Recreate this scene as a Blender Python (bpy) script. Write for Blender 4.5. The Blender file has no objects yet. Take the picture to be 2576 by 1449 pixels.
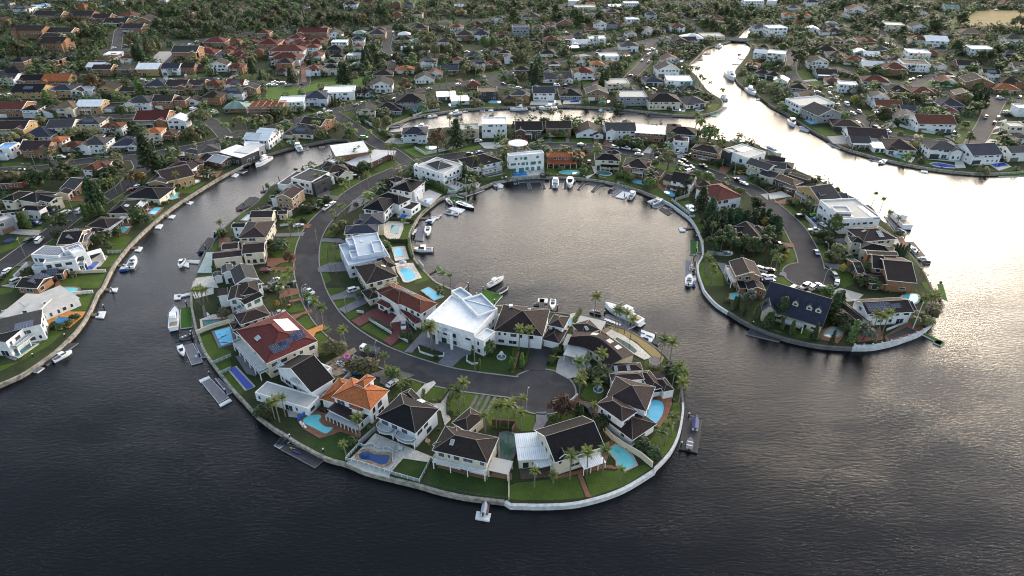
import bpy,math,random
from mathutils import Vector,Matrix
from mathutils.geometry import tessellate_polygon
R=random.Random(11)
SC=bpy.context.scene
COL=SC.collection
# ------------------------------------------------------------------ camera, sky, sun, exposure
CAM_H,FPX,PITCH=135.0,1650.0,math.atan(1040/1650.0)
cam_data=bpy.data.cameras.new("camera")
cam=bpy.data.objects.new("camera",cam_data)
COL.objects.link(cam)
cam.location=(0,0,CAM_H)
cam.rotation_euler=(math.pi/2-PITCH,0,0)
cam_data.sensor_width=36
cam_data.lens=36*FPX/2576
cam_data.clip_start=1
cam_data.clip_end=12000
SC.camera=cam
SUN_EL,SUN_AZ=math.radians(12),math.radians(33)      # azimuth: to the right of straight ahead
world=bpy.data.worlds.new("World")
SC.world=world
world.use_nodes=True
wn=world.node_tree.nodes
sky=wn.new("ShaderNodeTexSky")
sky.sky_type='NISHITA'
sky.sun_disc=False
sky.sun_elevation=SUN_EL
sky.sun_rotation=SUN_AZ
sky.air_density=1.0
sky.dust_density=2.0
sky.ozone_density=1.0
wn["Background"].inputs[1].default_value=0.125
# a bank of bright evening cloud low round the sun, thinning sideways and upwards; its mirror image is the glow on the lake
wl_=world.node_tree.links
def wnode(t,op=None,**kw):
 n=wn.new(t)
 if op:n.operation=op
 for k,v in kw.items():n.inputs[int(k[1:])].default_value=v
 return n
tc=wnode("ShaderNodeTexCoord")
rot=wn.new("ShaderNodeVectorRotate");rot.rotation_type='Z_AXIS';rot.inputs["Angle"].default_value=SUN_AZ
wl_.new(tc.outputs["Generated"],rot.inputs["Vector"])
sep=wn.new("ShaderNodeSeparateXYZ");wl_.new(rot.outputs[0],sep.inputs[0])
no_=wnode("ShaderNodeTexNoise");no_.inputs["Scale"].default_value=3.2;no_.inputs["Detail"].default_value=4
mp_=wn.new("ShaderNodeMapping");mp_.inputs["Scale"].default_value=(1,1,2.6);wl_.new(rot.outputs[0],mp_.inputs[0]);wl_.new(mp_.outputs[0],no_.inputs["Vector"])
xx=wnode("ShaderNodeMath",'MULTIPLY',_1=0.62);wl_.new(sep.outputs[0],xx.inputs[0])
x2=wnode("ShaderNodeMath",'POWER',_1=2.0);wl_.new(xx.outputs[0],x2.inputs[0])
zz=wnode("ShaderNodeMath",'MULTIPLY_ADD',_1=1.8,_2=-0.3);wl_.new(sep.outputs[2],zz.inputs[0])
z2_=wnode("ShaderNodeMath",'POWER',_1=2.0);wl_.new(zz.outputs[0],z2_.inputs[0])
sm=wnode("ShaderNodeMath",'ADD');wl_.new(x2.outputs[0],sm.inputs[0]);wl_.new(z2_.outputs[0],sm.inputs[1])
sq=wnode("ShaderNodeMath",'SQRT');wl_.new(sm.outputs[0],sq.inputs[0])
nq=wnode("ShaderNodeMath",'MULTIPLY_ADD',_1=0.26,_2=-0.13);wl_.new(no_.outputs["Fac"],nq.inputs[0])
q_=wnode("ShaderNodeMath",'ADD');wl_.new(sq.outputs[0],q_.inputs[0]);wl_.new(nq.outputs[0],q_.inputs[1])
g_=wn.new("ShaderNodeMapRange");g_.interpolation_type='SMOOTHSTEP';g_.inputs["From Min"].default_value=0.80;g_.inputs["From Max"].default_value=0.30
wl_.new(q_.outputs[0],g_.inputs["Value"])
f_=wn.new("ShaderNodeMapRange");f_.interpolation_type='SMOOTHSTEP';f_.inputs["From Min"].default_value=-0.1;f_.inputs["From Max"].default_value=0.45
wl_.new(sep.outputs[1],f_.inputs["Value"])
gm=wnode("ShaderNodeMath",'MULTIPLY');wl_.new(g_.outputs[0],gm.inputs[0]);wl_.new(f_.outputs[0],gm.inputs[1])
hs_=wn.new("ShaderNodeHueSaturation");hs_.inputs["Saturation"].default_value=0.8;wl_.new(sky.outputs[0],hs_.inputs["Color"])
mx_=wn.new("ShaderNodeMix");mx_.data_type='RGBA';wl_.new(gm.outputs[0],mx_.inputs["Factor"]);wl_.new(hs_.outputs[0],mx_.inputs["A"])
cc_=wn.new("ShaderNodeMix");cc_.data_type='RGBA';wl_.new(g_.outputs[0],cc_.inputs["Factor"])
cc_.inputs["A"].default_value=(19.5,21.0,24.5,1);cc_.inputs["B"].default_value=(28.5,24.4,19.4,1)
wl_.new(cc_.outputs["Result"],mx_.inputs["B"])
wl_.new(mx_.outputs["Result"],wn["Background"].inputs[0])
sun_data=bpy.data.lights.new("sun",'SUN')
sun_data.energy=0.5
sun_data.angle=math.radians(14)
sun_data.color=(1.0,0.83,0.62)
sun=bpy.data.objects.new("sun",sun_data)
COL.objects.link(sun)
sun.location=(200,300,300)
sd=Vector((math.sin(SUN_AZ)*math.cos(SUN_EL),math.cos(SUN_AZ)*math.cos(SUN_EL),math.sin(SUN_EL)))
sun.rotation_euler=sd.to_track_quat('Z','Y').to_euler()
SC.view_settings.view_transform='Standard'
SC.view_settings.look='None'
SC.view_settings.gamma=1
SC.view_settings.use_curve_mapping=False
SC.view_settings.exposure=1.76
SC.cycles.filter_width=1.1
SC.cycles.max_bounces=5
SC.cycles.diffuse_bounces=2
SC.cycles.glossy_bounces=3
SC.cycles.use_denoising=True

# ------------------------------------------------------------------ from map points to the ground
LAND=1.3
S_=4096/2576
K_=1024/2576
CP,SP_=math.cos(PITCH),math.sin(PITCH)
TILE=[0,0]
def tile(c,r):
 TILE[0],TILE[1]=c,r
E_=(1,8/3)
F_=(2,8/3)
def at(x,y,z=LAND):
 u=(TILE[0]*1024+x*K_)/S_-1288
 v=(TILE[1]*576+y*K_)/S_-724.5
 d=Vector((u,FPX*CP-v*SP_,-(FPX*SP_+v*CP)))
 t=(z-CAM_H)/d.z
 return Vector((d.x*t,d.y*t,z))
def pts(s,z=LAND):
 return [at(*map(float,q.split(',')),z) for q in s.split()]
def frame_xy(p):
 dx,dy,dz=p[0],p[1],p[2]-CAM_H
 dep=dy*CP-dz*SP_
 up=dy*SP_+dz*CP
 return (1288+FPX*dx/dep,724.5-FPX*up/dep)
def ang_at(x,y,deg,z=LAND):
 a=math.radians(deg)
 p,q=at(x,y,z),at(x+40*math.cos(a),y-40*math.sin(a),z)
 return math.atan2(q.y-p.y,q.x-p.x)

# ------------------------------------------------------------------ materials
MATS={}
def mat(name,c1,c2=None,scale=1.0,rough=0.7,bump=0.0,spec=0.4,rnd=0.0,metallic=0.0,detail=4.0):
 """noise between two colours over world position, per-object brightness spread rnd"""
 if name in MATS:return MATS[name]
 m=bpy.data.materials.new(name);m.use_nodes=True
 nt=m.node_tree;N=nt.nodes;L=nt.links
 b=N["Principled BSDF"]
 b.inputs["Roughness"].default_value=rough
 b.inputs["Specular IOR Level"].default_value=spec
 b.inputs["Metallic"].default_value=metallic
 c2=c2 or tuple(min(1,x*0.8) for x in c1)
 geo=N.new("ShaderNodeNewGeometry")
 no=N.new("ShaderNodeTexNoise");no.inputs["Scale"].default_value=scale;no.inputs["Detail"].default_value=detail
 L.new(geo.outputs["Position"],no.inputs["Vector"])
 ra=N.new("ShaderNodeValToRGB")
 ra.color_ramp.elements[0].position=0.35;ra.color_ramp.elements[1].position=0.65
 ra.color_ramp.elements[0].color=(*c1,1);ra.color_ramp.elements[1].color=(*c2,1)
 L.new(no.outputs["Fac"],ra.inputs["Fac"])
 out=ra.outputs["Color"]
 if rnd:
  oi=N.new("ShaderNodeObjectInfo")
  mr=N.new("ShaderNodeMapRange");mr.inputs["To Min"].default_value=1-rnd;mr.inputs["To Max"].default_value=1+rnd
  L.new(oi.outputs["Random"],mr.inputs["Value"])
  hs=N.new("ShaderNodeHueSaturation")
  L.new(mr.outputs["Result"],hs.inputs["Value"]);L.new(out,hs.inputs["Color"])
  out=hs.outputs["Color"]
 L.new(out,b.inputs["Base Color"])
 if bump:
  bp=N.new("ShaderNodeBump");bp.inputs["Distance"].default_value=bump;bp.inputs["Strength"].default_value=0.6
  L.new(no.outputs["Fac"],bp.inputs["Height"]);L.new(bp.outputs["Normal"],b.inputs["Normal"])
 MATS[name]=m
 return m
def tile_mat(name,c,rough=0.75,w=0.32,h=0.36,spec=0.1,spread=0.35):
 """courses of tiles in the roof's own metres, weathered by a slow noise"""
 if name in MATS:return MATS[name]
 m=bpy.data.materials.new(name);m.use_nodes=True
 nt=m.node_tree;N=nt.nodes;L=nt.links
 b=N["Principled BSDF"]
 b.inputs["Roughness"].default_value=rough;b.inputs["Specular IOR Level"].default_value=spec
 uv=N.new("ShaderNodeUVMap")
 br=N.new("ShaderNodeTexBrick")
 br.inputs["Scale"].default_value=1.0;br.inputs["Brick Width"].default_value=w;br.inputs["Row Height"].default_value=h
 br.inputs["Mortar Size"].default_value=0.035;br.inputs["Mortar Smooth"].default_value=0.4
 br.inputs["Color1"].default_value=(*c,1)
 br.inputs["Color2"].default_value=(*[x*(1-spread) for x in c],1)
 br.inputs["Mortar"].default_value=(*[x*0.35 for x in c],1)
 L.new(uv.outputs["UV"],br.inputs["Vector"])
 geo=N.new("ShaderNodeNewGeometry")
 no=N.new("ShaderNodeTexNoise");no.inputs["Scale"].default_value=0.35;no.inputs["Detail"].default_value=6
 L.new(geo.outputs["Position"],no.inputs["Vector"])
 oi=N.new("ShaderNodeObjectInfo")
 ad=N.new("ShaderNodeMath");ad.operation='ADD'
 L.new(no.outputs["Fac"],ad.inputs[0]);L.new(oi.outputs["Random"],ad.inputs[1])
 mr=N.new("ShaderNodeMapRange");mr.inputs["From Min"].default_value=0.3;mr.inputs["From Max"].default_value=1.7
 mr.inputs["To Min"].default_value=0.7;mr.inputs["To Max"].default_value=1.3
 L.new(ad.outputs[0],mr.inputs["Value"])
 hs=N.new("ShaderNodeHueSaturation")
 L.new(mr.outputs["Result"],hs.inputs["Value"]);L.new(br.outputs["Color"],hs.inputs["Color"])
 L.new(hs.outputs["Color"],b.inputs["Base Color"])
 bp=N.new("ShaderNodeBump");bp.inputs["Distance"].default_value=0.05;bp.inputs["Strength"].default_value=0.7
 bp.invert=True
 L.new(br.outputs["Fac"],bp.inputs["Height"]);L.new(bp.outputs["Normal"],b.inputs["Normal"])
 MATS[name]=m
 return m
def rib_mat(name,c,rough=0.4,metallic=0.0):
 """sheet metal with ribs running up the slope"""
 return tile_mat(name,c,rough,w=0.55,h=60.0,spec=0.3,spread=0.1)
def leaf_mat(name,c,c2,rough=0.6):
 if name in MATS:return MATS[name]
 m=bpy.data.materials.new(name);m.use_nodes=True
 nt=m.node_tree;N=nt.nodes;L=nt.links
 b=N["Principled BSDF"]
 b.inputs["Roughness"].default_value=rough;b.inputs["Specular IOR Level"].default_value=0.25
 geo=N.new("ShaderNodeNewGeometry");oi=N.new("ShaderNodeObjectInfo")
 mx=N.new("ShaderNodeMix");mx.data_type='RGBA'
 L.new(geo.outputs["Random Per Island"],mx.inputs["Factor"])
 mx.inputs["A"].default_value=(*c,1);mx.inputs["B"].default_value=(*c2,1)
 mr=N.new("ShaderNodeMapRange");mr.inputs["To Min"].default_value=0.65;mr.inputs["To Max"].default_value=1.4
 L.new(oi.outputs["Random"],mr.inputs["Value"])
 hs=N.new("ShaderNodeHueSaturation")
 mr2=N.new("ShaderNodeMapRange");mr2.inputs["To Min"].default_value=0.47;mr2.inputs["To Max"].default_value=0.515
 L.new(oi.outputs["Random"],mr2.inputs["Value"]);L.new(mr2.outputs["Result"],hs.inputs["Hue"])
 L.new(mr.outputs["Result"],hs.inputs["Value"]);L.new(mx.outputs["Result"],hs.inputs["Color"])
 L.new(hs.outputs["Color"],b.inputs["Base Color"])
 tr=N.new("ShaderNodeBsdfTranslucent");L.new(hs.outputs["Color"],tr.inputs["Color"])
 ms=N.new("ShaderNodeMixShader");ms.inputs[0].default_value=0.25
 L.new(b.outputs[0],ms.inputs[1]);L.new(tr.outputs[0],ms.inputs[2])
 L.new(ms.outputs[0],N["Material Output"].inputs["Surface"])
 MATS[name]=m
 return m
def grass_mat(name,c1,c2,c3,sc=0.25):
 if name in MATS:return MATS[name]
 m=mat(name,c1,c2,scale=sc,rough=0.9,spec=0.1,detail=8)
 nt=m.node_tree;N=nt.nodes;L=nt.links
 geo=N["Geometry"];b=N["Principled BSDF"]
 src=b.inputs["Base Color"].links[0].from_socket
 n2=N.new("ShaderNodeTexNoise");n2.inputs["Scale"].default_value=2.3;n2.inputs["Detail"].default_value=8
 L.new(geo.outputs["Position"],n2.inputs["Vector"])
 r2=N.new("ShaderNodeMapRange");r2.inputs["From Min"].default_value=0.45;r2.inputs["From Max"].default_value=0.75
 r2.inputs["To Max"].default_value=0.7
 L.new(n2.outputs["Fac"],r2.inputs["Value"])
 mx=N.new("ShaderNodeMix");mx.data_type='RGBA'
 L.new(r2.outputs["Result"],mx.inputs["Factor"]);L.new(src,mx.inputs["A"]);mx.inputs["B"].default_value=(*c3,1)
 L.new(mx.outputs["Result"],b.inputs["Base Color"])
 bp=N.new("ShaderNodeBump");bp.inputs["Distance"].default_value=0.12;bp.inputs["Strength"].default_value=0.8
 L.new(n2.outputs["Fac"],bp.inputs["Height"]);L.new(bp.outputs["Normal"],b.inputs["Normal"])
 return m
def paver_mat(name,c,w=0.4,h=0.4,mortar=0.6):
 if name in MATS:return MATS[name]
 m=mat(name,c,tuple(x*0.82 for x in c),scale=0.9,rough=0.8,spec=0.25,detail=7)
 nt=m.node_tree;N=nt.nodes;L=nt.links
 b=N["Principled BSDF"];src=b.inputs["Base Color"].links[0].from_socket
 br=N.new("ShaderNodeTexBrick");br.inputs["Scale"].default_value=1
 br.inputs["Brick Width"].default_value=w;br.inputs["Row Height"].default_value=h;br.inputs["Mortar Size"].default_value=0.03
 br.inputs["Color1"].default_value=(1,1,1,1);br.inputs["Color2"].default_value=(.8,.8,.8,1);br.inputs["Mortar"].default_value=(mortar,mortar,mortar,1)
 L.new(N["Geometry"].outputs["Position"],br.inputs["Vector"])
 mx=N.new("ShaderNodeMix");mx.data_type='RGBA';mx.blend_type='MULTIPLY';mx.inputs["Factor"].default_value=1
 L.new(src,mx.inputs["A"]);L.new(br.outputs["Color"],mx.inputs["B"])
 L.new(mx.outputs["Result"],b.inputs["Base Color"])
 return m
def water_mat():
 m=bpy.data.materials.new("lake_water");m.use_nodes=True
 nt=m.node_tree;N=nt.nodes;L=nt.links
 b=N["Principled BSDF"]
 b.inputs["Base Color"].default_value=(0.004,0.0045,0.006,1)
 b.inputs["IOR"].default_value=1.27
 b.inputs["Roughness"].default_value=0.12
 geo=N.new("ShaderNodeNewGeometry")
 def noise(rot,sx,sy,scale,detail):
  mp=N.new("ShaderNodeMapping");mp.inputs["Rotation"].default_value=(0,0,math.radians(rot));mp.inputs["Scale"].default_value=(sx,sy,1)
  L.new(geo.outputs["Position"],mp.inputs["Vector"])
  n=N.new("ShaderNodeTexNoise");n.inputs["Scale"].default_value=scale;n.inputs["Detail"].default_value=detail;n.inputs["Roughness"].default_value=0.7
  L.new(mp.outputs["Vector"],n.inputs["Vector"])
  return n
 a=noise(20,0.36,1.0,1.5,3);c=noise(-14,0.5,1.0,3.6,2)
 g=noise(10,0.5,1.0,0.022,3)
 s=N.new("ShaderNodeMath");s.operation='MULTIPLY_ADD';s.inputs[1].default_value=0.42
 L.new(c.outputs["Fac"],s.inputs[0]);L.new(a.outputs["Fac"],s.inputs[2])
 mr=N.new("ShaderNodeMapRange");mr.inputs["From Min"].default_value=0.35;mr.inputs["From Max"].default_value=0.62
 mr.inputs["To Min"].default_value=0.5;mr.inputs["To Max"].default_value=1.0
 L.new(g.outputs["Fac"],mr.inputs["Value"])
 bp=N.new("ShaderNodeBump");bp.inputs["Distance"].default_value=0.135
 L.new(mr.outputs["Result"],bp.inputs["Strength"])
 L.new(s.outputs[0],bp.inputs["Height"]);L.new(bp.outputs["Normal"],b.inputs["Normal"])
 return m

M=lambda n:MATS[n]
mat("white_render",(.75,.76,.77),(.63,.64,.65),.7,.6,detail=8)
mat("cream_render",(.62,.56,.44),(.54,.48,.37),.5,.7)
mat("pale_render",(.58,.62,.68),(.50,.54,.60),.5,.6)
mat("grey_render",(.26,.27,.29),(.2,.21,.23),.5,.7)
mat("dark_render",(.035,.035,.04),(.05,.05,.055),.5,.5)
paver_mat("orange_brick",(.34,.18,.095),.5,.17,.8)
paver_mat("yellow_brick",(.50,.33,.15),.5,.17,.85)
paver_mat("dark_brick",(.15,.085,.065),.5,.17,.8)
paver_mat("red_brick",(.27,.10,.07),.5,.17,.8)
mat("sandstone",(.42,.29,.18),(.22,.15,.1),1.6,.85,.05,detail=2)
WALL=dict(w=("white_render","white"),c=("cream_render","cream"),W=("pale_render","pale grey"),g=("grey_render","grey"),k=("dark_render","black"),
   b=("orange_brick","brown brick"),y=("yellow_brick","yellow brick"),d=("dark_brick","dark brick"),r=("red_brick","red brick"),s=("sandstone","sandstone"))
tile_mat("red_tile",(.16,.055,.038));tile_mat("orange_tile",(.42,.14,.055));tile_mat("black_tile",(.016,.0165,.02))
tile_mat("grey_tile",(.070,.071,.078));tile_mat("blue_tile",(.048,.055,.085));tile_mat("brown_tile",(.040,.032,.030))
tile_mat("maroon_tile",(.052,.037,.038));tile_mat("tan_tile",(.2,.145,.10));tile_mat("crimson_tile",(.14,.036,.034));tile_mat("green_sheet",(.20,.29,.25),.5,.5,50)
rib_mat("white_sheet",(.70,.72,.74));mat("membrane_roof",(.46,.45,.42),(.40,.39,.37),.4,.8)
rib_mat("blue_sheet",(.05,.24,.55));rib_mat("grey_sheet",(.32,.34,.36));mat("pale_blue_roof",(.36,.44,.52),(.31,.38,.46),.3,.7)
ROOF=dict(r=("red_tile","red"),o=("orange_tile","orange"),k=("black_tile","charcoal"),g=("grey_tile","grey"),B=("blue_tile","slate-blue"),b=("brown_tile","brown"),
   m=("maroon_tile","purple-brown"),t=("tan_tile","tan"),R=("crimson_tile","crimson"),G=("green_sheet","green"),w=("white_sheet","white"),c=("membrane_roof","pale concrete"),
   e=("blue_sheet","bright blue"),s=("grey_sheet","silver"),p=("pale_blue_roof","pale blue"),y=("tan_tile","tan"))
mat("trim_white",(.75,.75,.75),(.7,.7,.7),1,.5);mat("trim_dark",(.05,.05,.055),None,1,.5);mat("trim_tan",(.17,.14,.115),None,1,.6)
mat("window_glass",(.03,.04,.05),(.05,.065,.075),.7,.08,0,.8,.5);mat("green_glass",(.05,.16,.13),(.08,.22,.18),.7,.08,0,.8)
mat("clear_railing",(.22,.29,.31),(.28,.35,.37),.7,.1,0,.8)
mat("solar_cell",(.015,.02,.05),(.022,.03,.075),.8,.15,0,.8);mat("metal_grey",(.35,.36,.37),None,2,.4,metallic=.5)
mat("asphalt",(.036,.036,.040),(.050,.048,.052),.35,.85,.01,.2,detail=9);mat("kerb",(.30,.29,.27),(.22,.21,.2),.8,.9,.02,.2)
def patchy(name):
 m=MATS[name];N=m.node_tree.nodes;L=m.node_tree.links;b=N["Principled BSDF"];src=b.inputs["Base Color"].links[0].from_socket
 v=N.new("ShaderNodeTexVoronoi");v.inputs["Scale"].default_value=.09;L.new(N["Geometry"].outputs["Position"],v.inputs["Vector"])
 r=N.new("ShaderNodeMapRange");r.inputs["To Min"].default_value=.72;r.inputs["To Max"].default_value=1.3;L.new(v.outputs["Color"],r.inputs["Value"])
 h=N.new("ShaderNodeHueSaturation");L.new(r.outputs["Result"],h.inputs["Value"]);L.new(src,h.inputs["Color"]);L.new(h.outputs["Color"],b.inputs["Base Color"])
patchy("asphalt");mat("concrete",(.42,.40,.37),(.33,.31,.29),.6,.9,.02,.2,detail=8);mat("dark_concrete",(.16,.15,.14),(.10,.10,.1),.6,.9,.02,.2)
mat("sea_wall",(.38,.35,.30),(.17,.155,.13),.7,.9,.03,.2,detail=9);mat("white_wall",(.60,.61,.62),(.42,.43,.43),.9,.75,.02,detail=9)
paver_mat("brick_paving",(.30,.14,.085),.35,.2);paver_mat("pale_paving",(.66,.62,.55),.6,.6,.85);paver_mat("grey_paving",(.20,.20,.225),.4,.25,.8)
mat("orange_concrete",(.55,.25,.06),(.48,.21,.06),.8,.8);mat("red_concrete",(.17,.045,.04),(.13,.035,.035),1.0,.8,.02);mat("black_drive",(.022,.022,.026),(.03,.03,.034),.5,.7)
mat("green_paving",(.36,.44,.42),(.3,.38,.36),.4,.8);mat("timber_deck",(.20,.12,.08),(.15,.09,.06),1.5,.7);mat("mulch",(.07,.05,.04),(.11,.08,.06),2,.95)
mat("dry_dirt",(.34,.26,.18),(.24,.18,.12),.5,.95,.05)
grass_mat("land_grass",(.045,.058,.022),(.022,.034,.015),(.075,.068,.038),.12)
grass_mat("lawn_grass",(.068,.112,.02),(.046,.082,.016),(.13,.135,.04),.3)
grass_mat("park_grass",(.10,.17,.03),(.085,.14,.028),(.14,.2,.04),.1)
grass_mat("dark_lawn",(.036,.068,.018),(.027,.05,.015),(.07,.09,.028),.3)
grass_mat("dry_grass",(.30,.22,.10),(.24,.19,.085),(.34,.26,.13),.06)
grass_mat("turf",(.05,.12,.025),(.04,.1,.02),(.06,.14,.03),1)
mat("bark",(.12,.095,.075),(.075,.06,.05),2,.9);mat("palm_bark",(.20,.17,.14),(.14,.12,.10),2,.9);mat("bare_bark",(.21,.18,.15),None,2,.9)
leaf_mat("leaf_dark",(0.031,0.051,0.020),(0.075,0.102,0.037));leaf_mat("leaf_mid",(0.060,0.099,0.031),(0.119,0.167,0.051))
leaf_mat("leaf_olive",(0.093,0.099,0.044),(0.178,0.170,0.076));leaf_mat("leaf_bright",(.06,.11,.02),(.12,.17,.035));leaf_mat("leaf_rust",(.09,.06,.035),(.15,.10,.05))
leaf_mat("leaf_palm",(0.071,0.116,0.034),(0.221,0.238,0.060));leaf_mat("leaf_pine",(0.025,0.051,0.024),(0.060,0.093,0.041));leaf_mat("leaf_grey",(.07,.085,.065),(.11,.125,.095));leaf_mat("leaf_yellow",(.22,.19,.03),(.32,.26,.04))
for n,c in dict(aqua=(.12,.55,.58),sky=(.15,.56,.78),blue=(.02,.2,.52),deep=(.012,.06,.20),teal=(.05,.20,.20),green=(.045,.095,.075),royal=(.008,.05,.36),pale=(.38,.5,.52)).items():
 mat("pool_"+n,c,tuple(x*.85 for x in c),.25,.06,0,.5)
mat("boat_white",(.80,.81,.82),(.74,.75,.77),.6,.25);mat("boat_dark",(.03,.032,.04),None,1,.3);mat("boat_glass",(.02,.025,.03),None,1,.08,0,.8)
mat("boat_blue",(.02,.035,.16),None,1,.6);mat("boat_grey",(.33,.34,.40),(.26,.27,.33),1.5,.6);mat("boat_tan",(.35,.25,.16),None,1,.6);mat("boat_red",(.25,.03,.04),None,1,.5)
mat("deck_black",(.028,.028,.032),(.04,.04,.044),.8,.8);mat("deck_grey",(.15,.15,.175),(.12,.12,.14),.8,.8);mat("deck_white",(.68,.69,.70),None,1,.6);mat("deck_timber",(.15,.11,.095),(.11,.08,.07),1.2,.85)
mat("pile_black",(.015,.015,.017),None,1,.5);mat("tyre",(.015,.015,.016),None,1,.8)
for n,c in dict(white=(.78,.78,.78),silver=(.42,.43,.44),grey=(.12,.125,.13),black=(.015,.015,.017),red=(.22,.02,.025),blue=(.02,.06,.22),aqua=(.08,.4,.55),green=(.12,.5,.05),yellow=(.6,.38,.02),maroon=(.1,.015,.02)).items():
 mat("paint_"+n,c,c,1,.22,0,.6)
mat("car_glass",(.02,.022,.026),None,1,.06,0,.8);mat("lamp_red",(.3,.02,.02),None,1,.3);mat("lamp_clear",(.6,.6,.58),None,1,.2)
mat("tarp_blue",(.02,.10,.42),(.03,.14,.5),1.2,.5);mat("net_green",(.02,.17,.13),(.03,.2,.16),1,.7);mat("raw_brick",(.40,.19,.11),(.33,.16,.1),1,.9);mat("steel",(.3,.3,.31),None,2,.5)
mat("pole_wood",(.20,.175,.15),(.15,.13,.11),2,.9);mat("pole_metal",(.45,.47,.48),None,2,.5);mat("bin_red",(.4,.02,.02));mat("bin_yellow",(.65,.45,.02));mat("bin_green",(.02,.1,.05));mat("toy_yellow",(.7,.42,.04));mat("toy_pink",(.6,.1,.45));mat("paint_line",(.7,.7,.68))
mat("sail_cloth",(.6,.52,.44),None,.5,.7);mat("fabric_white",(.7,.7,.7),None,2,.8)

# ------------------------------------------------------------------ mesh helpers
class MB:
 def __init__(s):
  s.v,s.f,s.m,s.mi=[],[],[],0
 def add(s,vs,fs):
  n=len(s.v)
  s.v+=[tuple(v) for v in vs]
  s.f+=[tuple(n+i for i in f) for f in fs]
  s.m+=[s.mi]*len(fs)
 def poly(s,*p):
  s.add(p,[tuple(range(len(p)))])
 def box(s,x0,y0,z0,x1,y1,z1,X=None):
  vs=[Vector(q) for q in ((x0,y0,z0),(x1,y0,z0),(x1,y1,z0),(x0,y1,z0),(x0,y0,z1),(x1,y0,z1),(x1,y1,z1),(x0,y1,z1))]
  if X is not None:vs=[X @ q for q in vs]
  s.add(vs,[(3,2,1,0),(4,5,6,7),(0,1,5,4),(1,2,6,5),(2,3,7,6),(3,0,4,7)])
 def beam(s,a,b,w,h,up=0.0):
  """a bar of section w x h from a to b"""
  a,b=Vector(a),Vector(b)
  d=b-a
  if d.length<1e-6:return
  d.normalize()
  sd_=d.cross(Vector((0,0,1)))
  if sd_.length<1e-4:sd_=Vector((1,0,0))
  sd_.normalize();u=sd_.cross(d)
  sd_*=w/2;u*=h/2
  o=Vector((0,0,up))
  vs=[q+o for q in (a-sd_-u,a+sd_-u,a+sd_+u,a-sd_+u,b-sd_-u,b+sd_-u,b+sd_+u,b-sd_+u)]
  s.add(vs,[(0,1,2,3),(7,6,5,4),(0,4,5,1),(1,5,6,2),(2,6,7,3),(3,7,4,0)])
 def tube(s,a,b,r,r2=None,n=7,cap=True):
  a,b=Vector(a),Vector(b)
  r2=r if r2 is None else r2
  d=(b-a).normalized()
  x=d.cross(Vector((0,0,1)))
  if x.length<1e-3:x=Vector((1,0,0))
  x.normalize();y=d.cross(x)
  vs=[]
  for c,q in ((a,r),(b,r2)):
   for i in range(n):
    t=2*math.pi*i/n
    vs.append(c+x*(q*math.cos(t))+y*(q*math.sin(t)))
  fs=[(i,(i+1)%n,n+(i+1)%n,n+i) for i in range(n)]
  if cap:fs+=[tuple(reversed(range(n))),tuple(range(n,2*n))]
  s.add(vs,fs)
 def lathe(s,prof,n=10,cx=0,cy=0):
  vs=[(cx+r*math.cos(2*math.pi*i/n),cy+r*math.sin(2*math.pi*i/n),z) for r,z in prof for i in range(n)]
  fs=[(k*n+i,k*n+(i+1)%n,(k+1)*n+(i+1)%n,(k+1)*n+i) for k in range(len(prof)-1) for i in range(n)]
  fs.append(tuple(range((len(prof)-1)*n,len(prof)*n)))
  s.add(vs,fs)
 def prism(s,poly,z0,z1):
  """vertical prism over a plan outline (concave allowed)"""
  n=len(poly)
  p3=[Vector((q[0],q[1],0)) for q in poly]
  ar=sum(p3[i].x*p3[(i+1)%n].y-p3[(i+1)%n].x*p3[i].y for i in range(n))
  if ar<0:p3.reverse()
  tri=tessellate_polygon([p3])
  vs=[(q.x,q.y,z1) for q in p3]+[(q.x,q.y,z0) for q in p3]
  fs=[]
  for t in tri:
   a,b,c=t
   if (p3[b]-p3[a]).cross(p3[c]-p3[a]).z<0:b,c=c,b
   fs.append((a,b,c))
  for i in range(n):
   j=(i+1)%n
   fs.append((n+i,n+j,j,i))
  s.add(vs,fs)
 def mesh(s,name,mats,off=None,uv=False,smooth=False):
  me=bpy.data.meshes.new(name)
  vs=s.v if off is None else [(v[0]-off[0],v[1]-off[1],v[2]-off[2]) for v in s.v]
  me.from_pydata(vs,[],s.f)
  for q in ([mats] if isinstance(mats,str) else mats):me.materials.append(MATS[q])
  if any(s.m):me.polygons.foreach_set('material_index',s.m)
  if smooth:me.polygons.foreach_set('use_smooth',[True]*len(me.polygons))
  if uv:
   l=me.uv_layers.new()
   for p in me.polygons:
    n=p.normal
    up=Vector((0,0,1))-n*n.z
    if up.length<1e-3:up=Vector((0,1,0))
    up.normalize();e=up.cross(n)
    for li in p.loop_indices:
     co=me.vertices[me.loops[li].vertex_index].co
     l.data[li].uv=(co.dot(e),co.dot(up))
  me.update()
  return me
def ob(name,me,parent=None,loc=(0,0,0),rz=0.0,scale=None):
 o=bpy.data.objects.new(name,me)
 COL.objects.link(o)
 o.location=loc
 if rz:o.rotation_euler=(0,0,rz)
 if scale:o.scale=scale
 if parent is not None:o.parent=parent
 return o
def root(name,cat,loc,rz=0.0,group=None,scale=None):
 o=ob(name,None,None,loc,rz,scale)
 o.empty_display_size=.5
 o['category']=cat
 if group:o['group']=group
 return o
def structure(name,me):
 o=ob(name,me);o['kind']='structure'
 return o
REG=[]
def reg(o,desc,where,tag=None):
 """remember how a thing looks and where it stands; its label is written at the end"""
 REG.append((o,desc,where))
 return o
ORD="first second third fourth fifth sixth seventh eighth ninth tenth eleventh twelfth".split()
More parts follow.
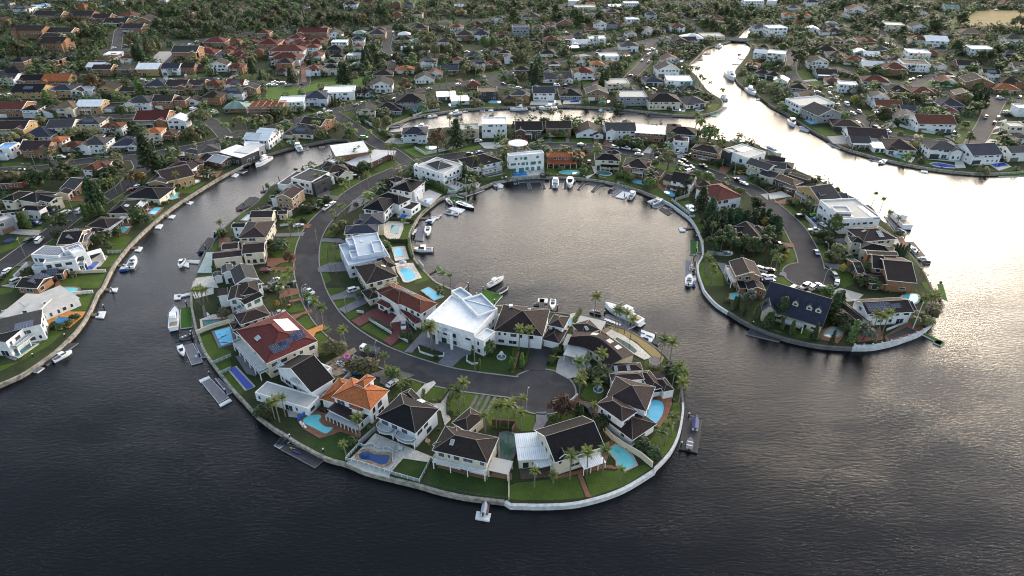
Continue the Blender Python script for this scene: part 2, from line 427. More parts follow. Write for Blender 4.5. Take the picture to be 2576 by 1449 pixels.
def ordinal(i):
 if i<12:return ORD[i]
 n=i+1
 return "%d%s"%(n,{1:'st',2:'nd',3:'rd'}.get(n%10 if n%100 not in (11,12,13) else 0,'th'))
def write_labels():
 by={}
 for o,d,w in REG:by.setdefault((d,w),[]).append(o)
 for (d,w),os_ in by.items():
  if len(os_)==1:
   os_[0]['label']=(d+' '+w).strip();continue
  os_.sort(key=lambda o:frame_xy(o.location)[0])
  n=len(os_)
  for i,o in enumerate(os_):
   if n==2:q=('left','right')[i]+' one of two'
   elif i==0:q='leftmost of %d'%n
   elif i==n-1:q='rightmost of %d'%n
   else:q=ordinal(i)+' from left'
   if len((d+w+q).replace('-',' ').split())>13:w=w.replace('the ','');d=d.replace('open-crowned ','').replace('two-storey ','')
   o['label']='%s %s, %s'%(d,w,q)
def inside(p,poly):
 c=False
 j=len(poly)-1
 for i in range(len(poly)):
  a,b=poly[i],poly[j]
  if (a[1]>p[1]) !=(b[1]>p[1]) and p[0]<(b[0]-a[0])*(p[1]-a[1])/(b[1]-a[1])+a[0]:c=not c
  j=i
 return c
def smooth_line(p,n=5,closed=False):
 out=[]
 m=len(p)
 rng=range(m if closed else m-1)
 for i in rng:
  g=(lambda k:p[k%m]) if closed else (lambda k:p[max(0,min(m-1,k))])
  a,b,c,d=g(i-1),g(i),g(i+1),g(i+2)
  for k in range(n):
   t=k/n
   out.append(.5*(2*b+(c-a)*t+(2*a-5*b+4*c-d)*t*t+(3*b-a-3*c+d)*t**3))
 if not closed:out.append(p[-1])
 return out
def normals2(p,closed=False):
 out=[]
 m=len(p)
 for i in range(m):
  a=p[(i-1)%m] if closed or i>0 else p[i]
  b=p[(i+1)%m] if closed or i<m-1 else p[i]
  d=Vector((b.x-a.x,b.y-a.y,0))
  if d.length<1e-6:d=Vector((1,0,0))
  d.normalize()
  out.append(Vector((-d.y,d.x,0)))
 return out
def offset_poly(p,d):
 """grow a closed outline by d"""
 ar=sum(p[i].x*p[(i+1)%len(p)].y-p[(i+1)%len(p)].x*p[i].y for i in range(len(p)))
 ns=normals2(p,True)
 s=-d if ar>0 else d
 return [q+n*s for q,n in zip(p,ns)]
# ------------------------------------------------------------------ water, land and sea walls
mb=MB();mb.poly((-3000,-600,0),(3000,-600,0),(3000,4000,0),(-3000,4000,0))
MATS["lake_water"]=water_mat()
structure("lake_water",mb.mesh("lake_water","lake_water"))
SHORE=[ # walked with the land on the left hand; (tile, outline, wall material, width, what the wall is)
 ((0,2),"-500,1240 -250,1090 0,970 210,878 380,770 560,640 720,490 800,400 870,300 930,190 990,50","sea_wall",.7,"worn concrete sea wall along the lawns at the lower left"),
 ((0,1),"1045,1440 1100,1320 1155,1220 1235,1110 1330,1000 1440,890 1540,800 1660,700 1780,610 1920,520 2080,420 2230,330 2400,245 2576,150","sea_wall",.8,"long straight concrete sea wall below the row of backyard pools"),
 ((1,1),"100,110 250,65 400,25 520,5 640,-20 760,-40 900,-45 935,-15 900,40 850,75 800,110 745,165 690,190 580,240 430,285 240,380 130,440 90,500 0,590","dark_concrete",.6,"dark sea wall around the dead end of the narrow inlet"),
 ((0,1),"2440,690 2300,800 2210,890 2170,945 2100,1065 2060,1085 2020,1160 1985,1270 1945,1380","dark_concrete",.6,"thin sea wall under the brown roofed houses facing the channel"),
 ((0,2),"1918,40 1918,180 1940,300 1965,420 1990,480 2030,600 2080,690 2140,770 2220,880 2340,1030 2430,1125","sea_wall",.7,"curved sea wall beside the lawns with the big blue pools"),
 (E_,"0,320 170,450 290,520 420,605 700,750 905,808 1100,890 1350,955 1640,1025 1850,1088 2100,1142 2300,1167 2500,1190","sea_wall",.7,"stained concrete sea wall along the near lawns and kidney pool"),
 (F_,"-20,1228 300,1235 600,1220 800,1180 1000,1120 1200,1030 1440,880","white_wall",.85,"wide white sea wall around the lawn with the brick path"),
 (F_,"1450,850 1600,690 1690,500 1728,290 1728,190","white_wall",.6,"white rendered sea wall beside the round blue pool"),
 ((2,2),"1725,1110 1715,1000 1690,910 1640,800 1560,690 1480,620 1400,560 1290,490 1150,412 1000,372 880,322 780,285 600,262 400,240 270,215 100,190 0,175","dark_concrete",.6,"dark sea wall curling round the tip under the palms"),
 ((1,2),"2400,175 2180,105 2060,50","sea_wall",.7,"sea wall behind the white flat roofed mansion"),
 ((1,1),"1830,1395 1775,1352 1640,1210 1590,1130 1562,1000 1552,900 1600,800 1660,710 1760,620 1900,530 2080,500 2290,430 2400,385","sea_wall",.7,"sea wall below the pools on the west side of the round bay"),
 ((2,1),"-120,375 0,352 250,335 500,335 750,350 1010,392 1250,455 1450,532","sea_wall",.7,"sea wall with dark pontoons along the head of the round bay"),
 ((2,1),"1590,602 1700,682 1790,752 1850,842 1895,940 1915,1030 1912,1120 1868,1210 1868,1300 1900,1400","white_wall",.6,"pale sea wall on the east side of the round bay"),
 ((2,2),"1925,20 1980,90 2060,170 2170,242","white_wall",.6,"white sea wall below the lawn with three short palms"),
 ((2,2),"2190,250 2300,322 2450,402","dark_concrete",.7,"dark sea wall in front of the slate roofed dormer house"),
 ((3,2),"0,452 200,516 400,562 600,592 850,606","dark_concrete",.7,"dark sea wall under the conifers and the pontoon"),
 ((3,2),"860,606 1050,602 1250,562 1400,512 1550,452 1660,352 1702,262","white_wall",.7,"white sea wall with panels curving round the point"),
 ((3,2),"1718,180 1700,90 1655,0","dark_concrete",.6,"low sea wall beside the turf jetty on the point"),
 ((3,1),"1560,1270 1500,1190 1420,1090 1330,960 1250,855 1130,755 1060,655 950,575 800,512 650,432 530,372 400,312 240,242 130,182 80,132 0,60","dark_concrete",.6,"dark sea wall on the outer side of the eastern point"),
 ((2,1),"2576,60 2460,0","dark_concrete",.6,"short sea wall beside the moored white cruiser"),
 ((2,0),"2300,1440 2050,1405 1850,1375 1700,1340 1500,1312 1250,1290 950,1258 640,1248 330,1236 0,1250","dark_concrete",.6,"sea wall behind the grey roofed houses along the canal"),
 ((1,0),"2280,1262 2000,1275 1750,1296 1600,1330 1480,1320 1340,1325 1318,1300","white_wall",.5,"sea wall at the closed end of the canal"),
 ((1,0),"1335,1272 1400,1242 1480,1212 1600,1172 1850,1132 2100,1097 2400,1082 2560,1077","sea_wall",.8,"sea wall on the far bank of the canal, moored boats below"),
 ((2,0),"0,1077 200,1072 500,1067 800,1077 1040,1092 1310,1117 1560,1147 1840,1162 1980,1142 2080,1112 2125,1065 2115,1010 2060,970 1980,920 1920,850 1855,760 1780,690 1800,640 1850,590 1900,540 1960,480 2060,452 2200,415","sea_wall",.7,"long sea wall of the far bank up to the footbridge"),
 ((2,0),"2250,385 2310,330 2345,285 2400,250 2425,262 2400,340 2355,390 2370,430 2402,460 2380,530 2330,600 2290,650 2250,700 2240,760 2270,830 2350,890 2430,932 2500,982","dark_concrete",.7,"sea wall on the east bank of the narrow channel"),
 ((3,0),"0,1042 60,1082 170,1132 250,1192 330,1242 440,1312 550,1372 620,1412","dark_concrete",.8,"dark sea wall curving below the white modern house"),
 ((3,1),"740,30 860,70 1000,110 1160,152 1350,192 1500,222 1650,247 1800,267 2000,287 2200,296 2400,292 2576,275 2900,230","sea_wall",.7,"sea wall of the far shore at the right edge"),
]
shore=[]
WALLS_DONE=[]
for tl,s,m,w,what in SHORE:
 tile(*tl)
 p=smooth_line(pts(s),3)
 if shore and (shore[-1]-p[0]).length<14:p=[shore[-1]]+p
 shore+=p[1:] if shore and p[0]==shore[-1] else p
 WALLS_DONE.append((p,m,w,what))
a,b=shore[0],shore[-1]
land_poly=[Vector((q.x,q.y,0)) for q in shore]+[Vector((1600,b.y+30,0)),Vector((2600,3600,0)),Vector((-2600,3600,0)),Vector((-1600,a.y-60,0))]
mb=MB();mb.prism(land_poly,-1.5,LAND)
structure("ground",mb.mesh("ground","land_grass"))
for p,m,w,what in WALLS_DONE:
 ns=normals2(p)          # left of travel: towards the land
 mb=MB()
 for i in range(len(p)-1):
  o0,o1=p[i]-ns[i]*.06,p[i+1]-ns[i+1]*.06
  i0,i1=p[i]+ns[i]*w,p[i+1]+ns[i+1]*w
  zt=LAND+.12
  f=lambda q,z:(q.x,q.y,z)
  mb.poly(f(o0,zt),f(o1,zt),f(i1,zt),f(i0,zt))
  mb.poly(f(o1,zt),f(o0,zt),f(o0,-1),f(o1,-1))
  mb.poly(f(i0,zt),f(i1,zt),f(i1,LAND-.1),f(i0,LAND-.1))
 c=p[len(p)//2]
 o=ob("sea_wall",mb.mesh("sea_wall",m,(c.x,c.y,0)),None,(c.x,c.y,0))
 o['category']='sea wall';o['label']=what;o['group']='sea walls along the shore'

# ------------------------------------------------------------------ roads
ROADS=[ # tile, centre line, width in metres, name
 [((1,0),"760,1125 860,1195 980,1275 1090,1355 1190,1430"),((1,1),"1300,40 1400,100 1510,185 1540,225")],
 [((3,1),"420,1330 435,1240 400,1100 330,960 250,830 120,700 0,600"),((2,1),"2450,480 2300,405 2100,330 1900,262 1700,200 1500,152 1300,105 1100,70 900,42 600,20 300,22 0,45"),
  ((1,1),"2300,88 2000,122 1750,165 1560,215 1380,285 1150,390 950,520 790,650 660,770 575,890 525,1020 510,1150 515,1280 545,1400"),
  ((1,2),"580,60 640,180 720,300 850,430 1000,540 1200,655 1400,740 1600,810 1850,885 2100,935 2400,975"),(F_,"0,30 200,50 310,65")],
 [((0,1),"-400,290 0,270 400,250 700,195 1000,160 1400,130 1700,75 2040,10"),((0,0),"2250,1400 2400,1345"),((1,0),"0,1325 350,1235 750,1125 1100,1040 1500,940 1900,870 2200,820 2400,770 2576,735"),((2,0),"150,690 330,640 600,590 900,520 1150,470 1300,430 1450,395")],
 [((0,1),"1410,150 1440,230 1350,330 1250,430 1100,525 950,610 750,715 550,870 300,1040 0,1260 -300,1480")],
 [((1,0),"2330,790 2450,860 2560,885"),((2,0),"100,890 300,890 700,880 900,865 1120,830 1240,730 1330,640 1400,540 1395,470 1470,400 1600,375 1750,360 1900,345 2150,385 2300,395 2500,385"),((3,0),"60,380 350,415 600,385 800,375")],
 [((2,0),"1900,340 1840,280 1750,220 1690,195")],
 [((2,0),"1240,860 1330,930 1480,930 1650,945")],
 [((0,0),"-300,1010 0,980 400,890 900,850 1300,832 1500,825 2100,795 2576,835"),((1,0),"200,855 400,860 480,850 480,760")],
 [((0,0),"-200,1215 0,1200 500,1185 1050,1175 1700,1180 2050,1200 2200,1290 2290,1400")],
 [((0,0),"-300,640 0,612 500,570 1000,520 1300,500 1700,440 2300,380"),((1,0),"0,330 600,300 1200,285 1500,255 2000,205 2300,200"),((2,0),"0,150 150,122 400,75 620,30 800,-20")],
 [((0,0),"1170,500 1185,400 1200,310 1260,240 1100,235 880,250")],
 [((0,0),"1640,640 1750,540 1900,440"),],
 [((3,0),"0,470 150,495 240,560 225,700 260,780 400,900 540,960 650,1030 780,1090 900,1160 1010,1230 1080,1300 1250,1350 1500,1400 1800,1449")],
 [((3,0),"640,675 900,765 1250,830 1450,860 1650,885 1900,935 2200,985 2576,1025 2900,1060")],
 [((3,0),"1480,850 1620,780 1750,755 1900,750 2200,740 2500,720")],
 [((3,0),"2310,1010 2250,1120 2180,1280 2080,1440 2000,1600")],
 [((3,0),"1080,240 1240,440 1480,490 1800,505 2000,505")],
 [((1,0),"1380,700 1340,560 1310,480 1330,390 1350,300")],
]
RIB=[]
for segs in ROADS:
 line=[]
 for tl,s in segs:
  tile(*tl);line+=pts(s)
 RIB.append(smooth_line(line,5))
WID=[8.5,9.5,9.5,9,9,7,7,8.5,8.5,11,8,9,8.5,8.5,8.5,9.5,8,8]
FLATS=[]      # outlines where nothing should grow
def near_line(p,line,d):
 d2=d*d
 for q in line:
  if (q.x-p.x)**2+(q.y-p.y)**2<d2:return True
 return False
tile(2,2)
bulb_c=at(300,1035);tile(3,1);bulb_e=at(430,1330)
BULBS=[(bulb_c,10.2),(bulb_e,10.2)]
def on_road(p,extra=0.0,skip=-1):
 for j,l in enumerate(RIB):
  if j !=skip and near_line(p,l,WID[j]/2+extra):return True
 for j,(c,r) in enumerate(BULBS):
  if (c-p).length<r+extra:return True
 return False
NLIFT=[0]
for j,l in enumerate(RIB):
 # fine steps so that distance tests along the line hold
 fine=[]
 for i in range(len(l)-1):
  n=max(1,int((l[i+1]-l[i]).length/2.5))
  fine+=[l[i].lerp(l[i+1],k/n) for k in range(n)]
 fine.append(l[-1]);RIB[j]=fine
for j,l in enumerate(RIB):
 ns=normals2(l);w=WID[j]/2
 z=LAND+.03+.004*j
 mb=MB()
 for i in range(len(l)-1):
  q=[l[i]+ns[i]*w,l[i]-ns[i]*w,l[i+1]-ns[i+1]*w,l[i+1]+ns[i+1]*w]
  mb.poly(*[(a.x,a.y,z) for a in reversed(q)])
 structure("road",mb.mesh("road","asphalt"))
 kb=MB()
 for s in (1,-1):
  for i in range(len(l)-1):
   mid=(l[i]+l[i+1])/2+ns[i]*s*(w+.2)
   if on_road(mid,-.3,j):continue
   a0,a1=l[i]+ns[i]*s*w,l[i+1]+ns[i+1]*s*w
   b0,b1=l[i]+ns[i]*s*(w+.45),l[i+1]+ns[i+1]*s*(w+.45)
   vs=[(a0.x,a0.y,LAND-.05),(a1.x,a1.y,LAND-.05),(a1.x,a1.y,LAND+.15),(a0.x,a0.y,LAND+.15),(b0.x,b0.y,LAND+.15),(b1.x,b1.y,LAND+.15)]
   kb.add(vs,[(0,1,2,3),(3,2,5,4)])
 structure("kerb",kb.mesh("kerb","kerb"))
for k,(c,r) in enumerate(BULBS):
 mb=MB();kb=MB()
 mb.poly(*[(c.x+r*math.cos(2*math.pi*i/40),c.y+r*math.sin(2*math.pi*i/40),LAND+.12+.004*k) for i in range(40)])
 structure("turning_circle",mb.mesh("turning_circle","asphalt"))
 for i in range(60):
  t0,t1=2*math.pi*i/60,2*math.pi*(i+1)/60
  f=lambda t,q,z:(c.x+q*math.cos(t),c.y+q*math.sin(t),z)
  mid=Vector(f((t0+t1)/2,r+.2,LAND))
  if near_line(mid,RIB[1],5.0):continue
  kb.add([f(t0,r,LAND),f(t1,r,LAND),f(t1,r,LAND+.16),f(t0,r,LAND+.16),f(t0,r+.45,LAND+.16),f(t1,r+.45,LAND+.16)],[(1,0,3,2),(2,3,4,5)])
 structure("kerb",kb.mesh("kerb","kerb"))
# ------------------------------------------------------------------ lawns, drives and paving: sheets a few millimetres apart
SHEETS=[]
def sheet(name,s,m,rnd=False,block=True):
 p=pts(s)
 if rnd:p=smooth_line(p,4,True)
 NLIFT[0]+=1
 z=LAND+.01+.002*(NLIFT[0]%9) if name=='lawn' else LAND+.16+.003*(NLIFT[0]%13)
 mb=MB()
 n=len(p)
 p3=[Vector((q.x,q.y,0)) for q in p]
 for t in tessellate_polygon([p3]):
  a,b,c=t
  if (p3[b]-p3[a]).cross(p3[c]-p3[a]).z<0:b,c=c,b
  mb.add([(p3[k].x,p3[k].y,z) for k in (a,b,c)],[(0,1,2)])
 if name !='lawn':
  ar=sum(p3[i].x*p3[(i+1)%n].y-p3[(i+1)%n].x*p3[i].y for i in range(n))
  for i in range(n):
   a,b=p3[i],p3[(i+1)%n]
   if ar<0:a,b=b,a
   mb.poly((a.x,a.y,LAND-.05),(b.x,b.y,LAND-.05),(b.x,b.y,z),(a.x,a.y,z))
 structure(name,mb.mesh(name,m))
 if block:FLATS.append(p)
def lawns(s,m="lawn_grass",rnd=False):
 for q in s.split(';'):sheet("lawn",q.strip(),m,rnd)
def paves(s,m,name="driveway",rnd=False):
 for q in s.split(';'):sheet(name,q.strip(),m,rnd)
tile(*E_)
lawns("560,560 700,500 800,480 1050,560 900,760 700,720 480,570;1490,750 1740,775 1650,985 1365,890;1800,790 2340,930 2560,960 2510,1150 2100,1110 1680,1000","dark_lawn")
lawns("1700,40 1800,0 1970,0 1870,160 1720,180 1680,80;2000,100 2200,60 2380,150 2576,200 2576,460 2360,430 2300,330 1990,320 1930,220;1380,110 1460,30 1690,20 1580,130")
paves("1580,130 1690,10 1790,-30 1810,-5 1690,120 1700,190 1860,195 1920,80 1985,30 2000,50 1935,180 1930,250 1960,360 1900,420 1860,270 1560,190","pale_paving")
paves("420,380 560,250 700,300 760,360 1050,480 1060,550 850,480 780,510 640,550 470,450","brick_paving","paving")
paves("905,800 1080,630 1200,500 1780,740 1740,790 1480,750 1350,900 1340,950 1100,885","pale_paving","paving")
paves("1820,840 1870,800 2340,925 2330,965;2345,930 2400,880 2576,900 2576,970","timber_deck","paving")
paves("300,220 380,200 470,250 430,340 330,330","concrete","paving")
for x in (2130,2190,2255,2320):
 paves("%d,300 %d,110 %d,115 %d,305"%(x-22,x+83,x+112,x+12),"dark_concrete","wheel_track")
tile(*F_)
lawns("30,1000 380,960 660,920 740,1140 500,1165 100,1170 -60,1150 -30,1030;720,900 850,850 1000,880 1180,870 1330,810 1400,850 1150,1010 800,1135;1310,650 1450,500 1600,450 1680,500 1560,690 1460,760;1620,190 1680,190 1690,300 1610,300")
lawns("350,280 470,240 640,330 760,380 700,400 520,410 380,350;0,240 150,265 240,285 220,470 100,475 0,400")
paves("655,905 700,900 740,1010 800,1140 745,1145 690,1000;380,940 640,880 860,820 1000,820 1080,860 940,850 700,900 420,960;920,600 1000,570 1060,620 980,690 930,840 890,800","brick_paving","path")
paves("240,285 345,280 360,370 290,480 205,470 240,380","grey_paving")
paves("640,110 700,170 850,200 900,150 890,260 800,330 720,240 620,180;930,480 1000,480 1230,650 1180,640 940,520;1400,90 1600,80 1610,200 1560,340 1480,440 1380,430 1530,300 1540,210 1480,160","brick_paving","paving")
paves("75,870 380,830 400,930 90,960","mulch","garden_bed")
tile(2,2)
lawns("330,790 470,800 440,840 330,830;0,600 60,610 20,700 0,700;690,1080 760,950 960,990 900,1120 760,1140;1330,720 1420,700 1530,780 1480,830 1340,830")
lawns("960,390 1010,385 1160,430 1300,510 1420,590 1530,700 1500,760 1400,680 1250,540 1050,440","dry_grass")
paves("195,590 430,590 330,830 110,835","black_drive");paves("470,690 740,690 800,790 640,900 560,915 440,850","concrete")
paves("940,460 1000,420 1140,490 1260,570 1410,705 1330,725 1220,665 1270,640 1190,560 1060,500 1010,515","pale_paving","paving")
paves("500,460 600,380 690,290 650,250 580,270 600,360 490,540","pale_paving","paving");paves("890,430 960,400 1000,425 930,465","timber_deck","paving")
paves("80,640 20,850 -10,850 50,640","brick_paving","path")
tile(1,2)
lawns("590,480 700,420 830,520 900,600 700,680 610,640;340,370 560,250 660,350 480,430;250,210 530,130 550,215 350,250;350,110 470,90 450,20 370,20;1050,400 1140,345 1340,480 1290,530;1370,590 1480,540 1540,570 1480,640;770,130 980,95 1020,120 830,215;690,0 900,0 870,40 740,90;890,250 990,220 1050,270 930,320")
lawns("1570,660 1640,610 1760,700 1880,700 1830,755;1970,790 2130,690 2340,640 2560,600 2576,840 2200,850","dark_lawn");lawns("1235,950 1300,880 1500,840 1500,880 1300,980;1400,1050 1580,890 1710,910 1580,1090 1430,1110")
paves("960,330 1230,190 1330,240 1500,330 1560,420 1480,480 1360,585 1280,535 1370,460 1150,330 1040,390","red_concrete");paves("1490,645 1680,440 1830,530 2180,640 2300,640 2200,660 2090,690 1970,800 1830,755 1890,690 1880,650 1640,570 1570,655","grey_paving")
paves("740,90 860,50 940,0 1010,50 1110,100 1120,150 900,260 830,215 1020,120 980,95 770,125","grey_paving");paves("480,440 680,365 705,410 600,450 580,500 625,585 590,595 490,490","orange_concrete")
paves("200,350 340,280 430,260 560,215 570,250 470,270 350,345 215,380","brick_paving");paves("330,130 480,95 490,120 340,150;260,0 420,10 440,60 230,110","brick_paving")
paves("700,760 990,600 1015,640 900,720 1000,800 900,860 780,900 740,840","dry_dirt","bare_yard");paves("1120,880 1240,840 1350,800 1500,850 1600,880 1480,930 1350,1000 1250,960 1250,900","dark_concrete")
tile(1,1)
lawns("380,770 400,730 650,690 640,720 570,800;290,840 530,850 520,885 380,890;150,1000 320,935 475,935 450,1040 300,1045;140,1090 320,1045 430,1040 410,1145 200,1145;220,1230 260,1200 400,1185 400,1235 230,1245;180,1310 400,1270 420,1420 250,1449;615,1080 640,990 760,985 840,1050 715,1060 715,1230 620,1240;630,1300 720,1290 760,1370 660,1430;740,480 790,450 900,440 920,500 840,530 760,510;880,380 930,350 1090,370 1060,420 960,470 900,450;1190,260 1300,180 1480,160 1500,200 1400,250 1250,290;1080,310 1250,280 1280,300 1150,360;1150,470 1250,400 1310,390 1290,460 1180,475;1020,545 1100,500 1180,520 1150,550;920,620 1000,590 1020,600 960,650;680,930 740,850 830,800 850,860 780,940;1480,810 1590,805 1550,965 1430,965;1710,500 1770,450 1900,500 1840,530;2010,385 2100,345 2220,390 2160,435;1590,1260 1640,1240 1750,1360 1600,1410;1600,690 1650,640 1740,640 1680,700;2270,340 2570,300 2570,340 2280,370;720,1060 850,1060 860,1180 730,1200")
lawns("0,580 150,490 200,510 60,610;1340,1020 1500,1000 1500,1040 1350,1040","dark_lawn");lawns("1480,60 1620,30 1900,100 2000,60 2250,10 2280,40 2100,80 1800,140 1600,130;2010,150 2400,85 2420,110 2100,150;1380,-40 1600,-60 1580,10 1430,30","park_grass")
paves("610,500 700,460 760,480 740,510 850,530 820,570 620,540","dark_concrete");paves("970,570 1060,540 1160,560 1090,610 1020,650 920,700 960,620;650,985 680,950 850,955 900,980 900,1000 700,985;730,1200 890,1185 920,1280 740,1290 625,1290 620,1250;190,905 490,890 470,930 200,935","grey_paving")
paves("110,1150 200,1150 400,1145 400,1185 250,1200 170,1245 110,1230;100,1290 165,1240 400,1240 395,1270 200,1300;380,800 560,810 530,850 370,840","brick_paving")
paves("1330,780 1560,780 1540,800 1490,800 1480,860 1440,960 1330,960 1230,860;1360,1040 1500,1030 1540,1160 1400,1180;1400,1200 1580,1200 1670,1350 1500,1390 1420,1290;1420,690 1460,700 1640,620 1600,560 1690,580 1540,765 1420,760;1640,600 1660,510 1740,460 1870,510 1730,640;1840,400 1960,350 2100,410 2260,400 2240,440 2060,470 1930,480","pale_paving","paving")
paves("2240,-10 2300,45 2420,50 2420,-20;2380,0 2470,-10 2480,30 2390,40","pale_paving")
tile(2,1)
lawns("335,240 690,235 690,325 345,310;730,330 820,240 800,330 740,345;780,330 1050,310 1030,375;1030,370 1100,340 1330,440 1300,450 1090,390;1370,480 1470,440 1630,560 1580,590;210,255 320,250 325,300 220,290;1640,580 1780,570 1790,620 1680,620;1800,760 1880,750 1940,830 1910,930;1880,1200 2000,1180 2120,1300 2130,1430 1950,1430 1890,1330;1145,120 1360,145 1330,160 1160,145;300,60 420,55 420,75 310,80;1420,200 1600,190 1750,290 1640,290 1420,230;1780,170 1870,160 2110,260 2080,280 1880,240;2310,350 2400,340 2570,500 2400,430")
lawns("840,90 930,80 900,110")
paves("0,290 60,260 320,240 330,310 0,345","pale_paving","paving");paves("740,330 830,300 800,220 860,240 850,290 760,350","pale_paving","path");paves("1310,90 1380,20 1420,25 1400,100;1660,100 1750,100 1700,150 1660,140","concrete");paves("810,30 870,0 900,0 880,40;910,20 950,0 1000,0 990,40;2075,290 2100,230 2220,190 2230,230 2140,310;1780,300 1860,280 1830,330 1770,320;1820,150 1960,120 1980,175 1860,170","brick_paving")
paves("2240,320 2330,310 2400,350 2300,380","grey_paving");paves("1200,330 1340,320 1420,370 1370,400 1330,380 1220,360;1430,380 1560,440 1670,500 1550,520 1480,450","brick_paving","paving");paves("2060,1190 2160,1210 2170,1400 2120,1300","grey_paving","paving");paves("2500,510 2576,500 2576,570","concrete")
tile(3,1)
lawns("100,610 180,600 310,690 270,730;300,770 380,770 470,850 440,870 380,870;90,940 140,850 230,950 240,1000;130,1160 200,1050 280,1060 300,1120 240,1240 180,1300 120,1280;60,1350 180,1330 250,1440 60,1440;420,920 500,910 560,990 450,985;470,1020 560,1020 620,1190 560,1200;600,1260 680,1250 830,1300 870,1400 760,1449 700,1390;1390,1100 1440,1100 1560,1240 1460,1220;1130,760 1200,800 1260,860 1200,850;400,320 520,370 640,430 640,455 480,380;0,550 110,560 40,575")
lawns("1010,70 1150,90 1200,150 1060,110;1560,160 1830,190 1830,240 1600,205;2070,230 2240,240 2300,270 2100,270;2300,250 2480,230 2500,270 2330,275")
paves("0,500 130,475 240,530 20,560","pale_paving");paves("50,590 230,540 330,570 290,610 110,605;110,990 250,1000 270,1045 200,1040","brick_paving");paves("450,985 780,1010 780,950 640,960 560,990","grey_paving");paves("560,1200 880,1230 880,1300 620,1250;120,1290 180,1295 190,1340 110,1320;560,860 420,840 400,750 520,720","grey_paving")
paves("1200,110 1240,90 1480,140 1440,190;1580,150 1960,170 1990,240 1880,245 1880,180;2050,215 2220,170 2380,190 2450,230 2320,270 2230,210","pale_paving","paving");paves("700,0 800,5 990,60 900,50;1290,950 1350,940 1440,1080 1380,1090","brick_paving","paving")
tile(3,2)
lawns("520,110 640,70 790,135 700,140;320,50 420,30 520,90 490,110;1540,-60 1640,-60 1660,30 1600,30;200,440 330,430 430,510 300,500;0,400 150,440 120,460");lawns("1700,-40 1760,-40 1810,140 1750,110","turf")
paves("620,50 720,0 960,70 900,130 800,140","concrete");paves("1170,490 1420,330 1420,270 1480,240 1580,330 1640,310 1540,440 1350,510 1190,540;900,450 1130,400 1160,520 900,550;480,440 600,400 760,480 700,560 500,510","brick_paving","paving");paves("1190,485 1400,395 1490,440 1220,525","black_drive","paving")
tile(0,1)
lawns("600,1400 640,1350 1070,1300 1000,1449 620,1449;1010,1240 1110,1110 1200,1110 1130,1230;1060,960 1200,900 1330,940 1230,1080 1050,1090;1530,760 1690,640 1700,660 1560,770;1780,470 2080,380 1930,490 1800,500;2380,180 2540,130 2560,150 2420,190;800,500 900,480 900,540 760,520;340,740 480,620 560,680 560,760 420,790;320,860 400,830 440,860 400,885;0,1030 200,930 340,920 260,1010 0,1100;0,1420 150,1250 260,1240 40,1420;1150,440 1260,290 1410,190 1390,300 1280,400;590,600 720,560 860,580 600,690;740,780 830,680 880,730 780,800;0,190 300,180 310,210 40,240;640,240 480,210 400,190 350,210;1020,145 1430,70 1430,110 1030,160;800,145 1030,130 1010,150;1280,420 1400,400 1340,470 1230,470;1560,150 1640,120 1700,150 1620,230;450,960 560,900 600,960 450,1040;2380,760 2440,690 2530,670 2380,790;1130,550 1240,490 1260,550 1150,600;2190,960 2250,970 2160,1080 2090,1090;1980,1330 2130,1310 2130,1340 1990,1345")
lawns("250,1180 320,1140 330,1170 250,1200","dark_lawn")
paves("90,900 180,860 410,870 390,920 300,920;10,1430 150,1400 140,1449","concrete");paves("620,590 740,520 920,545 880,580 690,580;640,200 720,130 740,140 660,210","brick_paving");paves("170,1230 260,1180 340,1190 320,1240","dark_concrete")
paves("800,1270 900,1180 1010,1110 1090,1130 970,1280 860,1290","concrete","paving");paves("1090,880 1130,830 1300,790 1330,830 1280,910 1110,920;1440,620 1550,620 1640,660 1560,730 1460,720;1780,390 1880,360 2020,370 1860,450;1920,290 2060,290 2240,270 2180,340 1990,330;560,1400 600,1340 610,1449 550,1449;2210,950 2300,940 2350,970 2200,1050","brick_paving","paving")
paves("1985,1300 2080,1090 2140,1090 2130,1300","green_paving","paving");paves("1930,1440 1975,1350 2140,1330 2200,1449","pale_paving","paving")
tile(0,2)
lawns("600,180 620,100 940,50 870,220 730,240;370,530 480,420 640,440 520,560 300,690 0,840 0,780 200,740;2000,500 2140,450 2210,600 2330,640 2310,700 2130,750 2060,640;2140,770 2310,690 2330,790 2210,860;2210,870 2310,820 2470,1030 2410,1080;0,0 150,-10 120,40 0,70")
paves("370,380 470,300 600,100 640,90 600,190 720,240 860,240 830,290 700,400 480,390","orange_concrete","paving");paves("380,460 500,400 430,500 430,530 150,730 60,700 120,640 340,530;2370,690 2576,640 2576,890 2480,860","grey_paving","paving")
paves("1930,40 2150,0 2150,60 1960,110;2010,320 2140,270 2360,260 2360,330 2050,440 2020,400","pale_paving","paving");paves("2030,180 2060,180 2080,290 2050,290","dark_concrete","path");paves("2140,440 2310,390 2370,560 2200,610","grey_paving","paving")
tile(1,0)
lawns("70,1000 140,870 520,860 700,800 860,830 1080,770 1110,860 900,900 660,890 640,930 500,960 230,1000","park_grass");lawns("520,840 640,790 840,760 850,800 760,820;1310,0 1640,-40 1720,40 1560,45 1340,25;2250,740 2530,700 2540,720 2300,760;1670,860 1800,840 2000,820 1760,880;1350,960 1640,910 1650,930 1380,980;920,1030 1180,990 1200,1010 960,1060;810,1180 850,1140 960,1120 1060,1200 1040,1250 930,1240;1010,1290 1080,1270 1310,1400 1260,1420;1390,1200 1540,1140 1570,1180 1400,1220;440,1160 700,1080 760,1100 540,1180;1470,610 1540,600 1550,640 1480,650;2380,810 2440,770 2460,790 2440,850;2200,1040 2400,1020 2480,1070 2280,1080;1380,1380 1480,1330 1440,1370")
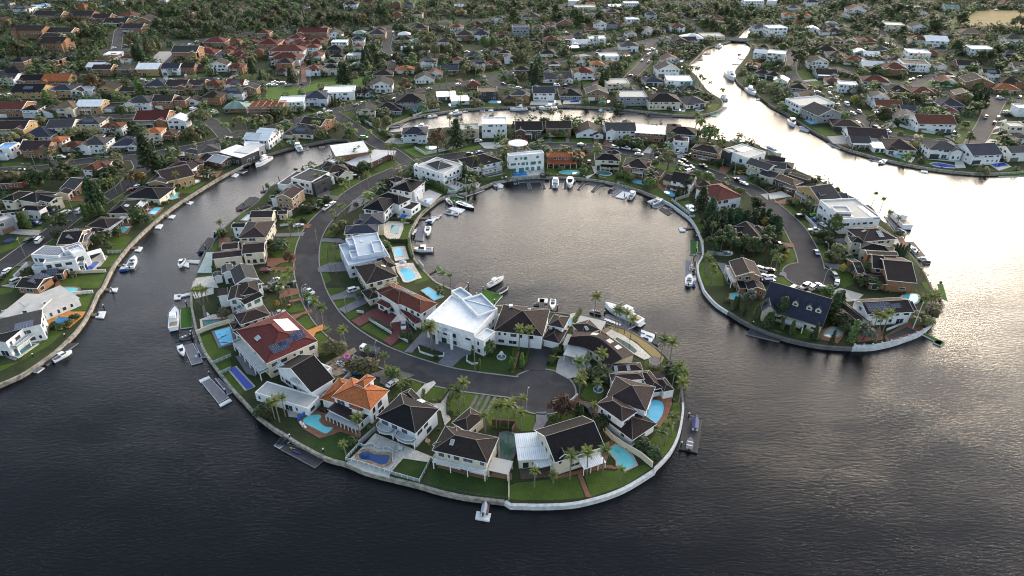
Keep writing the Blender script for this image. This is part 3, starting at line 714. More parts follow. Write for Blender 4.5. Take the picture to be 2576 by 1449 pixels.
paves("440,610 480,560 540,560 500,700 510,830 460,830","brick_paving");paves("1490,1449 1440,1420 1380,1449;1290,1440 1360,1385 1420,1390 1500,1449;2240,740 2300,780 2320,770 2270,730","concrete");paves("1640,890 1690,910 1640,870;2000,800 2100,830 2060,790","brick_paving")
tile(2,0)
lawns("1180,690 1300,580 1280,640 1220,740 1120,780;1360,680 1470,640 1440,690 1350,710;1950,1090 2000,1040 2090,1050 2050,1110 1960,1130;1620,1130 1830,1110 1840,1140 1650,1145;1350,1100 1570,1120 1560,1135 1360,1115;1160,1090 1300,1070 1310,1090;160,1449 380,1390 540,1420 540,1449;580,1449 600,1400 800,1400 820,1449;1690,350 1850,320 1830,350;1710,230 1780,250 1850,310 1760,300;630,850 700,810 830,830 800,860;1320,450 1400,440 1400,480 1320,480;60,640 170,650 0,690;350,590 500,570 480,600;2340,430 2430,410 2440,450;620,530 720,510 730,540;2400,180 2500,170 2460,220")
paves("60,1449 70,1390 160,1390 160,1449;915,1449 940,1400 1010,1410 1020,1449;820,1449 830,1390 880,1390 870,1449;800,860 820,820 880,810 880,860","brick_paving");paves("355,1440 365,1385 400,1385 395,1440;540,1440 540,1385 575,1385 580,1440","dark_concrete");paves("180,1055 190,1020 490,1010 500,1055;510,1050 520,1010 720,1010 730,1040;1570,1110 1610,1090 1740,1100 1740,1125","pale_paving","paving");paves("600,560 720,545 800,560 660,575;1030,830 1060,820","concrete")
tile(3,0)
lawns("250,720 380,690 470,790 360,800;390,820 530,815 560,860 470,870;1220,1290 1640,1330 1800,1390 1500,1420 1300,1350;1900,1210 2110,1220 2070,1300 1930,1290;1880,1310 2060,1330 1990,1449 1890,1449;2060,1110 2240,1040 2180,1120 2050,1160;450,1290 640,1270 690,1360 560,1370;300,1190 430,1195 510,1250 420,1260 350,1210;900,1110 1030,1110 1070,1150 940,1150;1060,1180 1200,1245 1120,1250;950,1280 1110,1310 1130,1350;830,1210 960,1200 980,1250;190,1110 300,1120 290,1170 200,1150;1230,520 1440,510 1400,560 1260,545;1760,720 2170,715 2160,740 1800,745;1130,780 1400,820 1380,830 1150,800;1830,200 1930,160 1900,280 1800,300;2250,1060 2480,1050 2460,1090 2390,1140;2220,1330 2330,1340 2290,1420 2200,1420;540,380 760,360 740,385;720,1120 820,1120 820,1165")
lawns("1900,270 2080,110 2300,100 2800,120 2800,300 2400,280 2150,285","dry_grass");lawns("1500,840 1680,810 1880,880 1880,930 1640,890","park_grass")
paves("1130,1270 1250,1220 1300,1280 1180,1290;350,810 480,795 500,815 380,825;560,880 700,880 680,920 580,900;1770,1370 1860,1360 1880,1420;1600,810 1680,800 1690,820","concrete");paves("2170,1449 2230,1400 2340,1420 2330,1449;2260,1310 2300,1270 2350,1280;2300,1230 2400,1200 2400,1225;2240,1350 2340,1320 2340,1350","pale_paving");paves("590,1375 620,1375 800,1360 830,1449 660,1449","concrete","paving")
tile(0,0)
lawns("1450,810 1470,770 1640,770 1640,805;1700,800 1850,770 1840,795;1890,795 1920,750 2090,740 2090,790;1100,840 1120,790 1260,790 1250,840;490,890 560,860 780,870 780,890;1600,1150 1620,1110 1770,1110 1730,1160;1800,1150 1860,1100 1920,1120 1870,1150;0,950 150,890 170,930 0,960;2350,770 2430,740 2576,760 2576,800 2360,790;1680,1215 1800,1200 1810,1215;1150,650 1220,640 1230,680 1140,680;2140,1190 2230,1180 2210,1210;510,270 600,260 690,265 560,290;0,1240 250,1210 240,1250;1320,830 1400,800 1400,830")
paves("1470,640 1600,520 1760,520 1720,560 1640,640;600,740 730,640 780,640 680,740","concrete","paving");paves("1530,1170 1580,1110 1620,1110 1570,1175;510,1240 560,1180 590,1190 530,1250;1840,800 1900,750 1920,755 1870,805","brick_paving");paves("1640,800 1650,760 1700,760 1690,800;1860,1155 1980,1090 2000,1090 1880,1160;2300,790 2350,740 2450,735 2330,790;1180,790 1140,820","concrete")
# ------------------------------------------------------------------ swimming pools
def pool(s,m,label,cop="concrete",rnd=False,cw=.55):
 p=pts(s)
 if rnd:p=smooth_line(p,4,True)
 n=len(p)
 c=sum(p,Vector())/n;c.z=LAND
 t=root("swimming_pool","swimming pool",c);t['label']=label;t['group']="backyard pools"
 q=[a-c for a in p]
 inn=offset_poly(q,-.12);out=offset_poly(q,cw)
 FLATS.append([a+c for a in out])
 NLIFT[0]+=1
 zt=.27+.004*(NLIFT[0]%5)
 mb=MB()
 for i in range(n):
  j=(i+1)%n
  f=lambda a,z:(a.x,a.y,z)
  ar=(inn[j]-inn[i]).cross(out[i]-inn[i]).z
  quads=[(f(inn[i],zt),f(inn[j],zt),f(out[j],zt),f(out[i],zt)),(f(out[i],zt),f(out[j],zt),f(out[j],-.05),f(out[i],-.05)),(f(inn[j],zt),f(inn[i],zt),f(inn[i],.05),f(inn[j],.05))]
  for k in quads:mb.poly(*(k if ar>0 else tuple(reversed(k))))
 ob("coping",mb.mesh("coping",cop),t)
 wb=MB();wb.prism(offset_poly(inn,.03),.05,zt-.045)
 ob("pool_water",wb.mesh("pool_water","pool_"+m),t)
 return t
tile(*E_)
pool("470,365 540,320 640,312 662,340 640,375 700,430 775,440 760,470 700,508 600,460 500,410","aqua","kidney-bent aqua pool on brick paving below the orange roof","brick_paving",True)
pool("1035,710 1120,680 1200,710 1335,718 1345,765 1310,810 1255,820 1200,800 1130,775 1050,760","deep","deep blue cloud-shaped pool with sandstone edge on the near terrace","sandstone",True,.9)
tile(*F_)
pool("970,670 1045,618 1110,650 1205,730 1250,815 1140,865 1060,820 1060,770","aqua","angular aqua pool behind the white wall at the lower tip")
pool("-110,500 -60,490 45,515 50,560 20,700 -5,770 -120,745 -130,600","green","murky green pool between the brown hip roof and metal annex","dark_concrete")
tile(2,2)
pool("1400,1150 1440,1132 1500,1145 1530,1190 1520,1270 1480,1340 1420,1385 1340,1330 1370,1240","sky","big bright blue semicircular pool under the purple-brown mansion","brick_paving",True)
pool("1030,520 1060,500 1190,570 1265,640 1230,665 1150,610","green","long curved dark green pool behind the curved house","pale_paving")
pool("570,315 590,310 600,340 595,365 570,375","sky","sliver of blue spa beside the white arched house","concrete",True)
pool("2200,65 2270,55 2310,75 2260,130 2190,110","aqua","turquoise pool behind the grey-green tree at the stone house","sandstone")
tile(1,2)
pool("1670,25 1730,0 1880,92 1800,125","sky","blue rectangular pool behind the red-tiled house","concrete")
pool("2425,275 2440,265 2450,300 2430,320","teal","tiny pool slot beside the white mansion","concrete")
tile(1,1)
pool("1445,1275 1540,1258 1610,1340 1570,1370 1505,1385 1480,1340","sky","freeform sky-blue pool on cream paving by the bay","pale_paving",True,.8)
pool("1390,1055 1465,1047 1478,1130 1405,1142","sky","square pale blue pool beside the grey flat mansion","pale_paving")
pool("1360,822 1448,820 1432,905 1345,890","teal","muted teal pool on white paving by the slate-blue roof","pale_paving")
pool("1425,760 1470,708 1540,712 1490,765","blue","dark blue pool beside the flat garage cube","pale_paving")
pool("1675,590 1720,545 1785,545 1775,570 1720,605","blue","small blue pool on a sandy terrace beside the solar roof","pale_paving")
pool("1868,415 1890,405 2008,465 1960,475 1930,460","teal","emerald lap pool at the white mansion's terrace","pale_paving")
pool("2305,325 2480,280 2495,300 2330,335","green","long green pool at the bay head","concrete")
pool("1160,200 1200,180 1250,190 1180,222","sky","small blue pool in the courtyard of the grey metal roof","dark_concrete")
pool("1715,30 1780,25 1830,35 1780,58 1725,52","aqua","turquoise pool inside the white garden wall","concrete",True)
tile(2,1)
pool("0,285 130,255 160,325 0,335 -100,345 -90,300","blue","bright blue pool before the saucer-topped house","pale_paving")
pool("480,285 540,270 660,275 668,300 600,308 510,300","aqua","oval aqua pool on the lawn of the orange-roofed house","concrete",True)
pool("845,285 900,275 970,285 1000,305 960,318 880,308","teal","oval blue pool with pale rim beside the charcoal hips","pale_paving",True)
pool("1208,370 1260,362 1365,390 1355,418 1290,408 1220,392","sky","blue pool on the brick terrace of the brown brick house","brick_paving",True)
pool("1525,485 1570,470 1642,510 1620,535 1560,510","sky","half-shaded blue pool below the tudor house","dark_concrete",True)
pool("1750,620 1820,615 1850,670 1800,680 1770,650","aqua","turquoise pool behind the white sea wall railing","concrete",True)
pool("2110,1090 2200,1085 2205,1115 2130,1120","teal","small teal pool shaded by the dark grove","concrete",True)
tile(3,2)
pool("560,475 640,400 720,410 745,450 700,490 620,500","pale","pale freeform pool by the panelled white wall","sandstone",True)  # sun's reflection on the water is put into its pale base colour
pool("1345,95 1400,70 1500,70 1510,130 1440,165 1380,120","aqua","round-ended pool by the white gables","concrete",True)
tile(3,1)
pool("75,245 110,235 155,250 120,262","sky","little pale pool at the channel corner of the point","concrete")
pool("1255,118 1290,102 1440,140 1430,165 1270,130","aqua","aqua lap pool of the far white and maroon house","brick_paving")
pool("1630,200 1700,190 1885,222 1880,245 1740,235 1650,215","royal","royal blue stepped pool on the far shore","pale_paving")
pool("2230,205 2370,190 2425,222 2290,240","royal","royal blue pool on white paving at the far right","pale_paving")
tile(3,0)
pool("365,1215 420,1205 490,1245 430,1252","sky","bright blue pool below the white flat-roofed waterfront house","dark_concrete")
tile(2,0)
pool("0,1010 165,1005 155,1035 0,1035","sky","long blue pool on the far bank in front of a glass room","concrete")
pool("365,1018 440,1015 440,1035 365,1035","deep","dark pool strip in front of the far white gable","pale_paving")
pool("575,1020 670,1005 680,1030 600,1035","royal","blue pool on the far bank beside the charcoal roof","pale_paving")
pool("880,1030 920,1012 980,1012 975,1035 890,1040","aqua","pale aqua pool on the far bank left of the flat house","concrete",True)
pool("1090,1075 1105,1040 1150,1040 1135,1080","sky","square blue pool at the corner of the glass flat house","concrete")
pool("1610,1100 1640,1092 1720,1095 1735,1110 1670,1118","deep","dark blue pool beside the octagon house","pale_paving",True)
pool("1850,1105 1880,1097 1930,1108 1890,1118","royal","small dark blue pool at the tip of the far bank","pale_paving")
pool("1690,605 1740,603 1745,625 1695,627","blue","blue pool behind the crimson roof by the channel","pale_paving")
pool("1700,668 1750,665 1755,690 1710,690","sky","blue pool lower down the channel bank","pale_paving")
tile(1,0)
pool("1575,1110 1690,1088 1708,1108 1600,1130","sky","blue lap pool behind the glass balustrade at the canal head","concrete")
pool("1940,1050 1975,1040 2030,1060 1990,1078 1950,1070","teal","dark teal pool below the white scaffolded house","concrete",True)
pool("2340,1030 2370,1015 2465,1020 2460,1040 2360,1040","sky","blue pool before the dark modern house","concrete")
pool("320,1420 390,1418 415,1430 390,1447 330,1445","aqua","aqua pool behind the solar-roofed grey house","concrete",True)
pool("930,655 945,650 960,672 935,680","sky","tiny blue pool beside the pale green roof","concrete")
tile(0,1)
pool("830,1275 920,1195 1005,1190 970,1230 915,1280","royal","royal blue pool beside the white terraced house","pale_paving",True)
pool("1200,850 1230,835 1325,832 1250,900 1185,890","aqua","aqua pool on brick behind the pale verandah","brick_paving")
pool("1480,705 1560,642 1635,643 1560,715","sky","pale blue pool beside the white louvred patio roof","brick_paving")
pool("1665,555 1740,495 1800,490 1790,520 1800,545 1730,565","aqua","turquoise pool beside the stone rockery","brick_paving")
pool("1840,415 1900,372 1990,365 2005,380 1950,405 1890,430","sky","kidney pool with stone edge beside the yellow gables","sandstone",True)
pool("1980,325 2010,300 2180,310 2130,350","green","covered grey-green pool inside a brick surround","brick_paving")
pool("2430,770 2500,715 2540,720 2490,775","pale","pale narrow pool at the channel lawn","concrete")
tile(0,2)
pool("495,380 580,300 755,293 720,330 650,388","blue","blue six-sided pool on the orange terrace","orange_concrete")
pool("110,665 245,565 370,568 180,700","teal","teal lap pool beside the glass gallery","pale_paving",False,.8)
pool("545,30 590,0 780,0 770,40 640,58 560,45","aqua","aqua freeform pool beside the long garden wall","brick_paving",True)
pool("2050,330 2150,330 2290,320 2250,350 2065,415","teal","stepped teal pool beside the cream garden wall","brick_paving")
pool("2155,440 2315,395 2355,545 2225,590","sky","bright square pool with dark painted dolphins","grey_paving",False,.9)
pool("2305,822 2370,795 2560,1000 2480,1032","royal","long royal blue lap pool above the channel","concrete",False,.4)
tile(0,0)
pool("2460,1035 2480,1025 2530,1028 2525,1045 2480,1050","sky","round above-ground pool beside the green shed roof","trim_white",True)
# ------------------------------------------------------------------ houses
def rect3(A,B,C):
 ex=Vector((C.x-B.x,C.y-B.y,0));a=Vector((A.x-B.x,A.y-B.y,0))
 L,W=ex.length,a.length
 t0=math.atan2(ex.y,ex.x)
 d=(math.atan2(a.y,a.x)-t0+math.pi)%(2*math.pi)-math.pi
 t=t0+(abs(d)-math.pi/2)/2*(1 if d>0 else-1)
 ex=Vector((math.cos(t),math.sin(t),0));ey=Vector((-ex.y,ex.x,0))*(1 if d>0 else-1)
 return Vector((B.x,B.y,0)),ex,ey,L,W
WINCACHE={}
def window_mesh(w,h,dark,far):
 k=(round(w,1),round(h,1),dark,far)
 if k in WINCACHE:return WINCACHE[k]
 w,h=k[0],k[1]
 fr=MB();t=.09
 fr.box(-w/2-t,-.07,-t,w/2+t,0,0);fr.box(-w/2-t,-.07,h,w/2+t,0,h+t)
 fr.box(-w/2-t,-.07,0,-w/2,0,h);fr.box(w/2,-.07,0,w/2+t,0,h)
 n=max(1,int(w/1.1))
 for i in range(1,n):
  x=-w/2+w*i/n
  fr.box(x-.035,-.06,0,x+.035,0,h)
 pm=MB();pm.poly((-w/2,-.02,0),(w/2,-.02,0),(w/2,-.02,h),(-w/2,-.02,h))
 f="trim_dark" if dark else "trim_white"
 if far:
  fr.mi=1;fr.poly((-w/2,-.02,0),(w/2,-.02,0),(w/2,-.02,h),(-w/2,-.02,h))
  WINCACHE[k]=(fr.mesh("window",[f,"window_glass"]),None)
 else:
  WINCACHE[k]=(fr.mesh("window",f),pm.mesh("pane","green_glass" if dark==2 else "window_glass"))
 return WINCACHE[k]
GD={}
def garage_mesh(w,h,m):
 k=(round(w,1),round(h,1),m)
 if k not in GD:
  g=MB();w,h=k[0],k[1];n=4
  for i in range(n):g.box(-w/2,-.08-.02*(i%2),h*i/n+.015,w/2,0,h*(i+1)/n)
  GD[k]=g.mesh("garage_door",m)
 return GD[k]
SOLAR={}
def solar_mesh():
 if 'p' not in SOLAR:
  g=MB();g.box(-.52,-.85,0,.52,.85,.04);g.mi=1
  for x0,x1 in ((-.48,-.02),(.02,.48)):
   for y0,y1 in ((-.81,-.02),(.02,.81)):g.poly((x0,y0,.045),(x1,y0,.045),(x1,y1,.045),(x0,y1,.045))
  SOLAR['p']=g.mesh("solar_panel",["metal_grey","solar_cell"])
 return SOLAR['p']
def skylight_mesh():
 if 's' not in SOLAR:
  g=MB();g.box(-.5,-.8,0,.5,.8,.12);g.mi=1;g.poly((-.42,-.72,.125),(.42,-.72,.125),(.42,.72,.125),(-.42,.72,.125))
  SOLAR['s']=g.mesh("skylight",["trim_white","clear_railing"])
 return SOLAR['s']
POSTS={}
def put_post(R0,p,h,top,z0=0.0):
 k=(round(h,2),round(top,1),round(z0,1))
 if k not in POSTS:
  g=MB();g.box(-h,-h,z0-.1,h,h,top);POSTS[k]=g.mesh("post","trim_white")
 ob("post",POSTS[k],R0,(p.x,p.y,0))
HOUSE_RECTS=[]    # (O, ex, ey, L, W, height)
CAMP=Vector((0,0,CAM_H))
class Wing:
 pass
def roof_parts(w,rf,rg,gt,wl,o,caps):
 """o: local origin offset. Adds roof, ridge caps, gutter and gable triangles."""
 O,ex,ey,L,W,z,ty=w.O,w.ex,w.ey,w.L,w.W,w.z,w.type
 def P(u,v,zz):q=O+ex*u+ey*v;return Vector((q.x-o.x,q.y-o.y,zz))
 flip=ex.cross(ey).z<0
 def face(*p):rf.poly(*(reversed(p) if flip else p))
 pit=w.pitch
 if ty=='h':
  if L>=W:m=W/2;r=pit*m;a,b=P(m,m,z+r),P(L-m,m,z+r);ov=(0,)
  else:m=L/2;r=pit*m;a,b=P(m,m,z+r),P(m,W-m,z+r)
  c=[P(0,0,z),P(L,0,z),P(L,W,z),P(0,W,z)]
  if L>=W:
   face(c[0],c[1],b,a);face(c[1],c[2],b);face(c[2],c[3],a,b);face(c[3],c[0],a)
   hips=[(c[0],a),(c[1],b),(c[2],b),(c[3],a),(a,b)]
  else:
   face(c[0],c[1],a);face(c[1],c[2],b,a);face(c[2],c[3],b);face(c[3],c[0],a,b)
   hips=[(c[0],a),(c[1],a),(c[2],b),(c[3],b),(a,b)]
  if caps:
   for p,q in hips:rg.beam(p,q,.15,.09,.04)
  ed=[(c[i],c[(i+1)%4]) for i in range(4)]
  face(*reversed([q-Vector((0,0,.02)) for q in c]))
 elif ty in 'xg':          # g: ridge along ex;  x: ridge along ey
  if ty=='g':r=pit*W/2;c=[P(0,0,z),P(L,0,z),P(L,W,z),P(0,W,z)];a,b=P(0,W/2,z+r),P(L,W/2,z+r)
  else:r=pit*L/2;c=[P(L,0,z),P(L,W,z),P(0,W,z),P(0,0,z)];a,b=P(L/2,0,z+r),P(L/2,W,z+r)
  face(c[0],c[1],b,a);face(c[2],c[3],a,b)
  d=Vector((0,0,.14))
  face(*[q-d for q in (a,b,c[1],c[0])]);face(*[q-d for q in (b,a,c[3],c[2])])
  if caps:rg.beam(a,b,.17,.09,.04)
  ed=[(c[0],c[1]),(c[2],c[3])]
  for p,q in ((c[0],a),(a,c[3]),(c[1],b),(b,c[2])):gt.beam(p-d*.5,q-d*.5,.1,.26)
  # gable ends of the wall, set in by the eaves
  e=w.eave;k=e/(W/2 if ty=='g' else L/2)*r
  for s in (0,1):
   if ty=='g':u=e if s==0 else L-e;t=[P(u,e,z+k-.16),P(u,W-e,z+k-.16),P(u,W/2,z+r-.16)]
   else:v=e if s==0 else W-e;t=[P(e,v,z+k-.16),P(L-e,v,z+k-.16),P(L/2,v,z+r-.16)]
   g0,g1=t[0].copy(),t[1].copy();g0.z=g1.z=w.z-.03
   wl.poly(g0,g1,t[1],t[2],t[0])
 elif ty=='f':
  e=.3
  q=[P(e,e,z),P(L-e,e,z),P(L-e,W-e,z),P(e,W-e,z)]
  face(*q)
  for (u0,v0,u1,v1) in ((0,0,L,e),(0,W-e,L,W),(0,e,e,W-e),(L-e,e,L,W-e)):
   ps=[P(u0,v0,0),P(u1,v0,0),P(u1,v1,0),P(u0,v1,0)]
   wl.prism(ps,z-.02,z+w.par)
  return
 else:                      # m: sheet roof with a little fall;  s: slab on posts
  r=w.fall;th=.18
  c=[P(0,0,z),P(L,0,z),P(L,W,z+r),P(0,W,z+r)]
  face(*c);d=Vector((0,0,th));face(*reversed([q-d for q in c]))
  for i in range(4):
   p,q=c[i],c[(i+1)%4]
   gt.poly(*([q,p,p-d,q-d] if not flip else [p,q,q-d,p-d]))
  return
 for p,q in ed:gt.beam(p-Vector((0,0,.1)),q-Vector((0,0,.1)),.14,.2)
CODES="xghfms"
def near_house(label,wings,extras="",near=True,trim="trim_white",dark=0,cat="house",density=1.0):
 """wings: list of 'ax,ay bx,by cx,cy' (eaves corners: left, nearest, right), eaves height, type+roof+wall code, options"""
 ws=[]
 for w in wings:
  W_=Wing()
  opt=w[3] if len(w)>3 else {}
  z=w[1]
  if isinstance(w[0],str):A,B,C=pts(w[0],LAND+z);W_.O,W_.ex,W_.ey,W_.L,W_.W=rect3(A,B,C)
  else:W_.O,W_.ex,W_.ey,W_.L,W_.W=w[0]
  W_.z=z;W_.type,W_.rm,W_.wm=w[2][0],w[2][1],w[2][2]
  W_.pitch=opt.get('p',.45);W_.eave=opt.get('e',.5 if W_.type in 'hxg' else (0 if W_.type=='f' else .3));W_.par=opt.get('par',.5)
  W_.fall=opt.get('fall',.35);W_.opt=opt;W_.z0=opt.get('z0',0.0)
  ws.append(W_)
 c=ws[0].O+ws[0].ex*ws[0].L/2+ws[0].ey*ws[0].W/2
 c.z=LAND
 R0=root("house",cat,c)
 R0['label']=label or 'house'
 wallsets={}
 gut=MB();caps=MB()
 for i,w in enumerate(ws):
  rf=MB()
  wl=wallsets.setdefault((i,w.wm),MB())
  roof_parts(w,rf,caps,gut,wl,c,near)
  ob("roof",rf.mesh("roof","white_render" if w.type+w.rm=="fw" else ROOF[w.rm][0],None,True),R0)
  e=w.eave
  P=lambda u,v:(w.O+w.ex*u+w.ey*v)-c
  if w.type=='s':
   n=max(2,int(w.L/5)+1)
   for k in range(n):
    u=.25+(w.L-.5)*k/(n-1)
    for v in (.25,w.W-.25):
     p=P(u,v);h=w.opt.get('pw',.12)
     put_post(R0,p,h,w.z-.15+w.fall*v/w.W,w.z0)
  else:
   q=[P(e,e),P(w.L-e,e),P(w.L-e,w.W-e),P(e,w.W-e)]
   wl.prism(q,w.z0-.3 if w.z0==0 else w.z0,w.z-.03 if w.type !='m' else w.z-.2)
   HOUSE_RECTS.append((w.O,w.ex,w.ey,w.L,w.W,w.z))
   # windows on the sides that can be seen
   if w.opt.get('nw'):continue
   flip=w.ex.cross(w.ey).z<0
   sides=[(q[0],q[1],-w.ey),(q[1],q[2],w.ex),(q[2],q[3],w.ey),(q[3],q[0],-w.ex)]
   for si,(p0,p1,n) in enumerate(sides):
    if flip:p0,p1=p1,p0
    mid=(p0+p1)/2+c
    tc=CAMP-mid
    if n.dot(tc)/tc.length<-.05:continue
    ln=(p1-p0).length;dv=(p1-p0).normalized()
    rz=math.atan2(n.y,n.x)+math.pi/2
    st=max(1,int((w.z-w.z0+.4)/2.8))
    gar=w.opt.get('gar')
    for k in range(st):
     zb=w.z0+k*2.9
     t=1.0
     while t<ln-.9:
      wd=R.choice([.8,1.2,1.6,2.0,2.6])
      gd=False
      if gar==si and k==0:
       wd=min(4.8,ln-1.2);t=max(t,ln*.5-wd/2 if w.opt.get('gmid') else t);gd=True;gar=None
      if t+wd>ln-.5:break
      p=p0+dv*(t+wd/2)
      hid=False
      for w2 in ws:
       if w2 is w or w2.type=='s':continue
       d=p+c-w2.O
       if 0<d.dot(w2.ex)<w2.L and 0<d.dot(w2.ey)<w2.W and w2.z>zb+1.2 and w2.z0<zb+1.5:hid=True
      if not hid and (gd or R.random()<.86*density):
       if gd:
        ob("garage_door",garage_mesh(wd,2.3,w.opt.get('gcol','trim_white')),R0,(p.x,p.y,.02),rz)
       elif k==0 and wd>=1.6 and R.random()<.45 and w.z0==0:
        f,g=window_mesh(wd,2.1,dark,not near)
        o=ob("glass_door",f,R0,(p.x,p.y,zb+.1),rz)
        if g:ob("pane",g,o)
       else:
        hh=w.opt.get('wh',R.choice([1.0,1.3,1.3,1.5]))
        f,g=window_mesh(wd,hh,dark,not near)
        o=ob("window",f,R0,(p.x,p.y,zb+2.25-hh),rz)
        if g:ob("pane",g,o)
      t+=wd+(R.uniform(.9,2.2) if not gd else 1.2)
 for k,m in wallsets.items():
  if m.f:ob("wall",m.mesh("wall",WALL[k[1]][0]),R0)
 if gut.f:ob("gutter",gut.mesh("gutter",trim),R0)
 if caps.f:ob("ridge_cap",caps.mesh("ridge_cap","trim_tan" if ws[0].rm in 'brmgBk' else ROOF[ws[0].rm][0]),R0)
 R0_local=(R0,ws,c)
 for ex in extras.split(';'):
  a=ex.split()
  if a:globals()['x_'+a[0]](R0,ws,c,*a[1:])
 return R0
def x_sol(R0,ws,c,wi,side,u,v,nu,nv,mesh=None):
 """panels nu x nv on a roof slope; u,v fraction of their centre along the side and up the slope"""
 w=ws[int(wi)];u,v,nu,nv=float(u),float(v),int(nu),int(nv)
 side=int(side)
 L,W=(w.L,w.W) if side in (0,2) else (w.W,w.L)
 ax=[w.ex,w.ey,-w.ex,-w.ey][side];ay=[w.ey,-w.ex,-w.ey,w.ex][side]
 Oc=[w.O,w.O+w.ex*w.L,w.O+w.ex*w.L+w.ey*w.W,w.O+w.ey*w.W][side]
 sl=w.pitch if w.type in 'hxg' else (w.fall/w.W if w.type in 'ms' and side==0 else 0.0)
 if w.type=='h' and False:pass
 half=W/2 if w.type in 'hxg' else W
 th=math.atan(sl)
 cu,cv=u*L,v*half
 n=(Vector((0,0,1))*math.cos(th)-ay*math.sin(th)).normalized()
 up=(ay*math.cos(th)+Vector((0,0,1))*math.sin(th)).normalized()
 Mx=Matrix((ax,up,n)).transposed().to_4x4()
 me=skylight_mesh() if mesh=='k' else solar_mesh()
 nm="skylight" if mesh=='k' else "solar_panel"
 for i in range(nu):
  for j in range(nv):
   du,dv=(i-(nu-1)/2)*1.1,(j-(nv-1)/2)*1.76
   p=Oc+ax*(cu+du)+ay*(cv+dv*math.cos(th))
   z=w.z+(cv+dv*math.cos(th))*sl+.09
   o=ob(nm,me,R0)
   o.matrix_basis=Matrix.Translation((p.x-c.x,p.y-c.y,z)) @ Mx
def x_sky(R0,ws,c,wi,side,u,v,nu=1,nv=1):x_sol(R0,ws,c,wi,side,u,v,nu,nv,'k')
def x_bal(R0,ws,c,wi,side,u0,u1,depth,z=2.9,style="glass",rnd="0"):
 """balcony slab with railing and posts"""
 w=ws[int(wi)];side=int(side);u0,u1,depth,z=float(u0),float(u1),float(depth),float(z)
 L,W=(w.L,w.W) if side in (0,2) else (w.W,w.L)
 ax=[w.ex,w.ey,-w.ex,-w.ey][side];ay=[-w.ey,w.ex,w.ey,-w.ex][side]
 Oc=[w.O,w.O+w.ex*w.L,w.O+w.ex*w.L+w.ey*w.W,w.O+w.ey*w.W][side]-c
 Oc=Oc-ay*w.eave
 a,b=u0*L,u1*L
 if rnd=="1":
  out=[(a,0),(a,depth*.4)]+[(a+(b-a)*(.5-.5*math.cos(t*math.pi/10)),depth*(.4+.6*math.sin(t*math.pi/10))) for t in range(1,10)]+[(b,depth*.4),(b,0)]
 else:out=[(a,0),(a,depth),(b,depth),(b,0)]
 pl=[Oc+ax*q[0]+ay*q[1] for q in out]
 m=MB();m.prism([p+(-ay*.02 if i in (0,len(pl)-1) else Vector()) for i,p in enumerate(pl)],z-.28,z);ob("balcony",m.mesh("balcony","deck_white" if style !="dark" else "deck_grey"),R0)
 rl=MB();gl=MB()
 for i in range(len(pl)-1):
  p,q=pl[i]-ay*.08,pl[i+1]-ay*.08
  p=Vector((p.x,p.y,0));q=Vector((q.x,q.y,0))
  rl.beam(p+Vector((0,0,z+1)),q+Vector((0,0,z+1)),.08,.08)
  n=max(1,int((q-p).length/(1.3 if style=="glass" else .35)))
  for k in range(n+1):
   s=p.lerp(q,k/n)
   rl.box(s.x-.035,s.y-.035,z,s.x+.035,s.y+.035,z+1)
  if style !="white":gl.add([p+Vector((0,0,z+.08)),q+Vector((0,0,z+.08)),q+Vector((0,0,z+.92)),p+Vector((0,0,z+.92))],[(0,1,2,3)])
 ob("railing",rl.mesh("railing","trim_white"),R0)
 if gl.f:ob("railing_panel",gl.mesh("railing_panel","clear_railing"),R0)
 n=max(2,int((b-a)/4)+1)
 for k in range(n):
  p=Oc+ax*(a+.2+(b-a-.4)*k/(n-1))+ay*(depth*(.4 if rnd=="1" and k in (0,n-1) else 1)-.25)
  put_post(R0,p,.13,z-.28)
def x_chim(R0,ws,c,wi,u,v,h,m="sandstone"):
 w=ws[int(wi)];p=w.O+w.ex*(float(u)*w.L)+w.ey*(float(v)*w.W)-c
 g=MB();s=.55;g.box(p.x-s,p.y-s,w.z-1.5,p.x+s,p.y+s,w.z+float(h));g.box(p.x-s-.1,p.y-s-.1,w.z+float(h),p.x+s+.1,p.y+s+.1,w.z+float(h)+.15)
 ob("chimney",g.mesh("chimney",m),R0)
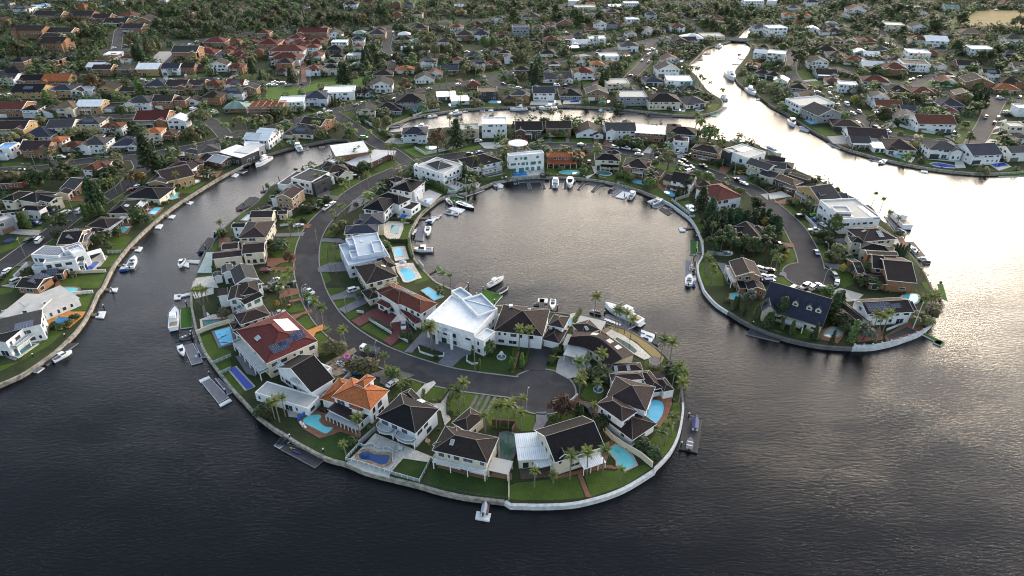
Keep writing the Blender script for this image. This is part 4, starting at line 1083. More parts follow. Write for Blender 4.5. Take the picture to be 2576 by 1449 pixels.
def x_dorm(R0,ws,c,wi,side,u,v,wd=1.8,h=1.6,wall="c",rm="k"):
 """small gabled dormer on a slope, its window a part of its own"""
 w=ws[int(wi)];side=int(side);wd,h=float(wd),float(h)
 L,W=(w.L,w.W) if side in (0,2) else (w.W,w.L)
 ax=[w.ex,w.ey,-w.ex,-w.ey][side];ay=[w.ey,-w.ex,-w.ey,w.ex][side]
 Oc=[w.O,w.O+w.ex*w.L,w.O+w.ex*w.L+w.ey*w.W,w.O+w.ey*w.W][side]-c
 p=Oc+ax*(float(u)*L)+ay*(float(v)*W/2);z=w.z+float(v)*W/2*w.pitch
 dl=(h+wd*.5)/w.pitch+.4
 g=MB();r=MB();Z=lambda q,zz:Vector((q.x,q.y,zz))
 a,b=p-ax*wd/2,p+ax*wd/2
 g.poly(Z(a,z-.2),Z(b,z-.2),Z(b,z+h),Z(p,z+h+wd*.55),Z(a,z+h))
 g.poly(Z(a,z-.2),Z(a,z+h),Z(a+ay*dl,z+h));g.poly(Z(b,z+h),Z(b,z-.2),Z(b+ay*dl,z+h))
 o=ax*.25;f=-ay*.3;dz=.14
 r.poly(Z(a-o+f,z+h-dz),Z(p+f,z+h+wd*.55+.05),Z(p+ay*dl,z+h+wd*.55+.05),Z(a-o+ay*dl,z+h-dz))
 r.poly(Z(p+f,z+h+wd*.55+.05),Z(b+o+f,z+h-dz),Z(b+o+ay*dl,z+h-dz),Z(p+ay*dl,z+h+wd*.55+.05))
 d=ob("dormer",g.mesh("dormer",WALL[wall][0]),R0);ob("dormer_roof",r.mesh("dormer_roof",ROOF[rm][0],None,True),d)
 fm,gm=window_mesh(wd*.55,h*.7,0,False)
 q=ob("window",fm,R0,(p.x,p.y,z+.3),math.atan2(-ay.y,-ay.x)+math.pi/2);ob("pane",gm,q)
def x_post(R0,ws,c,wi,side,u0,u1,depth,z,roofm="c",n=3):
 """flat verandah roof on posts along one side"""
 w=ws[int(wi)];side=int(side);u0,u1,depth,z,n=float(u0),float(u1),float(depth),float(z),int(n)
 L=w.L if side in (0,2) else w.W
 ax=[w.ex,w.ey,-w.ex,-w.ey][side];ay=[-w.ey,w.ex,w.ey,-w.ex][side]
 Oc=[w.O,w.O+w.ex*w.L,w.O+w.ex*w.L+w.ey*w.W,w.O+w.ey*w.W][side]-c-ay*(w.eave-.04)
 a,b=Oc+ax*u0*L,Oc+ax*u1*L
 g=MB();Z=lambda q,zz:Vector((q.x,q.y,zz))
 top=[Z(a,z+.3),Z(b,z+.3),Z(b+ay*depth,z),Z(a+ay*depth,z)]
 bot=[q-Vector((0,0,.15)) for q in top]
 g.add(top+bot,[(0,3,2,1),(4,5,6,7),(0,1,5,4),(1,2,6,5),(2,3,7,6),(3,0,4,7)])
 ob("verandah_roof",g.mesh("verandah_roof",ROOF[roofm][0],None,True),R0)
 for k in range(n):
  p=a.lerp(b,(k+.03)/(n-1+.06))+ay*(depth-.2)
  put_post(R0,p,.1,z-.14)
ROWN={}
def house_row(c,r,where,s,yaw=0.0,groupname=None):
 """one entry: x,y of the middle of the front base line, its width in the map, then roof, roof type, wall, storeys, flags (s solar, v verandah, x front gable), optional @yaw"""
 tile(c,r)
 for e in s.split():
  a=e.split(',')
  x,y,wpx=map(float,a[:3]);code=a[3]
  yw=yaw
  if '@' in code:code,t=code.split('@');yw=float(t)
  p=at(x,y);q=at(x+10,y)
  sc=(q-p).length/10
  L=max(7.5,wpx*sc);t=math.radians(yw)
  ex=Vector((math.cos(t),math.sin(t),0));ey=Vector((-ex.y,ex.x,0))
  FAR.append((wpx,p,ex,ey,L,code,where))
FAR=[]
def build_far():
 FAR.sort(key=lambda f:-f[0])
 masses={}
 for i,(wpx,p,ex,ey,L,code,where) in enumerate(FAR):
  rm,ty,wm,st=code[0],code[1],code[2],int(code[3])
  fl=code[4:]
  if st==3 and L<14:st=2
  z={1:2.7,2:5.2,3:7.8}[st]+(0 if ty !='f' else .4)
  W=min(max(9.5,L*R.uniform(.75,1.0)),17)
  O=Vector((p.x,p.y,0))-ex*L/2
  if any(0<(d :=O+ex*L/2+ey*W*.5-h[0]).dot(h[1])<h[3] and 0<d.dot(h[2])<h[4] for h in HOUSE_RECTS):W*=.8
  ws=[((O,ex,ey,L,W),z,ty+rm+wm,{'p':R.uniform(.36,.46),'gar':0 if R.random()<.4 else None,'gcol':R.choice(['trim_white','trim_tan','trim_white','trim_dark'])})]
  if 'x' in fl or (ty in 'hg' and L>12 and R.random()<.45):
   lw=min(L*.42,6.5);sx=R.choice([0,L-lw])
   ws.append(((O+ex*sx-ey*1.8,ex,ey,lw,min(W,6)+.3),z-R.choice([0,0,.15])-.05,('x' if ty=='g' or 'x' in fl else R.choice('hx'))+rm+wm,{'p':.42}))
  if ty in 'hg' and L>13 and R.random()<.35:
   lw=L*R.uniform(.3,.5);ws.append(((O+ex*R.choice([.3,L-lw-.3])+ey*(W-3),ex,ey,lw,8),z-.12,('h' if ty=='h' else 'x')+rm+wm,{'p':.42}))
  if ty=='f' and st>=2 and R.random()<.6:
   ws.append(((O+ex*L*.1-ey*2.2,ex,ey,L*R.uniform(.4,.7),3.0),3.1,'f'+rm+wm,{}))
  ext=""
  if 'v' in fl or (st==1 and R.random()<.15):ext+="post 0 0 .05 .95 2.4 2.5 %s 4;"%R.choice('wsc')
  elif st==2 and R.random()<.3:ext+="bal 0 0 .1 .6 1.8 2.9 %s;"%R.choice(['glass','white'])
  if 's' in fl and ty in 'hg':ext+="sol 0 0 .5 .5 6 2;"
  if i>=292:
   m=masses.setdefault((rm,wm),(MB(),MB()))
   w=Wing();w.O,w.ex,w.ey,w.L,w.W=O,ex,ey,L,W
   w.z,w.type,w.pitch,w.eave,w.par,w.fall=z,ty,.4,.4 if ty in 'hxg' else 0,.5,.4
   j=MB();roof_parts(w,m[0],j,m[1],m[1],Vector((0,0,0)),False)
   q=[O+ex*a+ey*b for a,b in ((.4,.4),(L-.4,.4),(L-.4,W-.4),(.4,W-.4))]
   m[1].prism(q,0,z-.05);HOUSE_RECTS.append((O,ex,ey,L,W,z))
   continue
  near=wpx>230
  h=near_house("",ws,ext,near,R.choice(["trim_white"]*3+["trim_dark"]),0)
  h['group']='houses of the suburb'
  tn={'h':'hip','g':'gable','x':'end-gable','f':'flat','m':'sheet'}[ty]
  reg(h,"%s %s-roofed %s %s house"%(ROOF[rm][1],tn,WALL[wm][1],{1:'low',2:'two-storey',3:'three-storey'}[st]),where)
 rs=None
 for (rm,wm),(a,b) in masses.items():
  if rs is None:
   rs=ob("distant_houses",None);rs['kind']='stuff';rs['label']='far roofs and walls along the top edge, too small to tell apart'
  ob("distant_roofs",a.mesh("distant_roofs",ROOF[rm][0],(0,0,-LAND),True),rs)['kind']='stuff'
  ob("distant_walls",b.mesh("distant_walls",WALL[wm][0],(0,0,-LAND)),rs)['kind']='stuff'
# ------------------------------------------------------------------ the houses near the camera, one by one
H_=near_house
tile(*E_)
H_("white two-storey house with black hip roof and two curved balconies",[("1190,350 1605,500 1865,258",5.8,"hkW",dict(p=.5,wh=1.5)),("1480,205 1700,300 1800,215",5.2,"hkW",dict(p=.4)),("1400,120 1560,240 1700,190",5.2,"hkW",dict(p=.42))],
   "bal 0 3 .03 .42 2.6 2.9 glass 1;bal 0 3 .52 .97 2.6 2.9 glass 1;sky 1 1 .5 .55 2 1",dark=1)
H_("brown hip-roofed cream house with long white verandah over the near lawn",[("1770,670 2330,795 2445,540",5.8,"hbc",dict(p=.5)),("1945,415 2130,480 2350,350",4.2,"hbc",dict(p=.45)),("1790,600 1900,690 2110,480",5.6,"hbc",dict(p=.5)),("2335,855 2540,910 2576,775",2.7,"scc",dict(fall=.1))],
   "bal 0 3 .02 .98 1.7 2.9 white;sky 0 3 .3 .6")
H_("orange terracotta-roofed white house with glass sunroom beside an aqua pool",[("765,120 1150,265 1335,60",5.8,"how",dict(p=.42,wh=2.2)),("650,140 830,200 1000,-20",3.4,"how",dict(p=.4)),("995,0 1085,35 1210,-60",7.6,"how",dict(p=.45,z0=5.0)),("930,240 1060,280 1150,190",5.0,"how",dict(p=.5)),("690,290 1030,410 1160,310",3.0,"mmw",dict(fall=.5))],
   "post 4 3 .02 .98 1.6 2.2 s 9")
tile(*F_)
H_("cream house with charcoal gable roof and white metal annex behind palms",[("268,455 430,790 905,592",5.6,"gkc",dict(p=.55)),("280,470 355,545 585,500",5.5,"hgc",dict(p=.5)),("430,610 445,775 585,700",5.2,"xkc",dict(p=.8)),("60,520 60,770 370,720",3.4,"mwc",dict(fall=.8)),("200,780 240,850 410,830",2.6,"sww",dict(fall=.05))],
   "post 0 0 .5 .95 3 2.5 w 4")
H_("large white mansion with stepped purple-brown hip roofs beside a round blue pool",[("860,290 1212,568 1450,395",3.1,"hmw",dict(p=.38)),("855,195 1110,382 1260,270",6.4,"hmw",dict(p=.45)),("945,140 1350,275 1415,20",6.2,"hmw",dict(p=.5,wh=2))],"")
tile(2,2)
H_("purple-brown hip-roofed pavilion wing with white columns at the palm point",[("965,860 1000,935 1340,940",5.0,"hmw",dict(p=.5)),("1300,860 1410,1055 1630,1025",3.0,"smw",dict(fall=.1,pw=.22)),("1440,920 1525,1045 1630,1020",3.3,"hmw",dict(p=.6,e=.3,nw=1)),("1270,850 1400,1030 1520,1000",3.6,"hmw",dict(p=.5,nw=1))],"")
r_=H_("long curved brown-roofed house with white carport at the turning circle",[("935,765 960,845 1320,830",3.3,"hmc",dict(p=.42)),("590,370 700,475 890,425",3.4,"hmc",dict(p=.45)),("575,570 515,668 722,710",2.8,"scw",dict(fall=.1)),("550,462 510,568 565,580",2.7,"mcw",dict(fall=.1)),("690,280 640,362 900,425",2.9,"scw",dict(fall=.2))],"sky 0 0 .25 .5;sky 0 0 .6 .45;sky 1 0 .4 .5")
c=r_.location
fr,rg_,re=[smooth_line([q-c for q in pts(s,LAND+z)],4) for s,z in (("558,568 740,605 870,682 965,790",3.4),("590,492 832,488 1005,605 1115,712",6.2),("640,425 895,452 1090,560 1235,672",3.4))]
g=MB();w=MB()
for i in range(len(fr)-1):
 g.poly(fr[i],fr[i+1],rg_[i+1],rg_[i]);g.poly(rg_[i],rg_[i+1],re[i+1],re[i])
ob("curved_roof",g.mesh("curved_roof","maroon_tile",None,True),r_)
w.prism(offset_poly(fr+re[::-1],-.6),-.2,3.35);w.poly(fr[0],rg_[0],re[0]);w.poly(re[-1],rg_[-1],fr[-1]);ob("wall",w.mesh("wall","cream_render"),r_)
for i in (3,6,8):
 q=[rg_[k].lerp(re[k],t)+Vector((0,0,.12)) for k,t in ((i,.25),(i+1,.25),(i+1,.75),(i,.75))];g=MB();g.poly(*q);ob("skylight",g.mesh("skylight","membrane_roof"),r_)
for i in range(1,len(fr)-1,2):
 d=fr[i+1]-fr[i];m_=fr[i].lerp(re[i],.06);o=ob("window",window_mesh(1.8,1.4,0,False)[0],r_,(m_.x,m_.y,.9),math.atan2(d.y,d.x));ob("pane",window_mesh(1.8,1.4,0,False)[1],o)
H_("brown-roofed white house with three arched black garage doors",[("-36,170 -186,430 315,455",5.8,"hmw",dict(p=.45)),("440,265 360,372 525,398",5.8,"hmw",dict(p=.45)),("390,385 300,515 480,555",3.2,"hmw",dict(p=.5,gar=0,gcol="trim_dark")),("80,250 60,405 215,455",5.7,"xmw",dict(p=.5))],"sky 0 2 .4 .5;chim 0 .2 .8 2 white_render")
tile(1,2)
H_("huge white flat-roofed mansion with grand portico",[("1715,322 2195,472 2425,215",7.2,"fww",dict(par=.7,wh=1.6)),("1960,45 2080,130 2180,90",7.6,"fpw",dict(par=.7)),("2100,120 2230,290 2420,215",7.7,"fpw",dict(par=.6)),("1825,395 1965,470 2000,420",6.2,"sww",dict(fall=.05,pw=.45)),("2230,490 2290,545 2345,430",5.8,"fww",dict()),("1985,485 2165,560 2200,520",3.4,"fww",dict(gar=3,par=.9))],
   "sky 3 0 .5 .5 3 1")
H_("white house with sweeping red tiled roofs and shade sail",[("1220,70 1660,262 1835,160",5.9,"hrw",dict(p=.5)),("1300,-10 1430,170 1560,60",5.9,"hrw",dict(p=.5)),("1445,215 1600,365 1675,335",3.1,"hrw",dict(p=.4)),("1210,140 1330,205 1400,160",3.0,"hrw",dict(p=.35))],"sol 0 1 .6 .5 6 2")
H_("cream mansion with crimson metal hip roof covered in solar panels",[("-100,395 105,760 580,500",6.4,"hRc",dict(p=.38)),("-160,380 -80,470 20,430",3.2,"fwc",dict(par=.2)),("410,420 590,590 600,560",4.0,"fRc",dict())],
   "sol 0 0 .55 .35 6 1;sol 0 0 .75 .4 4 2;sol 0 0 .35 .3 5 2;sol 0 1 .55 .5 8 3;sky 0 3 .45 .35 2 1;bal 0 3 .05 .95 3 3 glass")
H_("half-demolished white house with black gable roof and blue tarps",[("225,790 555,1055 780,905",5.0,"gkw",dict(p=.5)),("120,960 520,1220 590,1090",2.9,"fcw",dict(par=.3)),("525,760 690,860 750,800",2.9,"fcw",dict(par=.3)),("350,915 400,960 430,930",6.2,"mcw",dict(fall=.1,z0=4.8))],"sky 0 3 .5 .6 2 2;sky 0 3 .05 .3 3 1")
tile(1,1)
H_("dark brown pyramid-roofed cream house beside the freeform sky-blue pool",[("970,1240 1110,1412 1435,1340",5.7,"hbc",dict(p=.48)),("1180,1165 1290,1260 1420,1230",5.8,"hbc",dict(p=.48))],"sky 0 1 .5 .5")
tile(1,2)
H_("small dark-roofed cream garage wing beside the red drive",[("1075,25 1135,122 1270,70",3.0,"hbc",dict(p=.45))],"",cat="garage")
tile(1,1)
H_("pale grey flat-roofed modern mansion with stepped parapets",[("888,1012 930,1228 1335,1120",5.6,"fpW",dict(par=.5)),("1000,930 1030,1135 1290,1085",6.9,"fpW",dict(par=.35,z0=4,wh=.8)),("1180,985 1190,1100 1290,1080",7.3,"fpW",dict(par=.4,z0=5,nw=1)),("920,960 940,1030 1010,1010",6.6,"fpW",dict(z0=4,nw=1)),("950,1085 960,1155 1030,1140",6.3,"fpW",dict(z0=4,nw=1))],"sky 1 0 .3 .7")
H_("slate-blue cross-hipped cream house next to the teal pool",[("915,820 885,910 1225,885",5.2,"hBc",dict(p=.45)),("1080,705 1050,830 1290,795",5.4,"hBc",dict(p=.42)),("990,765 985,810 1110,800",5.2,"hBc",dict(p=.45))],"")
H_("charcoal hip-roofed white house with flat dark garage cube",[("1065,655 1295,682 1430,560",5.6,"hkw",dict(p=.5)),("1250,520 1440,615 1540,545",5.6,"hkw",dict(p=.5)),("1468,640 1562,668 1632,595",3.1,"fkw",dict(par=.3))],"bal 0 1 .2 .9 1.8 2.9 glass")
H_("charcoal-roofed white house carrying a large bright solar array",[("1345,455 1560,488 1715,378",5.5,"hkw",dict(p=.42)),("1345,350 1400,390 1490,350",3.4,"hkw",dict(p=.42)),("1555,470 1600,490 1660,440",5.0,"mww",dict(fall=.1))],"sol 0 2 .45 .5 7 3;sol 0 1 .5 .5 6 3;bal 0 1 .1 .5 1.6 2.9 glass")
H_("white mansion with grey hip crown and curved balcony over a pool terrace",[("1615,228 1885,305 2085,210",6.6,"fcw",dict(par=.4)),("1730,195 1830,265 1975,215",7.0,"hgw",dict(p=.45,z0=6,nw=1)),("1600,225 1640,250 1720,205",6.0,"fkw",dict())],"bal 0 0 .2 .7 2.2 3.2 glass 1;sol 0 2 .3 .3 6 2;sol 0 3 .3 .4 5 2")
H_("dark brown-roofed white house above a green pool at the bay head",[("2040,150 2165,245 2475,165",5.4,"hkw",dict(p=.4)),("2230,170 2290,205 2400,180",5.3,"xkw",dict(p=.3))],"bal 0 0 .35 .75 2 2.9 glass")
H_("white modern house with black framed box window and grey sheet roof",[("340,350 552,388 752,290",6.6,"fgw",dict(par=.25)),("440,280 215,402 330,410",3.8,"fgw",dict(par=.2)),("540,380 585,400 735,325",6.4,"fkk",dict(par=.2)),("690,345 715,365 780,340",3.2,"fgw",dict())],"",dark=1)
H_("pale metal-roofed brick house with sawtooth sheets near the inlet",[("830,20 800,125 1110,45",5.0,"mwb",dict(fall=.8)),("750,165 790,190 850,160",2.8,"mww",dict(fall=.2))],"")
H_("long low house with pale grey metal roof around a small blue pool",[("1180,60 890,190 1040,240",2.9,"msd",dict(fall=.6)),("1180,62 1170,100 1360,130",2.9,"msd",dict(fall=.4))],"")
H_("brown-roofed grey house tucked behind the white modern house",[("640,250 720,300 945,265",4.8,"hbc",dict(p=.45)),("740,215 830,335 955,280",3.4,"xbc",dict(p=.5))],"")
H_("sandstone two-storey house with brown gable roof and arched loggia",[("185,540 360,552 480,462",5.8,"gms",dict(p=.45)),("300,440 420,490 480,450",5.8,"gms",dict(p=.4)),("130,520 140,545 210,545",5.0,"gmw",dict(p=.3))],"bal 0 1 .1 .95 2.2 2.9 dark")
K2=K_/2
def tz(x0,y0):         # a map sheet drawn at twice the scale
 TILE[0],TILE[1]=x0/1024,y0/576
def z2(s):return ' '.join('%g,%g'%tuple(float(v)/2 for v in q.split(',')) for q in s.split())
tz(740,700)
H_("grey-brown gabled pale brick house with low linking wing, covered boat in front",[(z2("1345,720 1290,858 1735,872"),5.0,"gmc",dict(p=.4)),(z2("1870,720 1860,790 2050,790"),3.2,"gmc",dict(p=.4)),(z2("1480,660 1530,710 1760,640"),3.0,"hmc",dict(p=.4)),(z2("1900,690 2070,730 2190,690"),3.3,"hmc",dict(p=.4))],"")
H_("big dark brown-roofed house with white lattice balcony above the ring road",[(z2("1060,1265 1630,1255 1800,920"),5.6,"hmc",dict(p=.36)),(z2("990,950 925,1058 1195,1052"),5.5,"gkw",dict(p=.25))],"bal 0 1 .05 .98 1.6 2.9 white")
tz(740,980)
H_("maroon-roofed cream house with central gable beside the green paved terrace",[(z2("1060,-20 1140,180 1560,200"),5.6,"gmc",dict(p=.35)),(z2("560,150 540,285 1150,230"),4.6,"gmc",dict(p=.35)),(z2("740,-40 735,100 1060,80"),4.2,"gmc",dict(p=.3))],"",dark=1)
H_("grey slate gabled house with two tall white arches facing the channel",[(z2("965,490 1010,795 1470,660"),5.4,"xgw",dict(p=.4)),(z2("710,430 740,580 975,540"),5.0,"xgw",dict(p=.35)),(z2("550,570 565,655 760,610"),3.2,"xgw",dict(p=.3))],"",density=.6)
H_("white house with fractured dark brown roof planes and green glass",[(z2("840,860 850,1125 1180,1110"),5.6,"xkw",dict(p=.3)),(z2("1105,760 1130,1025 1500,940"),6.0,"hbw",dict(p=.45)),(z2("980,1160 1190,1205 1640,1080"),5.6,"gkw",dict(p=.4)),(z2("640,900 650,1030 860,1000"),5.2,"mkw",dict(fall=.3)),(z2("1340,760 1380,845 1560,760"),5.6,"xkw",dict(p=.35))],"bal 2 3 .1 .9 2 2.8 glass",dark=2)
tz(740,1240)
H_("brown-roofed house with ridged upper hip behind the dolphin pool",[(z2("940,440 1200,580 1640,350"),3.4,"hmc",dict(p=.4)),(z2("985,85 1110,300 1720,95"),5.4,"hmc",dict(p=.45)),(z2("910,265 960,400 1200,320"),3.2,"hmc",dict(p=.35)),(z2("1370,130 1530,380 1840,330"),3.2,"hmc",dict(p=.4))],"")
tile(2,1)
H_("tall white glass-fronted house with round saucer canopy on the roof",[("-30,100 -30,130 290,70",9.0,"fww",dict(par=.5)),((at(70,235),Vector((1,.12,0)).normalized(),Vector((-.12,1,0)).normalized(),13,9),5.6,"fcg",dict(par=.4)),],"bal 1 0 .05 .95 2.5 3.0 glass;bal 1 0 .05 .95 2 5.8 glass",dark=2)
H_("brick house with bright orange hip roof and deep front verandah",[("350,85 355,132 622,130",5.5,"horb"[:3],dict(p=.4)),("615,80 640,128 740,130",3.2,"horb"[:3],dict(p=.4,gar=0))],"post 0 0 0 1.1 3.2 2.6 o 6",trim="trim_tan")
H_("cream two-storey house with charcoal hips and glazed garden room",[("810,100 830,160 1090,185",5.3,"hkc",dict(p=.45)),("930,80 990,110 1110,100",5.4,"hkc",dict(p=.5))],"post 0 0 .25 .95 2.6 2.6 k 5")
H_("brown brick house with white balcony and low right wing above a blue pool",[("1160,140 1110,225 1380,248",5.3,"hmb",dict(p=.42)),("1390,235 1335,300 1490,330",3.0,"hmb",dict(p=.4)),("1150,190 1120,230 1210,240",5.2,"xmb",dict(p=.5))],"bal 0 0 .4 .8 1.6 2.9 white;chim 0 .95 .5 1.5 orange_brick")
H_("tudor house with black and white timbered upper wall and brown roof",[("1640,285 1590,365 1800,415",5.3,"gbw",dict(p=.5)),("1580,300 1510,350 1590,390",3.0,"gbc",dict(p=.4))],"post 0 0 -.1 .8 2.4 2.4 r 4",trim="trim_dark")
H_("white house with great bright red hip roof behind two pines",[("1825,440 2060,575 2335,535",5.8,"hRw",dict(p=.42)),("1900,370 1870,420 1990,405",3.4,"hbw",dict(p=.45))],"",trim="trim_tan")
H_("brick house with dark cross-gabled roof deep among the dark trees",[("2215,820 2215,885 2350,880",4.6,"gkb",dict(p=.35)),("2330,820 2400,990 2570,960",4.8,"xkb",dict(p=.45)),("2430,850 2480,930 2600,900",4.6,"xbb",dict(p=.4))],"")
H_("white flat house by the black drive, dark tiled front",[((at(2450,320),Vector((.94,-.34,0)),Vector((.34,.94,0)),14,9),5.4,"ggc",dict(gar=0,p=.4))],"")
H_("black and white boxy house with pale flat roof and arched porch",[("2135,52 2370,142 2552,85",7.0,"fcw",dict(par=.3,wh=1.8)),("2132,60 2180,95 2260,70",6.8,"fck",dict(nw=1))],"sol 0 2 .4 .4 8 3",dark=1)
H_("maroon-roofed brick house with striped awnings and parked cars",[("1860,0 1800,50 2080,100",5.2,"hmb",dict(p=.42)),("1830,60 1800,95 2060,150",2.9,"gmb",dict(p=.3))],"")
H_("grey gable-roofed cream house with long upper window band and yellow car",[("2440,150 2345,195 2576,270",5.6,"ggc",dict(p=.4,gar=0)),("2576,260 2480,300 2640,350",3.6,"ggc",dict(p=.4))],"")
tile(3,1)
H_("brown brick house with tan hip roofs and pale driveway",[("130,300 25,332 270,415",3.8,"htd",dict(p=.35)),("250,285 200,300 420,350",3.8,"htd",dict(p=.35)),("230,400 155,425 300,455",3.0,"htd",dict(p=.3,gar=3,gcol="trim_dark"))],"")
H_("yellow brick house with three dark dormers and tall chimney",[("282,432 522,575 742,545",5.8,"ggy",dict(p=.42)),("650,490 690,545 810,545",4.6,"ggy",dict(p=.4))],"dorm 0 3 .25 .35 1.8 1 g g;dorm 0 3 .5 .35 1.8 1 g g;dorm 0 3 .78 .35 1.8 1 g g;chim 0 .15 .55 3 yellow_brick;bal 0 3 .05 .95 1.4 2.9 dark")
H_("big white flat-roofed house with brown rooftop solar arrays",[("520,572 752,765 1132,745",6.8,"fcw",dict(par=.6)),("640,630 680,690 840,690",7.6,"fcw",dict(par=.5,z0=6,nw=1)),("575,650 640,740 690,715",4.0,"fpw",dict())],"sol 0 3 .2 1.1 5 2;sol 0 3 .7 .9 12 2;sol 0 3 .75 1.7 6 3;sol 0 0 .15 .2 7 2")
H_("dark hip-roofed stone mansion with white sails over its terrace",[("830,850 960,985 1255,925",5.8,"hmc",dict(p=.4)),("835,930 840,990 975,985",5.6,"hkc",dict(p=.45)),("1000,990 925,1052 1250,1080",5.6,"hkc",dict(p=.4)),("1180,930 1200,1000 1330,1010",3.2,"scw",dict(fall=.2))],"sky 0 0 .6 .5 2 2;sky 0 3 .5 .5")
H_("rambling grey-brown roofed brick house with tall side slope",[("1160,1130 1200,1370 1480,1372",5.0,"gmb",dict(p=.35)),("960,1090 1050,1245 1175,1270",5.4,"gmb",dict(p=.4)),("950,1065 1000,1110 1330,1150",6.2,"gtb",dict(p=.3)),("1010,1290 1020,1400 1190,1390",2.9,"gmb",dict(p=.25)),("870,1160 900,1300 970,1290",3.0,"gmb",dict(p=.3)),("1360,1180 1390,1370 1478,1370",5.2,"gmb",dict(p=.3))],"")
tz(2700,1000)
H_("stone house with brown gable roof and white timber balcony by the palms",[(z2("1090,225 1225,528 1755,540"),5.5,"xms",dict(p=.38)),(z2("1245,640 1300,765 1450,765"),3.0,"mkb",dict(fall=.4)),(z2("1440,650 1470,800 1810,790"),3.2,"xmb",dict(p=.4))],"bal 0 3 .05 .98 1.8 2.9 white;chim 0 .62 .04 1.6",near=True)
tile(3,2)
H_("slate-roofed house with cream gabled dormers and tall chimney",[("77,5 -80,200 555,375",3.6,"gBc",dict(p=.85)),("-120,150 -60,230 80,270",4.6,"xBc",dict(p=1.1)),("170,320 160,350 360,390",2.8,"ssc",dict(fall=.3))],
   "dorm 0 0 .5 .42 1.9 1.2 c B;dorm 0 0 .72 .42 1.9 1.2 c B;dorm 0 0 .86 .42 1.9 1.2 c B;chim 0 .62 .55 6.5 sandstone",trim="trim_tan")
H_("white gabled house with solar panels on the point, curved white wall below",[("885,118 998,268 1430,205",5.2,"gmw",dict(p=.42)),("700,150 935,360 1025,340",3.4,"xmw",dict(p=.42)),("1340,120 1350,230 1450,190",3.2,"gmw",dict(p=.35))],"sol 0 0 .32 .55 8 2;sol 0 0 .62 .55 5 1")
tile(0,1)
H_("white modern house with three terraces and rooftop solar arrays",[("470,1030 310,1118 620,1108",6.6,"fcw",dict(par=.3)),("620,1040 640,1090 835,1030",7.2,"fww",dict(par=.3)),("440,1160 430,1210 745,1190",5.8,"fcw",dict(par=.3)),("700,1040 735,1110 850,1060",7.2,"fww",dict(par=.3)),("330,1220 320,1250 740,1250",2.9,"fpw",dict()),("860,1090 880,1125 1030,1085",4.0,"sww",dict(pw=.3,fall=.02))],"sol 0 0 .5 .5 11 3;sol 1 0 .5 .5 5 3;bal 2 1 .1 .9 2 3 glass",dark=1)
H_("dark brown gabled brick house with solar panels above a round lawn",[("330,1320 150,1440 380,1449",3.0,"gbb",dict(p=.35)),("420,1265 390,1310 600,1330",3.0,"gbb",dict(p=.35))],"sol 0 1 .6 .5 6 3;sol 1 0 .5 .5 4 2")
H_("dark brown gable-roofed yellow brick house with tilted blue solar array",[("720,860 570,1015 780,1005",4.8,"gby",dict(p=.35)),("640,920 570,1015 830,985",4.7,"gby",dict(p=.3))],"sol 0 1 .5 .5 8 4;bal 0 1 .2 .9 2 2.8 white")
H_("brown hip-roofed brick house with pale verandah sheet and aqua pool",[("960,730 860,830 1035,880",3.2,"hbd",dict(p=.4)),("1190,730 1030,875 1090,880",3.0,"ssb",dict(fall=.2)),("1010,740 900,860 1190,735",3.2,"hbd",dict(p=.4))][:2],"")
H_("charcoal-roofed house with two skylights and white louvred patio roof",[("1150,570 1075,700 1270,712",3.2,"hkc",dict(p=.35)),("1400,580 1270,708 1345,710",2.9,"swc",dict(fall=.15)),("1240,565 1200,640 1400,580",3.2,"hkc",dict(p=.35))][:2],"sky 0 1 .4 .6 2 1")
H_("wide black-roofed cream house with stone rockery pool",[("1390,420 1255,540 1570,580",3.3,"hkc",dict(p=.35)),("1540,420 1480,500 1740,440",3.3,"hkc",dict(p=.35))],"")
H_("yellow brick gabled house with solar panels beside the kidney pool",[("1630,285 1470,395 1680,385",4.8,"xmy",dict(p=.3)),("1800,240 1650,385 1850,275",4.8,"gmy",dict(p=.3))],"sol 0 1 .6 .5 9 3")
H_("long brown-roofed brick house with glazed end and red brick terrace",[("1830,175 1660,250 1950,240",3.2,"hmb",dict(p=.35)),("1880,175 1870,230 2050,195",3.2,"hmb",dict(p=.35)),("1900,240 1850,280 1970,250",2.8,"mwb",dict(fall=.1))],"")
H_("small square brick house with white edged flat sheet roof",[("1790,80 1785,125 1925,130",3.2,"fsr",dict(par=.15))],"")
H_("yellow brick two-storey house with grey hip roof",[("1930,40 1835,75 2000,105",5.4,"hgy",dict(p=.35)),("2060,20 1990,100 2205,45",5.4,"hgy",dict(p=.35))],"")
H_("low dark-roofed house with grey sheet roof behind the inlet lawn",[("2180,85 2035,155 2200,205",3.0,"gsd",dict(p=.3)),("2120,90 1990,160 2060,180",3.0,"gmd",dict(p=.3))],"")
H_("long modern house with white and grey chequered flat roofs",[("2330,0 2190,80 2340,165",4.6,"mwk",dict(fall=.2)),("2460,-20 2350,75 2460,110",5.0,"msg",dict(fall=.1)),("2560,-30 2450,80 2600,50",4.8,"mwk",dict(fall=.2))],"")
H_("white gabled house with bay of glass at the inlet head",[("2480,-110 2440,-50 2560,-20",5.6,"gww",dict(p=.45)),("2600,-130 2540,-40 2680,-20",5.4,"gww",dict(p=.45))],"bal 0 0 0 1 2 2.8 white")
H_("grey long-gabled brick house above the yellow tree",[("840,330 600,450 740,470",3.2,"ggb",dict(p=.35))],"")
H_("white house with rust-red hip roof at the grassy bend",[("960,170 815,258 960,270",5.2,"hrw",dict(p=.45)),("1040,180 950,240 1090,220",5.0,"hrw",dict(p=.45))],"")
